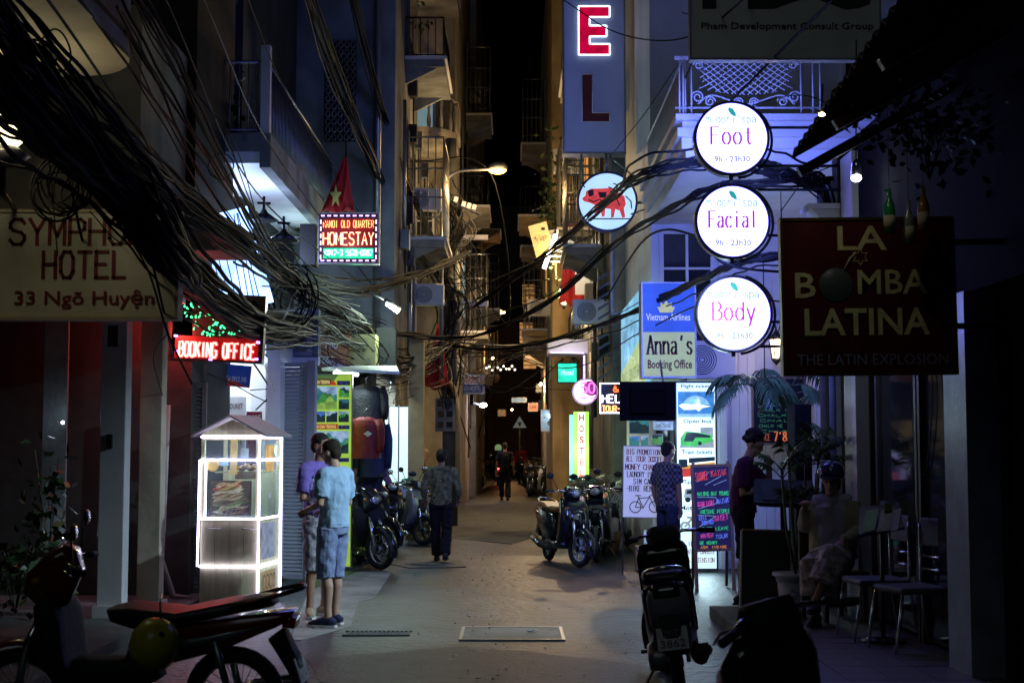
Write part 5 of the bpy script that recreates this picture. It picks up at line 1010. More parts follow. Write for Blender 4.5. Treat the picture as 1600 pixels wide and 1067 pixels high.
for (x, y) in ((-W, 0), (W - .035, 0), (-W, D_ - .056), (W - .035, D_ - .056)): P('post', MB().box(x - .001, x + .036, y - .003, y + .034, z_m - .02, z_e), m_wood, t)
P('counter', MB().box(-W - .01, W + .01, -.01, D_ + .01, z_m - .02, z_m + .01), m_wood, t); P('top_rail', MB().box(-W, W, -.005, .03, z_e - .03, z_e + .03).box(W - .03, W + .002, .03, D_, z_e - .03, z_e + .03).box(-W, -W + .03, .03, D_, z_e - .03, z_e + .03), m_wood, t)
P('glass_pane', MB().box(-W + .04, W - .04, .008, .012, z_m + .02, z_e - .03), m_glass, t); P('glass_pane', MB().box(W - .012, W - .008, .04, D_ - .06, z_m + .02, z_e - .03), m_glass, t)
gab = MB().prism([(-W, z_e + .03), (W, z_e + .03), (0.02, z_r - .03)], 'xz', .0, .02); P('gable', gab, m_wood, t)
m_roof = M('roof_felt', (.28, .26, .29), .8, var=.15, scale=8, bump=.3)
for sg in (-1, 1): P('roof_panel', MB().add([(0, -.07, z_r), (sg * (W + .09), -.07, z_e + .0), (sg * (W + .09), D_ + .12, z_e + .0), (0, D_ + .12, z_r), (0, -.07, z_r + .02), (sg * (W + .09), -.07, z_e + .022), (sg * (W + .09), D_ + .12, z_e + .022), (0, D_ + .12, z_r + .02)], [(0, 1, 2, 3), (4, 5, 6, 7), (0, 1, 5, 4), (1, 2, 6, 5), (2, 3, 7, 6)]), m_roof, t)
r_ = .011
def led(pts, n='led_strip'): P(n, MB().tube(pts, r_, 6), e_led, t)
f0, fx = -.018, W + .012
for z in (z_e, z_s3, z_m, z_s1): led([(-W, f0, z), (W, f0, z)]); led([(fx, 0, z), (fx, D_, z)])
for (x, y) in ((W + .008, f0), (fx, D_)): led([(x, y, .05), (x, y, z_e)])
led([(-W - .02, f0, z_s1), (-W - .015, f0, z_m), (-W - .01, f0, z_s3)])
led([(-W + .04, .02, z_m), (-W + .045, .02, z_s3)])
P('handle', MB().tube([(-.24, -.03, z_m - .1), (-.08, -.03, z_m - .1)], .005), m_steel, t); P('handle', MB().tube([(.14, -.03, z_m - .1), (.28, -.03, z_m - .1)], .005), m_steel, t)
# interior: sandwich photo, shelf, bread, side posters
P('shelf', MB().box(-W + .04, W - .04, .3, .5, z_s3 - .14, z_s3 - .125), m_wood, t)
s_br = M('bread_crust', (.5, .28, .1), .6, var=.4, scale=9, bump=.3); 
m = MB(); y = .04
def loc_poly(pts, mat, nm, dy=0): P(nm, MB().prism([(a, b) for a, b in pts], 'xz', y - .004 - dy, y - dy), mat, t)
zz = z_m + .03; loc_poly([(-.22, zz), (.22, zz), (.22, zz + .36), (-.22, zz + .36)], E('food_brown', (.1, .05, .03), .35, .5), 'menu_picture')
rq = random.Random(9)
for i in range(26):
    cz = zz + .03 + .012 * i; xa = -.2 + rq.uniform(0, .12); xb = .2 - rq.uniform(0, .1); c = rq.choice([(.5, .34, .2), (.32, .16, .08), (.4, .07, .04), (.12, .05, .03), (.6, .5, .38), (.2, .12, .05), (.15, .25, .06)])
    m = MB(); q = [(xa + (xb - xa) * k / 7, y - .006 - .0012 * i, cz + .012 * math.sin(k * 1.1 + i) + .05 * (k / 7 - .5)) for k in range(8)]; m.tube(q, [(.003, .004)] + [(.003, rq.uniform(.008, .02))] * 6 + [(.003, .003)], 6, side=(0, 1, 0)); P('sandwich_slice', m, E('food_%d' % i, c, .38, .6, scale=40), t)
P('bread_tray', MB().box(.02, .24, .1, .3, z_s3 - .2, z_s3 - .12), m_woodf, t)
for i in range(4): P('bread_loaf', MB().ball((.06 + .05 * i, .2, z_s3 - .09 + .02 * (i % 2)), (.035, .1, .03), 10, 6), s_br, t)
P('post_glow', MB().box(-.02, .05, .06, .08, z_s3 - .15, z_e - .03), E('lit_wood', (1, .6, .2), .35), t)  # warm light on this wooden post put in as emission
# hanging paper cup figure / wall print on the side
for i, (ya, yb, za, zb2, c) in enumerate(((.2, .5, z_s3 - .12, z_e - .08, (.7, .4, .12)), (.1, .55, z_m - .42, z_m - .05, (.25, .28, .38)), (.12, .6, .12, z_s1 - .06, (.35, .25, .12)))): P('side_print', MB().box(W + .002, W + .006, ya, yb, za, zb2), E('side_print%d' % i, c, .5, .6, scale=14), t)
R_ = Matrix.Translation((W + .008, 0, 0)) @ Matrix.Rotation(pi / 2, 4, 'Z'); m = MB(R_)
for pl in strokes('COCO', .15, .18, .58, .32): flatline(m, pl, .014, 0)
P('side_lettering', m, m_woodd, t); m = MB(R_)
for pl in strokes('BREAD', .3, z_m + .2, .4, z_m + .26): flatline(m, pl, .01, -.002)
P('side_lettering', m, m_white, t)
P('round_picture', MB().lathe([(.07, 0), (0, -.002)], 20, (-.2, .03, z_s3 - .05), 'y'), E('round_print', (.8, .45, .1), .5, .6, scale=20), t)
P('notice', MB().box(.08, .16, .1, .11, z_s3 + .02, z_s3 + .12), m_white, t); P('price_card', MB().box(-.14, -.04, .06, .065, z_s3 - .06, z_s3 + .02), PS, t)
lamp('POINT', (0, .35, z_e - .1), 7, (.8, .75, 1), t, .08)

# small lit signs and added bulbs further down the alley
for (x0, y0, x1, y1, Y, c, k, txt, lab) in ((826, 630, 840, 642, 47, (1, .3, .12), .6, 'CAFE', 'small orange sign beside the sign with number 66'), (800, 622, 822, 628, 46, (.25, .45, .6), .35, '', 'narrow pale blue awning edge over the far right bikes'), (868, 626, 884, 636, 44, (.6, .5, .9), .3, 'SPA', 'small violet sign above the sign with number 66'),
        (714, 660, 726, 690, 44, (.6, .8, .8), .4, 'ATM', 'small upright pale sign on the far left wall'), (745, 668, 757, 678, 62, (.8, .5, .25), .3, '', 'dim amber shop sign at the far left bend'), (778, 640, 790, 650, 80, (.9, .5, .2), .25, '', 'dim orange sign at the very end of the alley'), (838, 600, 848, 612, 49, (.9, .7, .35), .5, '', 'square warm sign high beyond the ochre house'), (742, 640, 752, 656, 60, (.5, .7, .9), .35, '', 'upright bluish sign at the far left'), (866, 690, 884, 730, 42, (.35, .5, .6), .35, 'TOURS', 'standing pale blue notice board by the far bikes')):
    s = Sign('small_shop_sign', lab, 'sign', x0, y0, x1, y1, Y, E('shop_sign_%d' % x0, c, k, .4, scale=5), th=.08, frame=m_metal, fw=.02)
    if txt: s.text(txt, x0 + 2, y0 + (y1 - y0) * .3, x1 - 2, y0 + (y1 - y0) * .65, bl, bold=.02)
for (px, py, Y, c, pw) in ((735, 640, 48, (1, .65, .3), 110), (845, 600, 44, (1, .62, .28), 170), (800, 640, 70, (1, .5, .2), 90), (770, 560, 56, (1, .6, .25), 50)):
    t = thing('added_bulb', {735: 'added warm bulb over the far left shops', 845: 'added warm bulb by the far right signs', 800: 'added warm bulb at the end of the alley', 770: 'added warm bulb hanging over the distant alley'}[px], 'lamp', at(px, py, Y)); P('bulb', MB().ball((0, 0, 0), .05, 8, 6), e_warm, t); P('cord', MB().tube([(0, 0, .05), (0, 0, .8)], .008), m_cable, t); lamp('POINT', (0, 0, -.12), pw, c, t, .06)  # warm bulbs added to brighten the far facades and bikes
# ================= MOTORBIKES =================
def bike(label, loc, heading, body, seat, style='scooter', steer=0, lean=.07, alloy=m_steel, plate='29-H1 4567', rear_spokes=False, lightc=None, group='parked motorbikes and scooters', body2=None, name='motorbike', extras=True):
    t = thing(name, label, 'motorbike', loc, heading, group, rx=-lean)
    b2 = body2 or m_blkmat; ub = style == 'underbone'; wr = .285 if ub else .255; wx = .62; rx_ = -.6
    St = Matrix.Translation((.42, 0, 0)) @ Matrix.Rotation(steer, 4, 'Z') @ Matrix.Translation((-.42, 0, 0))
    def wheel(x, Mx, sp, r=wr):
        w = P('wheel', MB(Mx).lathe([(.035, -.05), (.05, -.05), (.05, .05), (.035, .05)], 14, (x, 0, r), 'y'), m_metal, t)
        n = 28; P('tyre', MB(Mx).tube([(x + (r - .045) * math.cos(a), 0, r + (r - .045) * math.sin(a)) for a in np.linspace(0, 2 * pi, n + 1)][:-1], (.045, .045), 9, closed=True), m_blkmat, w)
        P('rim', MB(Mx).tube([(x + (r - .085) * math.cos(a), 0, r + (r - .085) * math.sin(a)) for a in np.linspace(0, 2 * pi, n + 1)][:-1], .014, 6, closed=True), alloy, w)
        m = MB(Mx)
        if sp:
            for i in range(24): a = i * 2 * pi / 24; m.tube([(x + .04 * math.cos(a + .5), .03 * (-1) ** i, r + .04 * math.sin(a + .5)), (x + (r - .09) * math.cos(a), 0, r + (r - .09) * math.sin(a))], .0028, 3)
        else:
            for i in range(5):
                for d in (-.11, .11): a = i * 2 * pi / 5; m.tube([(x + .04 * math.cos(a + d), 0, r + .04 * math.sin(a + d)), (x + (r - .09) * math.cos(a + d * 1.6 + .25), 0, r + (r - .09) * math.sin(a + d * 1.6 + .25))], [.016, .010], 5)
        P('spokes', m, alloy, w); return w
    wheel(wx, St, ub); wheel(rx_, None, rear_spokes or ub)
    # front fender, fork
    n = 12; vs = []
    for i in range(n + 1):
        a = -.35 + 2.6 * i / n; 
        for (dy, dr) in ((-.06, -.015), (-.05, .02), (0, .035), (.05, .02), (.06, -.015)): vs.append((wx + (wr + dr + .01) * math.cos(a), dy, wr + (wr + dr + .01) * math.sin(a)))
    P('front_mudguard', MB(St).add(vs, [(5 * i + j, 5 * i + j + 1, 5 * i + j + 6, 5 * i + j + 5) for i in range(n) for j in range(4)], True), body, t)
    m = MB(St)
    for s_ in (-1, 1): m.tube([(wx, s_ * .085, wr), (wx - .06, s_ * .085, wr + .3), (wx - .13, s_ * .07, .75)], [.026, .024, .018], 8)
    P('fork', m, m_steel, t); P('brake_disc', MB(St).lathe([(.06, 0), (.105, 0), (.105, .006), (.06, .006)], 20, (wx, .06, wr), 'y'), m_steel, t)
    if ub:
        P('leg_shield', MB().pillow([(.40, .9), (.48, .82), (.47, .6), (.36, .4), (.26, .3), (.22, .34), (.30, .5), (.33, .75)], .2), b2, t)
        P('frame_cover', MB().pillow([(.34, .5), (.3, .36), (.0, .28), (-.2, .4), (-.15, .55), (.05, .5)], .09), b2, t)
        P('engine', MB().pillow([(.2, .36), (.22, .24), (.02, .16), (-.12, .2), (-.12, .36)], .11).lathe([(.09, -.15), (.09, .15)], 14, (-.02, 0, .26), 'y'), m_metal, t)
        P('tail_body', MB().pillow([(-.05, .66), (.0, .52), (-.2, .47), (-.55, .56), (-.92, .72), (-.95, .78), (-.6, .74)], .11), body, t)
        P('side_stripe', MB().pillow([(-.1, .6), (-.15, .55), (-.5, .6), (-.8, .71), (-.5, .65)], .125), M('trim_silver', (.3, .32, .33), .3, metal=.6), t)
        P('seat', MB().pillow([(.08, .72), (.1, .78), (.0, .8), (-.3, .77), (-.6, .83), (-.82, .86), (-.84, .81), (-.6, .76), (-.3, .7), (-.05, .68)], .13, k=.9), seat, t)
    else:
        P('front_apron', MB().pillow([(.36, .98), (.50, .86), (.56, .68), (.52, .5), (.40, .36), (.32, .28), (.28, .34), (.33, .6), (.32, .9)], .19), body, t)
        P('apron_centre', MB().pillow([(.46, .88), (.55, .74), (.575, .62), (.53, .5), (.47, .6), (.44, .8)], .085), b2, t)
        P('floorboard', MB().pillow([(.36, .32), (.34, .24), (-.15, .22), (-.2, .3), (-.1, .32)], .17), b2, t)
        P('tail_body', MB().pillow([(-.08, .7), (-.02, .5), (-.12, .32), (-.4, .34), (-.72, .5), (-.92, .7), (-.93, .79), (-.6, .76)], .165), body, t)
        P('seat', MB().pillow([(.02, .72), (.04, .77), (-.08, .81), (-.35, .79), (-.55, .84), (-.8, .86), (-.86, .81), (-.7, .77), (-.3, .72)], .15, k=.88), seat, t)
        P('engine', MB().pillow([(-.2, .34), (-.25, .2), (-.6, .2), (-.68, .28), (-.55, .38)], .1, .08), m_metal, t)
    # handlebar group
    hz_ = 1.0; P('headset', MB(St).pillow([(.30, .94), (.42, .95), (.46, 1.0), (.42, 1.08), (.32, 1.1), (.27, 1.02)], .11 if not ub else .1, k=.7), body if ub else b2, t)
    if ub: P('front_cowl', MB(St).pillow([(.26, .98), (.34, .8), (.46, .76), (.58, .88), (.56, .98), (.46, 1.08), (.36, 1.14), (.29, 1.1)], .12, k=.6), body, t)
    m = MB(St)
    for s_ in (-1, 1): m.tube([(.36, 0, 1.02), (.34, s_ * .16, 1.04), (.27, s_ * .26, 1.03)], .013, 6)
    P('handlebar', m, m_steel, t)
    for s_ in (-1, 1):
        P('grip', MB(St).tube([(.27, s_ * .25, 1.03), (.23, s_ * .36, 1.015)], .019, 8), m_blkmat, t)
        P('brake_lever', MB(St).tube([(.33, s_ * .2, 1.03), (.34, s_ * .27, 1.02), (.29, s_ * .35, 1.005)], .006, 5), m_steel, t)
        if not extras: continue
        mr = P('mirror', MB(St).ball((.28, s_ * .33, 1.24), (.018, .065, .045), 12, 8), m_black, t); P('mirror_stem', MB(St).tube([(.3, s_ * .2, 1.04), (.3, s_ * .26, 1.14), (.29, s_ * .31, 1.22)], .006, 5), m_black, mr); P('mirror_glass', MB(St).ball((.27, s_ * .33, 1.24), (.012, .055, .037), 12, 8), m_steel, mr)
    hx = .55 if ub else .45; P('headlight', MB(St).ball((hx, 0, 1.01 if not ub else .93), (.045, .075, .055), 12, 8), lightc or M('headlamp_lens', (.6, .65, .7), .08, metal=.6, bump=0), t)
    for s_ in (-1, 1): P('indicator', MB(St if ub else None).ball((.50, s_ * .13, .95 if ub else .8), (.03, .035, .022), 8, 6), M('amber_lens', (.5, .2, .03), .2, bump=0), t)
    # rear
    P('tail_light', MB().pillow([(-.9, .76), (-.96, .74), (-.95, .68), (-.88, .69)], .085), M('red_lens', (.3, .01, .01), .15, bump=0), t)
    P('rear_mudguard', MB().pillow([(-.8, .62), (-.88, .68), (-.96, .52), (-1.0, .36), (-.97, .34), (-.9, .46)], .07), m_blkmat, t)
    pl = P('number_plate', MB().add([(-.955, -.1, .52), (-.955, .1, .52), (-1.0, .1, .38), (-1.0, -.1, .38), (-.95, -.1, .52), (-.95, .1, .52), (-.995, .1, .38), (-.995, -.1, .38)], [(0, 3, 2, 1), (4, 5, 6, 7), (0, 1, 5, 4), (2, 3, 7, 6), (0, 4, 7, 3), (1, 2, 6, 5)]), M('plate_white', (.5, .52, .5), .5, bump=0), t)
    Rp = Matrix.Translation((-.98, 0, .45)) @ Matrix.Rotation(-pi / 2, 4, 'Z') @ Matrix.Rotation(-.3, 4, 'X'); a_, b_ = plate.split(' ')
    mm = MB(Rp); textfit(mm, a_, -.06, .01, .06, .055, -.006); textfit(mm, b_, -.08, -.055, .08, -.008, -.006); P('plate_number', mm, m_black, pl)
    P('grab_rail', MB().tube(cr([(-.6, -.12, .8), (-.85, -.13, .87), (-.98, -.06, .9), (-.98, .06, .9), (-.85, .13, .87), (-.6, .12, .8)], 5), .013, 6), m_black if ub else m_steel, t)
    P('exhaust', MB().tube([(.1, -.12, .2), (-.25, -.14, .2), (-.5, -.17, .24), (-.92, -.18, .34)], [.022, .03, .05, .048], 10), m_steel if ub else m_blkmat, t); P('exhaust_shield', MB().tube([(-.5, -.2, .26), (-.8, -.215, .33)], [.035, .035], 8), m_steel, t)
    m = MB()
    for s_ in (-1, 1): m.tube([(-.6, s_ * .1, .3), (-.52, s_ * .12, .62)], .022, 7)
    P('shock_absorber', m, m_metal, t); P('swing_arm', MB().box(-.64, -.1, -.1, -.07, .24, .3).box(-.64, -.1, .07, .1, .24, .3), m_metal, t)
    P('side_stand', MB().tube([(-.02, .1, .22), (.03, .24, .01)], .011, 5), m_metal, t); P('foot_rest', MB().tube([(.02, -.24, .25), (.02, .24, .25)], .013, 6), m_blkmat, t)
    if ub: P('basket_guard', MB().tube([(.34, -.1, .3), (.4, 0, .22), (.34, .1, .3)], .012), m_steel, t)
    return t
pm_red = M('bike_red', (.15, .007, .007), .22, var=.1, bump=.01, coat=.7); pm_blk = M('bike_black', (.012, .013, .018), .15, var=.1, bump=.01, coat=.8); pm_blue = M('bike_navy', (.02, .03, .09), .2, var=.1, bump=.01, coat=.8)
pm_sil = M('bike_silver', (.32, .34, .37), .3, metal=.5, var=.1, bump=.01); pm_wht = M('bike_white', (.6, .62, .62), .3, var=.06, bump=.01, coat=.5); pm_grn = M('bike_green', (.03, .12, .08), .25, bump=.01, coat=.5)
seat_b = M('seat_black', (.02, .02, .022), .42, var=.2, bump=.2); seat_br = M('seat_brown', (.28, .12, .05), .45, var=.2, bump=.2)
A = bike('red and black step-through motorbike in the left foreground with yellow helmet hanging on it', (-2.14, 8.1, 0), pi - .06, pm_red, seat_b, 'underbone', steer=.25, lean=.08)
t = thing('yellow_helmet', 'scuffed yellow helmet hanging from the seat of the red motorbike', 'helmet', at(242, 1003, 7.78)); P('shell', MB().lathe([(.115, -.1), (.135, -.04), (.13, .03), (.1, .09), (.05, .12), (0, .128)], 22), M('helmet_yellow', (.5, .45, .03), .3, var=.2, grime=.3, bump=.03), t, rot=(.5, .3, 0))
P('strap', MB().tube([(.03, 0, .12), (.02, .02, .2), (0, .12, .25)], .006), m_black, t); P('vent', MB().ball((.06, -.11, .06), .014), m_black, t)
B = bike('silver and white scooter seen from behind at the centre right with dim number plate', (at(1062, 1067, 10.2).x, 10.2, 0), pi / 2 - .1, pm_blk, seat_b, steer=.42, lean=.13, plate='29-T1 3862', body2=m_blkmat, extras=False)
P('tail_panel', MB().pillow([(-.55, .74), (-.9, .8), (-.97, .7), (-.88, .5), (-.7, .52)], .135, k=.8), pm_sil, B); P('tail_cowl', MB().pillow([(-.7, .8), (-.95, .8), (-.985, .72), (-.9, .66), (-.75, .72)], .09, k=.8), pm_blk, B)
C_ = bike('black scooter silhouette nearest the camera at the lower right', (1.29, 5.35, 0.0), pi / 2 + .42, pm_blk, seat_b, steer=.15, lean=.16, plate='30-K5 1190', extras=False)
D = bike('black and silver scooter with white spoked front wheel and brown seat at centre right', (.70, 20.4, 0), -pi / 2 + .28, pm_blk, seat_br, steer=.32, lean=.06, alloy=pm_wht, body2=pm_blk)
E_ = bike('glossy black scooter parked beside the one with the brown seat', (1.32, 21.2, 0), -pi / 2 - .12, pm_blk, seat_b, steer=-.1, lean=-.06, alloy=m_blkmat, body2=pm_blk)
F_ = bike('dark motorbike with large spoked front wheel behind the man in light blue', (-2.02, 19.9, 0), -pi / 2 + .25, pm_blk, seat_b, 'underbone', steer=.55, lean=-.04)
G_ = bike('grey scooter with bronze front wheel turned out on the left side', (-1.95, 24.6, 0), -pi / 2 + .75, pm_sil, seat_b, steer=.2, lean=.1, alloy=M('wheel_bronze', (.35, .25, .12), .35, metal=.7))
H_ = bike('olive grey scooter seen from behind with a red tail light at the shop wall', (-1.66, 25.4, 0), pi / 2 + .35, pm_sil, seat_b, steer=0, lean=.1, body2=pm_grn, plate='29-M1 5521')
W_ = bike('white scooter facing the camera in the row of far bikes', (.98, 44, 0), -pi / 2 - .1, pm_wht, seat_b, steer=.25, lean=.08)
for (src, X, Y, hd, lab) in ((D, .95, 47.5, -1.9, 'black scooter in the far row left of the white one'), (E_, 1.6, 46, -1.2, 'black scooter in the far row right of the white one'), (F_, .9, 50, -1.75, 'spoke wheeled motorbike second in the far row'), (D, 1.25, 52.5, -2.0, 'black scooter fourth in the far row'), (W_, .95, 55, -1.8, 'second white scooter deep in the far row'),
        (E_, 1.2, 57.5, -1.7, 'black scooter near the back of the far row'), (F_, .8, 60, -1.9, 'last motorbike of the far row before the alley end'), (G_, -1.5, 58, -1.2, 'grey scooter by the far left wall'), (E_, -1.75, 61, -1.3, 'black scooter behind the grey one by the far left wall'), (F_, -1.2, 70, -.7, 'motorbike parked across the far left end'), (D, -.2, 78, .2, 'scooter parked sideways at the end of the alley'), (E_, .9, 77, .1, 'dark scooter at the right end of the alley wall'), (W_, 1.75, 23.2, -1.9, 'white tanked scooter mostly hidden behind the palm'), (E_, 1.35, 42, -1.8, 'black scooter nearest in the far row on the right'), (D, 1.5, 44, -1.3, 'dark scooter tucked behind the nearest one of the far row'), (F_, -2.3, 22.3, -1.1, 'motorbike half hidden behind the spoked one on the left'), (E_, -2.1, 23.4, -1.3, 'black scooter squeezed in the middle of the left row'), (W_, -1.75, 64, -1.2, 'pale scooter at the far left bend'), (E_, .2, 80, 2.8, 'dark scooter sideways before the end wall'), (D, -1.0, 79, .3, 'scooter at the left of the end wall'), (F_, .6, 66, -1.6, 'motorbike beside the distant man in dark clothes')):
    clone(src, (X - (.25 if X > .8 and Y > 41 else 0), Y, 0), (-.06, 0, hd), lab, 'parked motorbikes and scooters')
I_ = bike('scooter wrapped in clear plastic sheet beside the far left wall', (-1.58, 51, 0), -pi / 2 + .1, pm_sil, seat_b, lean=.05); P('plastic_cover', MB().pillow([(.65, .7), (.5, 1.15), (.3, 1.25), (-.1, .95), (-.9, .95), (-.95, .5), (-.2, .35), (.4, .4)], .26), glassmat('plastic_sheet', (.6, .7, .75), .55, .25), I_)
RB = bike('small motorbike with glowing red tail light being ridden away down the alley', (-.58, 60, 0), pi / 2, pm_blk, seat_b, 'underbone', lean=0, plate='29-A1 7788', group='ridden motorbike')
for k in kids(RB):
    if k.name.startswith('tail_light'): k.data.materials[0] = E('tail_glow', (1, .05, .04), 10)
# ================= PEOPLE =================
def remeshed(name, mb, vox, mat, parent, smooth=3, fold=0, fseed=0):
    me = mb.mesh('tmp', mat); o = bpy.data.objects.new('tmp', me); COL.objects.link(o)
    r = o.modifiers.new('r', 'REMESH'); r.mode = 'VOXEL'; r.voxel_size = vox; r.use_smooth_shade = True
    s_ = o.modifiers.new('s', 'SMOOTH'); s_.factor = .5; s_.iterations = smooth
    dg = bpy.context.evaluated_depsgraph_get(); out = bpy.data.meshes.new_from_object(o.evaluated_get(dg))
    COL.objects.unlink(o); bpy.data.objects.remove(o); bpy.data.meshes.remove(me)
    n = len(out.vertices); co = np.empty(n * 3, 'f'); out.vertices.foreach_get('co', co); co = co.reshape(-1, 3)
    if fold:
        no = np.empty(n * 3, 'f'); out.vertices.foreach_get('normal', no); no = no.reshape(-1, 3); nn_ = noise.noise
        d = np.array([nn_(Vector((x * 9 + fseed, y * 9, z * 5 + 2 * nn_(Vector((x * 6, y * 6, z * 6)))))) * 1.5 + (.4 - abs(nn_(Vector((x * 14, y * 14 + fseed, z * 9))))) * 1.4 - .5 for x, y, z in co], 'f')
        co = co + no * (d * fold * 1.3)[:, None]; out.vertices.foreach_set('co', co.ravel())
    out.polygons.foreach_set('use_smooth', [True] * len(out.polygons)); out.materials.clear(); out.materials.append(mat); out.name = name
    return P(name, out, None, parent)
V3 = Vector
def person(label, loc, heading, k=1.0, J=None, skin=None, shirt=None, sleeve='short', bottom=None, legs='trousers', shoes=None, hair=None, hairstyle='short', vox=.012, look=(1, 0, 0), hands=('relax', 'relax'), seed=0, group=None, vest=None, collar=False, hem=.0):
    t = thing('person', label, 'person', loc, heading, group); t.scale = (k, k, k)
    j = dict(pelvis=(0, 0, .95), waist=(.0, 0, 1.1), chest=(-.01, 0, 1.28), neck=(-.015, 0, 1.47), head=(.02, 0, 1.64),
             shL=(-.01, .185, 1.42), elL=(-.04, .25, 1.14), wrL=(.04, .26, .9), shR=(-.01, -.185, 1.42), elR=(-.04, -.25, 1.14), wrR=(.04, -.26, .9),
             hiL=(0, .09, .92), knL=(.02, .1, .5), anL=(-.02, .1, .08), hiR=(0, -.09, .92), knR=(.02, -.1, .5), anR=(-.02, -.1, .08), toeL=None, toeR=None)
    j.update(J or {}); j = {a: (V3(b) if b is not None else None) for a, b in j.items()}
    skin = skin or M('skin_light', (.48, .3, .22), .5, var=.06, bump=.05)
    lk = V3(look).normalized(); side = V3((-lk.y, lk.x, 0)).normalized(); upv = lk.cross(side) * 1.0
    if upv.z < 0: upv = -upv
    hc = j['head']; fr = lambda a, b, c: hc + lk * a + side * b + upv * c
    b = MB(); sd = j['shL'] - j['shR']; sd.z = 0; sd.normalize(); hs = j['hiL'] - j['hiR']; hs.z = 0; hs.normalize()
    def torso(m, g=0, z0=None, lo=True):
        pts = [j['pelvis'] + V3((0, 0, -.06)), j['pelvis'], j['waist'], j['chest'], j['chest'].lerp(j['neck'], .62), j['neck'] + (j['neck'] - j['chest']) * .02]
        rr = [(.15 + g, .105 + g), (.158 + g, .115 + g), (.137 + g * 1.5, .1 + g * 1.4), (.168 + g, .118 + g), (.15 + g, .09 + g * .7), (.075 + g * .4, .065 + g * .4)]
        if not lo: pts, rr = pts[1:], rr[1:]
        m.tube(pts, rr, 20, side=sd)
        m.tube([j['shR'], j['chest'].lerp(j['neck'], .7), j['shL']], [.055 + g * .7, .068 + g * .5, .055 + g * .7], 12)
    torso(b); b.tube([j['neck'] - V3((0, 0, .06)), j['neck'], hc - upv * .05], [.062, .056, .054], 12)
    # head: skull, jaw, nose, ears, brow
    def blob(m, c, rx, ry, rz, n=16):
        o = len(m.v); m2 = MB(); m2.ball((0, 0, 0), (rx, ry, rz), n, 10); m.add([c + lk * v[0] + side * v[1] + upv * v[2] for v in m2.v], m2.f, True)
    blob(b, fr(-.005, 0, .03), .095, .076, .092); blob(b, fr(.02, 0, -.04), .066, .056, .07); blob(b, fr(.055, 0, -.082), .025, .026, .022); blob(b, fr(.094, 0, -.01), .018, .012, .026, 8); blob(b, fr(.075, 0, .022), .014, .045, .012, 8); blob(b, fr(.078, 0, -.05), .012, .022, .012, 8)
    for s_ in (-1, 1): blob(b, fr(-.005, s_ * .078, .0), .018, .008, .032, 8)
    # arms, hands
    def hand(m, w, d, sgn, mode):
        d = d.normalized(); n1 = V3((0, 0, 1)) if abs(d.z) < .8 else lk.copy(); lat = d.cross(n1).normalized(); pal = lat.cross(d).normalized()
        pc_ = w + d * .05; m.tube([w, w + d * .03, w + d * .06, w + d * .085], [(.024, .018), (.036, .016), (.04, .015), (.036, .012)], 10, side=lat)
        curl = {'relax': .5, 'grip': 1.25, 'flat': .12}[mode]
        for i, L_ in enumerate((.068, .078, .072, .056)):
            q = w + d * .08 + lat * (-.027 + .018 * i); a = 0; pts = [q - d * .02, q]
            for sgm in (.42, .33, .27): a += curl * .8; q = q + (d * math.cos(a) - pal * math.sin(a)) * L_ * sgm; pts.append(q)
            m.tube(pts, [.0095, .0095, .0088, .008, .0065], 8)
        q = w + d * .025 - lat * .025 * sgn; m.tube([q, q + d * .03 - lat * .025 * sgn - pal * .012, q + d * .06 - lat * .028 * sgn - pal * .026], [.013, .011, .008], 8)
    for S_, sg in (('L', 1), ('R', -1)):
        sh, el, wr_ = j['sh' + S_], j['el' + S_], j['wr' + S_]
        b.tube([sh, sh.lerp(el, .4), el, el.lerp(wr_, .3), wr_], [.054, .046, .037, .038, .026], 12)
        hand(b, wr_, (wr_ - el), sg, hands[0 if sg > 0 else 1])
        hi, kn, an = j['hi' + S_], j['kn' + S_], j['an' + S_]
        fwd = (j['toe' + S_] - an) if j['toe' + S_] is not None else V3((1, 0, 0)); fwd.z = 0; fwd.normalize()
        back = V3((-.02, 0, 0))
        b.tube([hi, hi.lerp(kn, .4), kn, kn.lerp(an, .3) + back, kn.lerp(an, .75), an], [.088, .075, .055, .054, .038, .037], 14)
        b.tube([an - fwd * .04 - V3((0, 0, .035)), an + fwd * .06 - V3((0, 0, .04)), an + fwd * .17 - V3((0, 0, .055))], [(.032, .032), (.04, .03), (.035, .018)], 10, side=(-fwd.y, fwd.x, 0))
    remeshed('body', b, vox, skin, t, 2)
    # face details
    for s_ in (-1, 1):
        m = MB(); blob(m, fr(.083, s_ * .032, .006), .008, .013, .006, 8); P('eye', m, m_black, t)
    m = MB(); blob(m, fr(.087, 0, -.052), .006, .022, .004, 8); P('mouth', m, M('lip', (.3, .1, .09), .5, bump=0), t)
    # hair
    hm = hair or M('hair_dark', (.014, .01, .008), .85, var=.4, scale=30, bump=.4)
    if hairstyle != 'bald':
        m = MB(); blob(m, fr(-.018, 0, .048), .098, .084, .088)
        if hairstyle == 'short': blob(m, fr(-.05, 0, .0), .06, .074, .075)
        if hairstyle == 'curly':
            rnd = random.Random(seed)
            for i in range(60):
                a, e = rnd.uniform(0, 6.28), rnd.uniform(-.3, 1.5)
                if math.cos(a) > .2 and e < .75: continue
                blob(m, fr(-.03 + .095 * math.cos(a) * math.cos(e), .09 * math.sin(a) * math.cos(e), .045 + .1 * math.sin(e)), .03, .03, .03, 7)
        if hairstyle == 'bun': blob(m, fr(-.05, 0, .0), .07, .08, .085); blob(m, fr(-.13, 0, .03), .05, .055, .05)
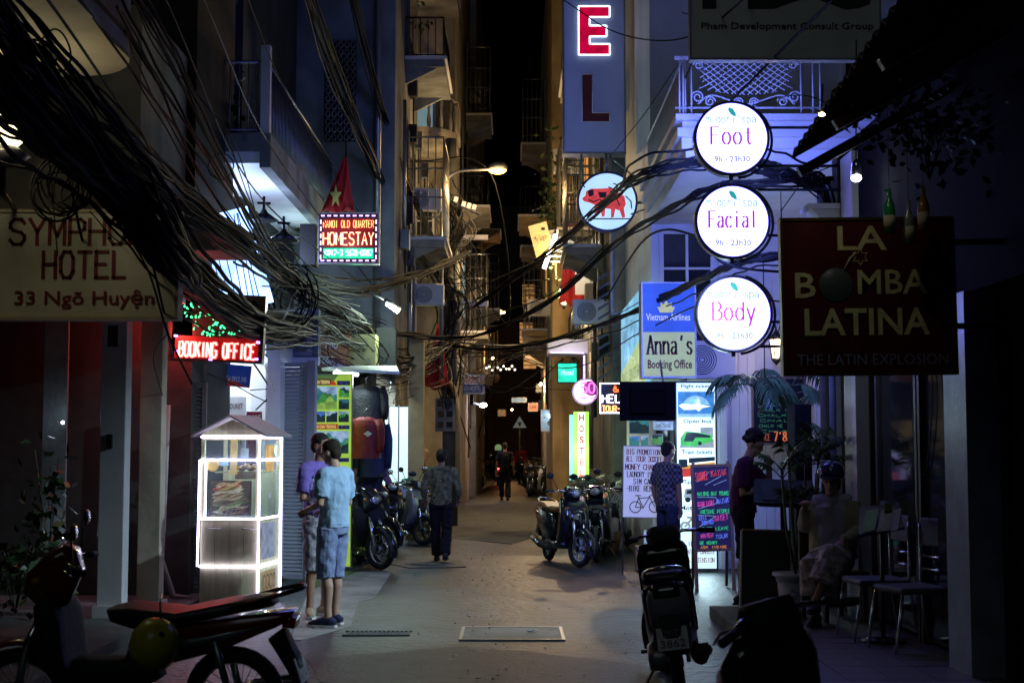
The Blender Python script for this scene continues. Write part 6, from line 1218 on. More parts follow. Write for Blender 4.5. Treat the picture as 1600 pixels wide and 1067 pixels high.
        if hairstyle == 'long': blob(m, fr(-.05, 0, -.03), .06, .082, .13); m.tube([fr(-.06, 0, 0), fr(-.1, 0, -.12), fr(-.1, 0, -.3)], [.07, .06, .03], 10)
        if hairstyle == 'bob': blob(m, fr(-.045, 0, -.02), .075, .088, .1)
        cut = []
        o = remeshed('hair', m, max(vox * .8, .008), hm, t, 1, .003, seed)
        # clear the face: pull verts in front of the hairline inwards
        for v in (() if hairstyle == 'curly' else o.data.vertices):
            d = V3(v.co) - hc; f_, u_ = d.dot(lk), d.dot(upv)
            if f_ > .045 and u_ < .075: v.co = V3(v.co) - lk * min(.06, (f_ - .045) * 1.2 + .01)
    # clothes
    if shirt:
        m = MB(); g = .017
        pz = j['pelvis'] - V3((0, 0, .03 + hem)); pts = [pz, j['pelvis'] + V3((0, 0, .04)), j['waist'], j['chest'], j['chest'].lerp(j['neck'], .62), j['neck'] - V3((0, 0, .035))]
        m.tube(pts, [(.17, .135), (.172, .135), (.165, .13), (.185, .137), (.172, .118), (.1, .09)], 24, side=sd); m.tube([j['shR'] + (j['chest'] - j['shR']) * .02, j['chest'].lerp(j['neck'], .72), j['shL']], [.078, .094, .078], 12)
        for S_ in 'LR':
            sh, el, wr_ = j['sh' + S_], j['el' + S_], j['wr' + S_]
            if sleeve != 'none': m2 = MB(); m2.ball(tuple(sh + V3((0, 0, -.012))), .077, 14, 10); m.add(m2.v, m2.f, True)
            if sleeve == 'short': m.tube([sh, sh.lerp(el, .35), sh.lerp(el, .78)], [.078, .074, .076], 14)
            elif sleeve == 'long': m.tube([sh, sh.lerp(el, .4), el, el.lerp(wr_, .5), el.lerp(wr_, .95)], [.078, .068, .058, .054, .044], 14)
        if collar: m.tube([j['neck'] + V3((0, 0, -.03)), j['neck'] + V3((0, 0, .02))], [.085, .07], 16)
        remeshed('shirt', m, vox, shirt, t, 2, .006, seed)
    if vest:
        m = MB(); pts = [j['pelvis'] - V3((0, 0, .02)), j['waist'], j['chest'], j['chest'].lerp(j['neck'], .62), j['neck'] - V3((0, 0, .02))]
        m.tube(pts, [(.19, .15), (.185, .15), (.2, .15), (.175, .12), (.095, .09)], 24, side=sd); remeshed('vest', m, vox, vest, t, 2, .006, seed)
    if bottom:
        m = MB(); m.tube([j['pelvis'] + V3((0, 0, .07)), j['pelvis'], j['hiL'].lerp(j['hiR'], .5) - V3((0, 0, .06))], [(.155, .12), (.172, .132), (.165, .12)], 20, side=hs)
        for S_ in 'LR':
            hi, kn, an = j['hi' + S_], j['kn' + S_], j['an' + S_]
            if legs == 'shorts': m.tube([hi, hi.lerp(kn, .5), hi.lerp(kn, .97), kn.lerp(an, .12)], [.1, .095, .09, .088], 16)
            elif legs == 'trousers': m.tube([hi, hi.lerp(kn, .5), kn, kn.lerp(an, .5), kn.lerp(an, .97)], [.105, .096, .086, .084, .08], 16)
            elif legs == 'skirt': m.tube([hi, hi.lerp(kn, .6), kn, kn.lerp(an, .6)], [.11, .12, .14, .13], 16)
        if legs == 'skirt': m.tube([j['hiL'].lerp(j['hiR'], .5), j['knL'].lerp(j['knR'], .5)], [(.16, .12), (.17, .12)], 16, side=hs)
        remeshed({'shorts': 'shorts', 'trousers': 'trousers', 'skirt': 'skirt'}[legs], m, vox, bottom, t, 2, .007, seed + 3)
    if shoes:
        for S_ in 'LR':
            an = j['an' + S_]; fwd = (j['toe' + S_] - an) if j['toe' + S_] is not None else V3((1, 0, 0)); fwd.z = 0; fwd.normalize(); sv = (-fwd.y, fwd.x, 0)
            m = MB(); zf = an.z - .08
            m.tube([V3((an.x, an.y, zf + .04)) - fwd * .075, V3((an.x, an.y, zf + .055)) - fwd * .03, V3((an.x, an.y, zf + .052)) + fwd * .05, V3((an.x, an.y, zf + .038)) + fwd * .15, V3((an.x, an.y, zf + .03)) + fwd * .2], [(.03, .03), (.043, .05), (.046, .042), (.045, .026), (.028, .018)], 14, side=sv)
            o = remeshed('shoe', m, .008, shoes, t, 2)
            q = [V3((an.x, an.y, 0)) + fwd * a + V3(sv) * c for a, c in ((-.09, 0), (-.08, .03), (0, .04), (.12, .052), (.19, .04), (.225, 0), (.19, -.04), (.12, -.052), (0, -.04), (-.08, -.03))]
            P('sole', MB().prism([(p.x, p.y) for p in q], 'xy', zf + .001, zf + .022), m_white if shoes.name != 'shoe_black' else m_blkmat, o)
    return t
def cloth(name, col, **k): return M(name, col, .85, var=k.pop('var', .12), scale=k.pop('scale', 6), bump=k.pop('bump', .35), spec=.2, **k)
sk1 = M('skin_light', (.48, .3, .22), .5, var=.06, bump=.05); sk2 = M('skin_tan', (.36, .2, .13), .5, var=.06, bump=.05); sh_b = M('shoe_black', (.015, .015, .02), .6, var=.2)
# man in light blue, three quarter back view, forearms forward to the left
p = at(520, 975, 13.35)
mb = person('young man in light blue t-shirt and denim shorts beside the food kiosk', (p.x, 13.35, .01), pi - .5, .985,
    dict(elR=(.02, -.27, 1.14), wrR=(.25, -.18, 1.07), elL=(-.02, .25, 1.15), wrL=(.24, .12, 1.08), head=(.04, 0, 1.62), anL=(-.02, .1, .08), anR=(.05, -.11, .08), knR=(.05, -.1, .5), toeL=(.2, .14, 0), toeR=(.25, -.1, 0)),
    sk1, cloth('tee_light_blue', (.36, .54, .74)), 'short', cloth('denim_light', (.24, .3, .5), scale=12, var=.3), 'shorts', M('shoe_navy', (.01, .015, .06), .7), M('hair_brown', (.03, .016, .008), .85, var=.4, scale=30, bump=.4), vox=.009, look=(.98, .12, -.2), hands=('grip', 'grip'), seed=1)
w_ = P('wallet', MB().box(.33, .45, -.11, -.03, 1.03, 1.045), m_black, mb)
def side_item(name, label, cat, body, loc, mat, **k): t = thing(name, label, cat, loc); P(name + '_body', body, mat, t); return t
# man in purple
p = at(497, 955, 14.1)
mp = person('bearded man in purple t-shirt and patterned shorts facing the man in light blue', (p.x + .0, 14.1, .01), -.62, 1.01,
    dict(elL=(.0, .27, 1.14), wrL=(.22, .16, 1.22), elR=(.02, -.25, 1.13), wrR=(.23, -.1, 1.2), knL=(.04, .1, .5), toeL=(.1, .1, 0), toeR=(.1, -.2, 0)),
    sk2, cloth('tee_purple', (.2, .14, .5)), 'short', M('shorts_pattern', (.3, .3, .34), .85, var=.9, scale=18, bump=.3), 'shorts', M('shoe_beige', (.35, .3, .2), .8), vox=.01, look=(.98, .1, -.15), hands=('grip', 'grip'), seed=2)
pb = at(489, 770, 13.75); t = thing('water_bottle', 'clear plastic water bottle held between the two men', 'bottle', pb)
P('bottle', MB().lathe([(0, -.1), (.034, -.1), (.036, -.05), (.03, -.02), (.036, .02), (.034, .08), (.013, .12), (.013, .14), (0, .14)], 14), glassmat('pet_plastic', (.75, .8, 1), .5, .1), t); P('cap', MB().lathe([(0, .14), (.015, .14), (.015, .165), (0, .165)], 10), m_blue, t); P('label', MB().lathe([(.037, -.04), (.037, .03)], 14, caps=False), M('label_violet', (.3, .3, .8), .5), t)
t = thing('wrapped_sandwich', 'long wrapped sandwich in beige paper held upright by the man in purple', 'sandwich', at(502, 770, 13.7)); P('wrapper', MB().tube([(0, 0, -.12), (.005, 0, 0), (.0, .01, .12)], [(.03, .02), (.036, .026), (.03, .02)], 10), M('kraft_paper', (.45, .38, .22), .8, var=.2, bump=.5), t); P('bread_end', MB().ball((0, .01, .12), (.026, .02, .03), 10, 6), s_br, t)
# walking woman seen from behind
p = at(689, 877, 20.7)
person('woman in patterned blouse and black trousers walking away down the alley', (p.x, 20.7, .0), pi / 2, .92,
    dict(knL=(.14, .09, .5), anL=(.2, .08, .08), knR=(.0, -.09, .49), anR=(-.24, -.08, .13), elL=(-.03, .28, 1.15), wrL=(.12, .26, .98), elR=(-.03, -.28, 1.15), wrR=(.12, -.26, .98)),
    sk2, M('blouse_pattern', (.2, .19, .1), .85, var=.85, scale=16, bump=.4, spec=.1), 'long', cloth('trousers_black', (.015, .016, .02)), 'trousers', sh_b, hairstyle='bun', vox=.012, seed=3, hem=.03)
# woman in vest, hand at her ear
p = at(577, 890, 20.9)
person('woman in navy vest over pink sleeves with a hand at her ear', (p.x, 20.9, .0), -pi / 2 + .35, .94,
    dict(elL=(.06, .3, 1.2), wrL=(.02, .13, 1.52), elR=(-.02, -.27, 1.15), wrR=(.12, -.2, .98), head=(.02, .02, 1.63)), sk1, cloth('sleeve_pink', (.42, .2, .26)), 'long', cloth('trousers_black', (.015, .016, .02)), 'trousers', sh_b, vest=cloth('vest_navy', (.02, .025, .08)), hairstyle='bob', vox=.011, look=(.95, .25, -.15), hands=('relax', 'relax'), seed=4)
# bald man with phone sitting sideways on the olive scooter
sit = dict(pelvis=(0, 0, .6), waist=(.02, 0, .76), chest=(.05, 0, .94), neck=(.08, 0, 1.12), head=(.14, 0, 1.27), shL=(.06, .18, 1.07), shR=(.06, -.18, 1.07), elL=(.14, .24, .82), wrL=(.34, .1, .92), elR=(.14, -.24, .82), wrR=(.34, -.1, .92),
           hiL=(.02, .09, .57), hiR=(.02, -.09, .57), knL=(.42, .13, .55), knR=(.42, -.13, .55), anL=(.4, .12, .12), anR=(.4, -.12, .12))
p = at(653, 800, 27.6)
t = person('bald man in dark vest sitting by the lit shop looking down at his phone', (p.x - .03, 27.7, .22), .15, 1.0, sit, M('skin_warm', (.5, .25, .12), .5, var=.05, bump=.03), cloth('singlet_dark', (.04, .03, .03)), 'none', cloth('shorts_dark', (.06, .05, .05)), 'shorts', sh_b, hairstyle='bald', vox=.012, look=(.85, -.25, -.45), hands=('grip', 'grip'), seed=5)
ph = thing('phone', 'glowing phone held by the bald man', 'phone', at(668, 742, 27.3)); P('case', MB().box(-.04, .04, 0, .01, -.07, .07), m_black, ph); P('screen', MB().box(-.036, .036, -.004, -.001, -.065, .065), E('phone_glow', (1, .7, .4), 3), ph); lamp('POINT', (-.1, -.02, .05), 1.2, (1, .6, .3), ph, .03)
st_ = thing('wooden_stool', 'low wooden stool under the bald man with the phone', 'stool', (p.x - .03, 27.7, 0)); P('seat', MB().box(-.2, .2, -.18, .18, .68, .72), m_woodf, st_); lg = MB().box(-.02, .02, -.02, .02, 0, .68).mesh('leg', m_woodf); rep('leg', lg, st_, [(-.16, -.14, 0), (.16, -.14, 0), (-.16, .14, 0), (.16, .14, 0)])
# far pedestrians
walk = dict(knL=(.06, .1, .5), anL=(.1, .1, .08), anR=(-.1, -.09, .08))
person('man in black t-shirt and trousers walking away in the middle of the alley', (at(789, 777, 44).x, 44, 0), pi / 2, 1.0, walk, sk2, cloth('tee_black', (.012, .012, .014)), 'short', cloth('trousers_black', (.015, .016, .02)), 'trousers', sh_b, vox=.018, seed=6)
person('distant woman in a bright red jacket walking towards the camera', (at(814, 745, 64).x, 64, 0), -pi / 2, .97, walk, sk2, cloth('jacket_bright_red', (.5, .03, .05)), 'long', cloth('trousers_black', (.015, .016, .02)), 'trousers', sh_b, hairstyle='bob', vox=.02, seed=7)
person('distant man in dark clothes by the far right bikes', (at(862, 745, 66).x, 66, 0), -2.6, .98, walk, sk2, cloth('shirt_dim', (.06, .06, .08)), 'long', cloth('trousers_black', (.015, .016, .02)), 'trousers', sh_b, vox=.022, seed=8)
rd_ = {a: (b[0] - .1, b[1], b[2] + .23) for a, b in sit.items()}; rd_.update(wrL=(.36, .28, 1.04), wrR=(.36, -.28, 1.04), elL=(.1, .32, 1.05), elR=(.1, -.32, 1.05), anL=(.15, .2, .33), anR=(.15, -.2, .33), knL=(.25, .16, .66), knR=(.25, -.16, .66))
person('motorbike rider in dark jacket riding away down the alley', (-.58, 60, 0), pi / 2, 1.0, rd_, sk2, cloth('jacket_dim', (.03, .035, .06)), 'long', cloth('trousers_black', (.015, .016, .02)), 'trousers', sh_b, vox=.02, seed=9)
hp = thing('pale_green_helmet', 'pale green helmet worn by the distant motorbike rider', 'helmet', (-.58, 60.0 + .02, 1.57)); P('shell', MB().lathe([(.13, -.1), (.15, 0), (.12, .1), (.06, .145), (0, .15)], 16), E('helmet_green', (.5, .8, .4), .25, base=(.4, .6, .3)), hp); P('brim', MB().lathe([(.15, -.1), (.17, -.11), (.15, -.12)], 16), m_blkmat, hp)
# man in plaid shirt at the booking office
p = at(1041, 860, 18.3)
person('man in checked shirt half hidden between promotion board and ticket lightbox', (2.0, 18.35, 0.0), pi / 2 - 1.0, .98, dict(elR=(.0, -.23, 1.16), wrR=(.03, -.22, .9)), sk2, M('shirt_check', (.16, .15, .2), .85, var=.2, bump=.2), 'short', cloth('trousers_navy', (.03, .035, .07)), 'trousers', sh_b, vox=.012, seed=10)
m_ = MC['shirt_check']; nt = m_.node_tree; bb = nt.nodes['Principled BSDF']; tcn = nt.nodes.new('ShaderNodeTexCoord'); ck = nt.nodes.new('ShaderNodeTexChecker'); ck.inputs['Scale'].default_value = 24; ck.inputs['Color1'].default_value = (.15, .14, .18, 1); ck.inputs['Color2'].default_value = (.03, .015, .03, 1); nt.links.new(tcn.outputs['Object'], ck.inputs['Vector']); nt.links.new(ck.outputs[0], bb.inputs['Base Color'])
# man reading the menu
p = at(1163, 955, 14.35)
mr3 = person('curly haired man in dark purple t-shirt reading the menu stand, hand at his chin', (p.x, 14.35, .1), -.25, .99,
    dict(chest=(.03, 0, 1.27), neck=(.05, 0, 1.45), head=(.12, 0, 1.6), shL=(.03, .18, 1.4), shR=(.03, -.18, 1.4), elL=(.25, .2, 1.15), wrL=(.26, .06, 1.4), elR=(.02, -.24, 1.1), wrR=(.27, -.1, 1.2)), sk1, cloth('tee_plum', (.09, .015, .08)), 'short', cloth('shorts_black', (.015, .015, .02)), 'shorts', sh_b, hairstyle='curly', vox=.01, look=(.93, -.25, -.42), hands=('grip', 'relax'), seed=11)
# seated woman with helmet
sitw = dict(pelvis=(0, 0, .56), waist=(.02, 0, .72), chest=(.03, 0, .9), neck=(.04, 0, 1.07), head=(.08, 0, 1.22), shL=(.03, .17, 1.03), shR=(.03, -.17, 1.03), elL=(.1, .25, .8), wrL=(.32, .12, .72), elR=(.06, -.25, .82), wrR=(.26, -.2, 1.0),
            hiL=(.02, .09, .52), hiR=(.02, -.09, .52), knL=(.44, .06, .6), knR=(.42, -.1, .52), anL=(.58, -.08, .22), anR=(.42, -.1, .09), toeL=(.8, -.1, .1), toeR=(.6, -.12, 0))
p = at(1312, 985, 12.75)
ws = person('seated woman in beige jacket, floral skirt and dark helmet at the bar door', (p.x, 12.95, .1), -pi / 2 - .35, 1.03, sitw, sk2, cloth('top_white', (.35, .35, .4)), 'none', M('skirt_floral', (.4, .35, .3), .85, var=.9, scale=14, bump=.3), 'skirt', sh_b, hairstyle='bob', vox=.011, look=(.97, .05, -.15), hands=('relax', 'grip'), seed=12)
m = MB(); 
for S_, sg in (('L', 1), ('R', -1)):
    sh, el, wr_ = V3(sitw['sh' + S_]), V3(sitw['el' + S_]), V3(sitw['wr' + S_]); m.tube([sh, sh.lerp(el, .5), el, el.lerp(wr_, .5), el.lerp(wr_, .92)], [.078, .07, .06, .056, .046], 14)
    m.tube([V3((.0, sg * .12, .55)), V3((.0, sg * .13, .75)), V3((.01, sg * .13, .92)), V3((.02, sg * .09, 1.05))], [(.09, .12), (.08, .12), (.08, .12), (.05, .08)], 14, side=(0, 1, 0))
remeshed('jacket', m, .011, cloth('jacket_beige', (.42, .38, .24), grime=.2), ws, 2, .006, 5)
hm_ = thing('dark_helmet', 'glossy dark blue helmet on the seated woman', 'helmet', (0, 0, 0)); hm_.location = (ws.matrix_basis @ V3((.06, 0, 1.29))) if False else (Matrix.Translation(ws.location) @ Matrix.Rotation(ws.rotation_euler[2], 4, 'Z') @ V3((.055, 0, 1.335)))
P('shell', MB().lathe([(.122, -.05), (.128, 0), (.11, .06), (.065, .1), (0, .115)], 22), pm_blue, hm_); P('peak', MB(Matrix.Rotation(ws.rotation_euler[2], 4, 'Z')).add([(.1, -.1, -.04), (.1, .1, -.04), (.2, .06, -.06), (.2, -.06, -.06), (.1, -.1, -.03), (.1, .1, -.03), (.2, .06, -.052), (.2, -.06, -.052)], [(3, 2, 1, 0), (4, 5, 6, 7), (2, 3, 7, 6), (1, 2, 6, 5), (3, 0, 4, 7)]), m_black, hm_)
# ================= CHAIRS, MENU STAND, PLANTS =================
def chair(label, X, Y, rz):
    t = thing('metal_chair', label, 'chair', (X, Y, .112), rz, 'metal chairs outside the bar'); P('seat', MB().box(-.22, .22, -.22, .22, .44, .49), M('cushion_grey', (.1, .1, .11), .7, grime=.3), t, bevel=.02)
    for sx in (-1, 1):
        P('leg', MB().tube([(sx * .2, -.2, .44), (sx * .21, -.24, .2), (sx * .2, -.27, 0)], .012), m_steel, t); P('leg', MB().tube([(sx * .2, .2, .95), (sx * .2, .2, .44), (sx * .21, .27, 0)], .012), m_steel, t)
    P('backrest', MB().box(-.2, .2, .2, .23, .78, 1.0), MC['cushion_grey'], t, bevel=.02); P('back_bars', MB().tube([(-.2, .21, .6), (.2, .21, .6)], .01).tube([(-.2, .21, .7), (.2, .21, .7)], .01), m_steel, t); return t
chair('empty metal chair with grey cushion in front of the seated woman', at(1372, 930, 11.7).x, 11.75, -1.45)
chair('metal chair standing by the glass door at the right with its pale backrest showing', at(1440, 900, 10.9).x - .02, 11.1, -1.3)
ck_ = thing('wooden_chair', 'dark wooden chair under the seated woman', 'chair', (ws.location.x, 12.98, .112), .35); P('seat', MB().box(-.24, .24, -.22, .22, .40, .44), m_woodd, ck_); P('backrest', MB().box(-.22, .22, .2, .23, .5, .9), m_woodd, ck_)
lg = MB().box(-.02, .02, -.02, .02, 0, .40).mesh('leg', m_woodd); rep('leg', lg, ck_, [(-.2, -.19, 0), (.2, -.19, 0), (-.2, .19, 0), (.2, .19, 0)])
# small table / printer with leaflets on stand
p = at(1375, 820, 11.4); t = thing('leaflet_stand', 'black stand holding green and white leaflets beside the seated woman', 'stand', (p.x, 11.45, .112)); zt = p.z - .1
P('post', MB().tube([(.05, .1, 0), (.05, .1, zt)], .018), m_black, t); P('tray', MB().add([(-.2, -.18, zt - .08), (.16, -.18, zt - .02), (.2, .12, zt + .16), (-.12, .12, zt + .12), (-.2, -.18, zt - .1), (.16, -.18, zt - .04), (.2, .12, zt + .14), (-.12, .12, zt + .1)], [(0, 1, 2, 3), (7, 6, 5, 4), (0, 4, 5, 1), (1, 5, 6, 2)]), m_black, t); P('base', MB().lathe([(.18, 0), (.18, .02), (.03, .04)], 16, (.05, .1, 0)), m_black, t)
le_g = M('leaflet_green', (.35, .65, .15), .5, bump=0)
for (dx, mt) in ((-.12, le_g), (-.0, m_black), (.06, m_white)): P('leaflet', MB().add([(dx - .06, -.2, zt - .06), (dx + .04, -.2, zt - .04), (dx + .12, -.02, zt + .12), (dx + .02, -.02, zt + .1)], [(0, 1, 2, 3)]), mt, t)
P('card_holder', MB().box(.02, .14, .0, .02, zt + .14, zt + .18), m_steel, t); P('green_card', MB().box(.04, .1, -.04, -.03, zt + .1, zt + .16), le_g, t)
t = thing('menu_stand', 'black sloping menu stand in front of the curly haired man', 'menu stand', (at(1225, 950, 14).x, 14.0, .112), .15); P('desk', MB().add([(-.36, -.2, 1.02), (.3, -.2, 1.0), (.36, .15, 1.22), (-.24, .15, 1.24), (-.3, -.2, .98), (.22, -.2, .96), (.2, .15, 1.0), (-.2, .15, 1.0)], [(0, 1, 2, 3), (7, 6, 5, 4), (0, 4, 5, 1), (1, 5, 6, 2), (2, 6, 7, 3), (3, 7, 4, 0)]), m_black, t); P('post', MB().tube([(0, 0, .04), (0, 0, 1)], .025), m_black, t); P('foot', MB().lathe([(.22, 0), (.22, .03), (.03, .05)], 18), m_black, t)
P('menu', MB().add([(-.26, -.17, 1.045), (.2, -.17, 1.03), (.25, .1, 1.2), (-.2, .1, 1.215)], [(0, 1, 2, 3)]), M('menu_dark', (.03, .03, .05), .4), t)
s = Sign('leaning_board', 'plain dark board with pale edge leaning at the feet of the man reading the menu', 'board', 1158, 832, 1232, 956, 13.7, m_dark, th=.03, ry=.03); s.root.location.z = .112; P('pale_edge', MB().box(-s.w / 2 - .015, -s.w / 2, -.005, .035, 0, s.h), M('pale_edge', (.6, .6, .5), .5), s.root); P('frame_top', MB().box(-s.w / 2, s.w / 2, -.005, .035, s.h, s.h + .015), m_woodf, s.root)
t = thing('white_planter', 'white ceramic planter with relief holding slender bamboo palms', 'planter', (at(1237, 950, 13.4).x, 13.4, .112)); P('pot', MB().lathe([(.09, 0), (.11, .04), (.13, .3), (.145, .34), (.175, .36), (.175, .385), (.15, .385), (.14, .3), (0, .3)], 26), m_white, t); P('relief', MB().tube([(.02 + .05 * math.sin(3 * a), -.128, .12 + .03 * a) for a in np.linspace(0, 4, 16)], .006, 5), M('relief_blue', (.3, .35, .5), .5), t); P('soil', MB().lathe([(.138, .301), (0, .31)], 20, caps=False), m_woodd, t)
def frond(m, base, d, L_, droop, n=16, ll=.22, lw=.018, ms=None, tip=.5):
    d = V3(d).normalized(); side = d.cross(V3((0, 0, 1)));
    if side.length < .1: side = V3((1, 0, 0))
    side.normalize(); p = V3(base); pts = [p.copy()]; dd = d.copy(); step = L_ / n
    for i in range(n):
        dd = (dd + V3((0, 0, -droop * step * (1 + i / n)))).normalized(); p = p + dd * step; pts.append(p.copy())
        if i > n * .2:
            for s_ in (-1, 1):
                k = math.sin(pi * (.15 + .8 * i / n)); l = ll * k * random.uniform(.85, 1.15); o = (side * s_ * .8 + dd * .55 + V3((0, 0, -.25 - .3 * random.random()))).normalized()
                w = lw * k + .004; a = p + o * l * .45 + V3((0, 0, .01)); e = p + o * l + V3((0, 0, -.25 * l))
                m.cur = 0; m.add([p, a + dd * w, e, a - dd * w], [(0, 1, 2, 3)])
    m.cur = 1; m.tube(pts, [.008 * (1 - .7 * i / n) for i in range(n + 1)], 4)
def palm(name, label, loc, specs, stems=(), cat='plant'):
    t = thing(name, label, cat, loc)
    for (b_, d, L_, dr, n, ll, lw) in specs: m = MB(); frond(m, b_, d, L_, dr, n, ll, lw); P('frond', m, [m_leafb, m_stem], t)
    for pts in stems: P('stem', MB().tube(pts, .012, 6), m_stem, t)
    return t
rnd = random.Random(11); sp = []; stm = []
for i in range(11):
    a = rnd.uniform(0, 6.28); r0 = .08; h_ = rnd.uniform(.8, 1.6); b_ = (r0 * math.cos(a) * 2.2, r0 * math.sin(a), h_); stm.append([(r0 * math.cos(a) * .5, r0 * math.sin(a) * .5, .3), (b_[0] * .8, b_[1], h_ * .6), b_])
    for k in range(3): aa = rnd.uniform(0, 6.28); sp.append((b_, (math.cos(aa) * .6, math.sin(aa) * .4, .9), rnd.uniform(.22, .38), 2.4, 11, .14, .011))
palm('bamboo_palm', 'slender bamboo palm growing from the white planter on dark canes', (at(1237, 950, 13.4).x + .1, 13.4, .112), sp, stm)
# hanging areca palm over the reader
c = at(1195, 600, 16.2); sp = []
for i in range(15):
    a = i * .62; sp.append(((.3 * math.cos(i * 2.1), .1 * math.sin(i), -.02), (math.cos(a) * .9, math.sin(a) * .5 - .2, rnd.uniform(.2, .9)), rnd.uniform(.45, .75), 2.6, 17, .26, .02))
tp = palm('hanging_palm', 'bluish lit areca palm with drooping fronds above the man reading the menu', c, sp); P('pot', MB().lathe([(.08, -.25), (.14, -.02), (.12, -.02), (0, -.04)], 16), m_blkmat, tp); P('hanger', MB().tube([(0, 0, -.05), (0, 0, 1.5)], .006), m_cable, tp)
sp = []
for i in range(12): a = rnd.uniform(0, 6.28); sp.append(((.4 * rnd.uniform(-1, 1), .1 * rnd.uniform(-1, 1), rnd.uniform(-.5, .1)), (math.cos(a), math.sin(a) * .5 - .2, rnd.uniform(-.2, .6)), rnd.uniform(.35, .6), 2.2, 14, .2, .017))
palm('climbing_foliage', 'dark feathery foliage covering the wall blackboard behind the bar sign', at(1275, 615, 16.8), sp)
# pot palm behind the black scooter
sp = []; base = (1.5, 22.3, .0)
for i in range(17): a = i * .41; sp.append(((0, 0, .95), (math.cos(a) - .35, math.sin(a) * .6 - .3, rnd.uniform(.35, 1.1)), rnd.uniform(.7, 1.15), 1.5, 18, .3, .018))
tq = palm('potted_palm', 'spreading potted palm with yellow green fronds beside the hostel sign', base, sp, [[(0, 0, .3), (.03, 0, .6), (0, 0, .95)]]); P('pot', MB().lathe([(.15, 0), (.22, .35), (.19, .35), (0, .32)], 18), m_woodf, tq)
def leafmass(name, label, c, r, n, size, mat=m_leaf, cat='plant', seed=0):
    rn = random.Random(seed); t = thing(name, label, cat, c); m = MB()
    for i in range(n):
        v = V3((rn.gauss(0, .5), rn.gauss(0, .5), rn.gauss(0, .5))); p = V3((v.x * r[0], v.y * r[1], v.z * r[2])); a = V3((rn.uniform(-1, 1), rn.uniform(-1, 1), rn.uniform(-1, .4))).normalized(); b_ = a.cross(V3((rn.random(), rn.random(), rn.random()))).normalized(); s_ = size * rn.uniform(.6, 1.3)
        m.add([p, p + a * s_ * .5 + b_ * s_ * .28, p + a * s_, p + a * s_ * .5 - b_ * s_ * .28], [(0, 1, 2, 3)])
    P('foliage', m, mat, t, kind='stuff'); m = MB()
    for k in range(6): a = rn.uniform(0, 6.28); m.tube([(0, 0, -r[2]), (r[0] * .3 * math.cos(a), r[1] * .3 * math.sin(a), 0), (r[0] * .8 * math.cos(a), r[1] * .8 * math.sin(a), r[2] * rn.uniform(-.5, 1))], .006, 4)
    P('stems', m, m_stem, t, kind='stuff'); return t
leafmass('entrance_vine', 'heart leaved vine hanging in the dark hotel doorway at the left', at(75, 800, 13.9), (.22, .15, .75), 130, .13, seed=1)
leafmass('potted_shrub', 'dark leafy shrub at the foot of the hotel doorway', at(25, 890, 13.2), (.4, .25, .4), 170, .13, seed=2)
leafmass('balcony_plant', 'trailing plants on the balcony corner above the homestay sign', at(468, 320, 22), (.3, .2, .6), 200, .12, seed=3); leafmass('balcony_plant', 'bushy plant on the near end of the left balcony rail', at(330, 190, 17.2), (.5, .3, .6), 260, .13, seed=4)
leafmass('roof_bush', 'dark bush hanging from the high balcony of the beige house', at(632, 20, 30.5), (.45, .4, .7), 300, .14, seed=5); leafmass('climbing_plant', 'dark climbing plant beside the bull sign on the ochre house', at(868, 330, 33), (.35, .2, 1.6), 320, .15, seed=6)
leafmass('awning_foliage', 'dark mass of leaves and oddments under the corrugated awning', at(1450, 200, 9.3), (.45, .4, .35), 300, .08, m_blkmat, seed=7)
def frondless(): pass
t = thing('wall_cupboard', 'dark timber cupboard standing behind the seated woman near the blue pillar', 'cupboard', (3.02, 14.6, .0)); P('carcass', MB().box(-.12, .05, 0, .4, .1, 2.1), m_nearblack, t); P('door', MB().box(-.11, .04, -.02, -.002, .2, 2.0), m_nearblack, t)

# ================= CABLES =================
rc = random.Random(21)
def bundle(label, px, n, spread, r=(.006, .014), wob=.5, sag=0, seg=9, stray=.15, mats=(m_cable,), part='cable', spf=None):
    """px: list of (x, y, depth, spread factor)"""
    ctrl = [at(q[0], q[1], q[2]) for q in px]; sf = [q[3] if len(q) > 3 else 1 for q in px]; o = ctrl[0]
    t = thing('cable_bundle', label, 'cables', o)
    for i in range(n):
        a = rc.uniform(0, 6.28); rad = abs(rc.gauss(0, .55)); q = []; big = 2.2 if rc.random() < stray else 1
        for k, c in enumerate(ctrl):
            a2 = a + rc.uniform(-wob, wob) * 1.5; rr = rad * spread * sf[k] * rc.uniform(.6, 1.4) * big
            q.append(c - o + V3((rr * math.cos(a2), rr * math.cos(a2 + 1) * .6, rr * math.sin(a2))))
        pts = cr(q, seg); pts = [p_ + V3((0, 0, .012 * math.sin(j_ * 1.3 + i))) for j_, p_ in enumerate(pts)]
        P(part, MB().tube(pts, rc.uniform(*r), 5, caps=False), rc.choice(mats), t)
    for k in range(1, len(ctrl) - 1):
        if rc.random() < .7: P('cable_tie', MB().tube([(ctrl[k] - o) + V3((spread * .5 * math.cos(a), .02 * math.sin(3 * a), spread * .5 * math.sin(a))) for a in np.linspace(0, 2 * pi, 14)][:-1], .006, 4, closed=True), m_cable2, t)
    return t
def wire(label, px, r=.008, mat=m_cable, sag=0, seg=10, grp='thin overhead wires'):
    ctrl = [at(*q) for q in px]; o = ctrl[0]
    if len(ctrl) == 2: a, b = ctrl; ctrl = [a.lerp(b, k / 6) - V3((0, 0, sag * 4 * (k / 6) * (1 - k / 6))) for k in range(7)]
    t = thing('overhead_wire', label, 'cable', o, 0, grp); P('cable', MB().tube(cr([c - o for c in ctrl], seg), r, 5, caps=False), mat, t); return t
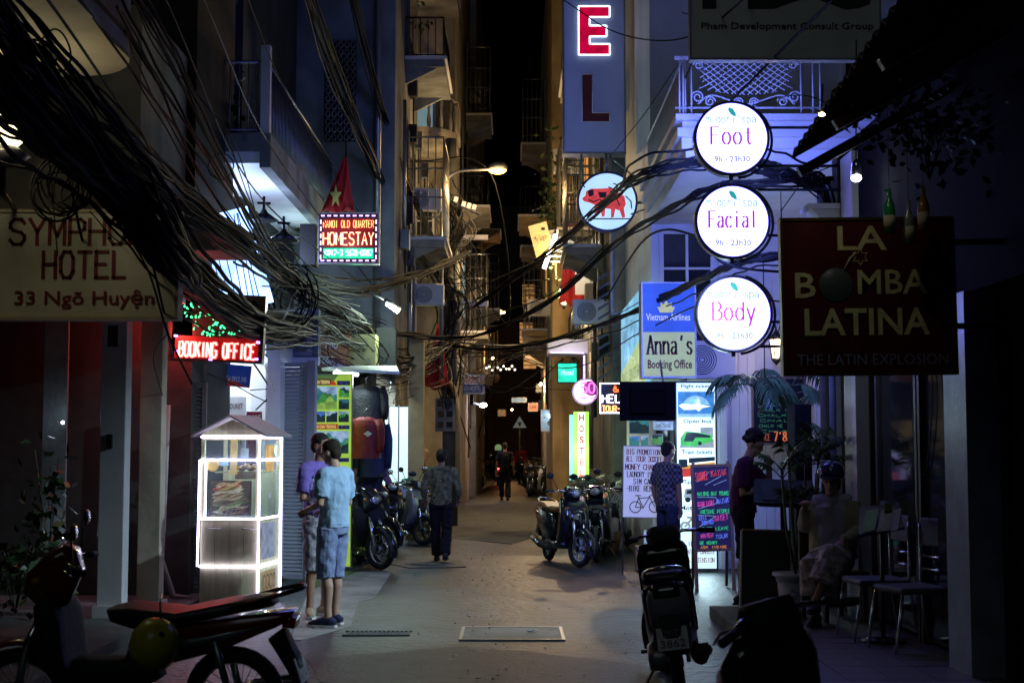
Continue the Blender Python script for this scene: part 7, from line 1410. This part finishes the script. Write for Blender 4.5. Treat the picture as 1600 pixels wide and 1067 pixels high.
bundle('thick black trunk of cables swooping from the left edge down past the hotel sign', [(-60, 60, 8.5, 1.3), (60, 190, 9.5, 1.2), (158, 268, 10.5, 1.1), (248, 372, 11.2, 1.1), (300, 440, 12.5, 1), (390, 500, 15, .9), (480, 515, 19, .7)], 72, .2, (.010, .026), .35)
bundle('second sheaf of cables crossing above the hotel sign towards the booking sign', [(-40, -30, 8.5, 1), (90, 130, 9.3, 1.1), (190, 250, 10.3, 1), (290, 330, 12, 1), (390, 400, 14.5, .9), (470, 455, 18, .8), (560, 500, 21, .7)], 24, .17, (.007, .017), .4)
bundle('loose cables falling steeply from the top edge past the left balcony', [(190, -40, 9.5, 1.4), (270, 110, 11, 1.2), (345, 260, 13, 1), (420, 390, 16, .9), (500, 480, 19.5, .8), (600, 520, 23, .6)], 13, .24, (.006, .013), .35)
bundle('cables draping from the homestay sign to the electricity pole', [(400, 505, 15.5, 1), (480, 508, 18.5, 1.2), (545, 535, 21, 1.2), (610, 565, 24, 1), (670, 552, 28, .9), (705, 530, 30, .5)], 46, .26, (.006, .013), .9, mats=(m_cable, m_cable, m_cable2))
bundle('dense black cables above the homestay office running level to the right', [(385, 395, 15, .8), (430, 410, 17, 1), (480, 440, 19, 1), (560, 455, 21.5, .7), (640, 435, 25, .4), (735, 395, 29.5, .2)], 20, .14, (.007, .014), .4)
bundle('thick twisted rope of cables crossing the alley from pole to booking sign', [(703, 540, 29.9, .5), (770, 546, 27, .6), (860, 532, 24, .7), (960, 500, 21, .8), (1040, 465, 18.5, .8), (1110, 430, 15.2, .7), (1180, 405, 14.2, .7), (1305, 400, 13.9, .5)], 16, .08, (.008, .018), .4)
bundle('bright edged cables plunging from the top towards the tangled pole', [(470, -30, 17, 1), (520, 110, 20, 1), (575, 240, 23, .9), (630, 360, 26.5, .8), (690, 450, 29.6, .6)], 13, .16, (.008, .016), .3, mats=(m_cable, m_cable, m_cable2))
bundle('steep cables running from the top centre down to the pole', [(545, -30, 20, 1), (585, 130, 23, 1), (630, 270, 26, .9), (690, 400, 29.5, .6)], 9, .15, (.008, .016), .3)
bundle('nest of cables wound round the top of the electricity pole', [(690, 300, 29.5, 1.3), (715, 360, 29.6, 1.6), (690, 420, 29.6, 1.5), (712, 480, 29.6, 1.6), (695, 560, 29.6, 1.2), (700, 640, 29.6, .7)], 46, .3, (.008, .016), 2.2, mats=(m_cable, m_cable2, m_cable))
bundle('cables spreading from the bull sign to the spa balcony', [(740, 480, 29.8, .4), (850, 400, 26, .7), (940, 322, 19, .9), (1005, 272, 15.1, .9), (1100, 252, 14.7, .8), (1200, 255, 14.4, .8), (1290, 300, 13.9, .8)], 12, .09, (.007, .014), .5)
bundle('coil of cables drooping beside the violet lit corner post', [(1160, 262, 14.5, 1), (1225, 275, 14.1, 1), (1275, 275, 13.9, 1.1), (1300, 330, 13.7, 1.2), (1308, 420, 13.6, .8)], 11, .09, (.007, .014), .8)
bundle('sagging black cables across the middle of the alley below the bull sign', [(480, 512, 19, .6), (620, 520, 24, .6), (740, 525, 27, .5), (860, 470, 24, .6), (960, 380, 21, .6), (1050, 325, 15.8, .6), (1130, 290, 14.6, .5), (1300, 280, 13.9, .4)], 7, .09, (.008, .015), .5)
bundle('far tangle of lines and bracket poles over the end of the alley', [(700, 560, 32, 1), (740, 590, 38, 1), (790, 560, 44, 1), (850, 540, 38, 1), (900, 560, 33, .7)], 12, .45, (.008, .014), 1.3, mats=(m_cable, m_cable2))
# coiled loops in the tangle
for (px, py, Y, r, nn, lab) in ((100, 295, 10.5, .2, 9, 'coil of spare cable hanging above the hotel sign'), (720, 415, 29.4, .42, 10, 'coil of spare cable hung on the electricity pole'), (450, 470, 17.5, .35, 12, 'loops of loose cable hanging at the booking building corner'), (560, 560, 21.5, .3, 10, 'drooping cable loops in front of the yellow sign box'), (55, 90, 9.3, .15, 7, 'small cable coil under the rounded balcony')):
    t = thing('cable_coil', lab, 'cable coil', at(px, py, Y))
    for i in range(nn):
        rr = r * rc.uniform(.6, 1.2); ph = rc.uniform(0, 6); ox_, oz_ = rc.gauss(0, r * .3), rc.gauss(0, r * .3)
        P('loop', MB().tube([(ox_ + rr * math.cos(a) * .8, .05 * math.sin(2 * a + ph), oz_ + rr * math.sin(a)) for a in np.linspace(0, 2 * pi, 26)][:-1], rc.uniform(.006, .01), 5, closed=True), m_cable, t)
W = [([(0, -10, 8), (330, 480, 14), (480, 545, 20)], .012), ([(60, -20, 8.2), (300, 300, 13), (520, 470, 20)], .012), ([(110, -20, 9), (260, 180, 12), (430, 390, 17.5)], .012), ([(250, -20, 10), (400, 300, 16), (560, 440, 22)], .01),
     ([(310, -20, 11), (430, 240, 17), (600, 470, 24)], .01), ([(380, -20, 14), (450, 150, 18), (560, 330, 22)], .009), ([(20, 30, 8.5), (70, 200, 9.5), (90, 400, 11.3)], .006), ([(180, 340, 11.4), (230, 420, 11.4), (262, 520, 11.4), (300, 600, 12)], .01),
     ([(230, 380, 11.4), (252, 470, 11.4), (270, 560, 13)], .012), ([(140, 330, 11.3), (190, 380, 11.4), (250, 372, 11.5)], .006), ([(262, 520, 12), (240, 560, 13), (260, 640, 14)], .006), ([(400, 640, 18), (480, 560, 19.5), (490, 500, 20)], .012), ([(390, 610, 18), (440, 600, 18.2), (500, 545, 20)], .008),
     ([(700, 470, 29.5), (900, 380, 24), (1000, 330, 20), (1210, 290, 15)], .012), ([(705, 530, 29.5), (880, 575, 26), (1000, 520, 20), (1120, 470, 15.5), (1302, 480, 13.9)], .011), ([(700, 560, 29.5), (860, 545, 26), (1003, 470, 19.5)], .008), ([(560, 600, 21), (700, 600, 29), (900, 610, 27)], .007),
     ([(1060, 150, 16), (1100, 60, 14), (1160, 0, 12.5)], .011), ([(1090, 210, 15), (1190, 110, 13.5), (1300, 0, 12)], .014), ([(880, 0, 21), (960, 50, 19), (1060, 62, 16), (1180, 0, 13)], .01), ([(1220, 300, 14), (1222, 480, 13.8), (1212, 530, 14)], .006), ([(1130, 180, 14.5), (1260, 150, 13.5), (1380, 230, 12.4)], .006),
     ([(1220, 330, 14), (1260, 280, 13.6), (1310, 255, 13.4)], .006), ([(1065, 20, 14), (1250, 60, 13.8), (1350, 10, 13.6)], .006), ([(950, 380, 22), (860, 460, 26), (740, 500, 29)], .013), ([(830, 330, 27), (900, 300, 24), (990, 200, 19), (1060, 100, 15.5)], .006),
     ([(760, 612, 40), (820, 612, 36), (880, 560, 33)], .014), ([(640, 520, 26), (700, 600, 29), (735, 700, 31)], .016), ([(420, 440, 17), (455, 520, 18), (425, 580, 18)], .008), ([(350, 200, 13), (410, 350, 15.5), (490, 420, 19)], .007), ([(1302, 430, 13.9), (1140, 415, 14), (1090, 370, 15), (1010, 372, 17.5), (945, 470, 24.2)], .016)]
WD = ['thick wire from the left edge past the hotel sign to the homestay sign', 'wire from the top left corner down to the alley middle', 'wire crossing in front of the rounded balcony to the left railing', 'wire dropping from the top edge to below the homestay sign', 'wire dropping steeply beside the left balcony to the green lamp', 'short wire hanging in front of the grey tall house', 'thin drop wire hanging down over the globe lamp', 'wire leaving the hotel sign edge towards the shop banner', 'wire hugging the right edge of the hotel sign', 'wire looping over the last letters of the hotel sign', 'drop wire beside the red lit pillar', 'wire sagging in front of the louvred door top', 'wire slanting over the louvred door', 'wire from the electricity pole up to the middle spa sign', 'wire from the electricity pole to the lowest spa sign', 'wire level with the green sign across the alley', 'wire passing under the red wrapped pole to the right', 'wire crossing in front of the left end of the company board', 'wire rising to the right across the company board', 'wire sagging across the vertical hotel sign letters', 'drop wire falling to the lantern on the planked wall', 'wire from the topmost spa sign to the bar awning', 'short wire under the topmost spa sign by the corner post', 'wire drooping across the company board lettering', 'wire from behind the bull sign to the pole', 'wire rising from the yellow slanted sign to the spa railing', 'heavy line over the far right bikes', 'line running down the front of the electricity pole', 'cable hanging down over the louvred window', 'wire from the hotel wall to the orange sign box', 'curved black cable arching over the lotus sign']
for i_, (px, r) in enumerate(W): wire(WD[i_], px, r * .9)
wire('pale cable sagging over the far end of the alley', [(756, 600, 40), (775, 612, 39), (800, 608, 38), (850, 575, 36)], .022, m_cable2, grp='pale cables'); wire('long pale cable stretched level between pole and ochre house', [(712, 535, 29.5), (800, 540, 31), (880, 530, 33)], .02, m_cable2, grp='pale cables')
# fairy lights / small bright details far away
t = thing('fairy_lights', 'short string of fairy lights over the far end of the alley', 'lights', at(770, 575, 45)); bm_ = MB().ball((0, 0, 0), .035, 6, 4).mesh('bulb', E('fairy_bulb', (.9, .85, .7), 3)); rep('bulb', bm_, t, [(-.2 + .09 * i, 0, .06 * math.sin(i * 2.3)) for i in range(11)]); P('string', MB().tube([(-.25, 0, 0), (.75, 0, 0)], .01), m_cable, t)
for (x, y, Y, c, pw, lab) in ((722, 650, 50, (.7, .9, .8), 8, 'pale lit shop window at the far left bend'),): 
    t = thing('far_shop_window', lab, 'window', at(x, y, Y)); P('pane', MB().box(-.3, .3, 0, .05, -.6, .4), E('far_window', c, .7), t); P('frame', MB().box(-.34, -.3, -.01, .06, -.6, .4).box(.3, .34, -.01, .06, -.6, .4), m_metal, t); lamp('POINT', (0, -.5, .3), pw, c, t)
for i, (x, y, Y) in enumerate(((826, 460, 51), (822, 520, 49.5), (828, 560, 49.6))):
    t = thing('lit_stair_window', ['orange lit window high beside the dark gap', 'middle orange lit window beside the dark gap', 'lowest orange lit opening beside the dark gap'][i], 'window', at(x, y, Y)); P('pane', MB().box(-.22, .22, 0, .04, -.35, .35), E('amber_window', (1, .5, .15), .35, .6, scale=4), t); P('frame', MB().box(-.25, .25, -.02, .05, .35, .4), m_woodd, t)
    me = MB().box(-.22, .22, -.02, -.005, 0, .03).mesh('window_bar', m_black); rep('window_bar', me, t, [(0, 0, -.25 + .17 * k) for k in range(4)])

# labels for the repeated fittings: say which one by its height on its side
ORD = ['highest', 'second highest', 'third highest', 'fourth highest', 'fifth highest', 'sixth highest', 'seventh highest', 'eighth highest', 'ninth highest', 'tenth highest', 'eleventh highest', 'twelfth highest', 'thirteenth highest', 'fourteenth highest', 'fifteenth highest', 'sixteenth highest', 'seventeenth highest', 'eighteenth highest', 'nineteenth highest', 'twentieth highest']
for g in ('wall pipes', 'junction boxes', 'air conditioners'):
    for sd_ in ('left', 'right'):
        its = sorted([o for o in bpy.data.objects if o.get('group') == '%s on the %s' % (g, sd_)], key=lambda o: -o.location.z)
        for i, o in enumerate(its): o['label'] = '%s of the %s on the %s house fronts' % (ORD[min(i, 19)], g, sd_)
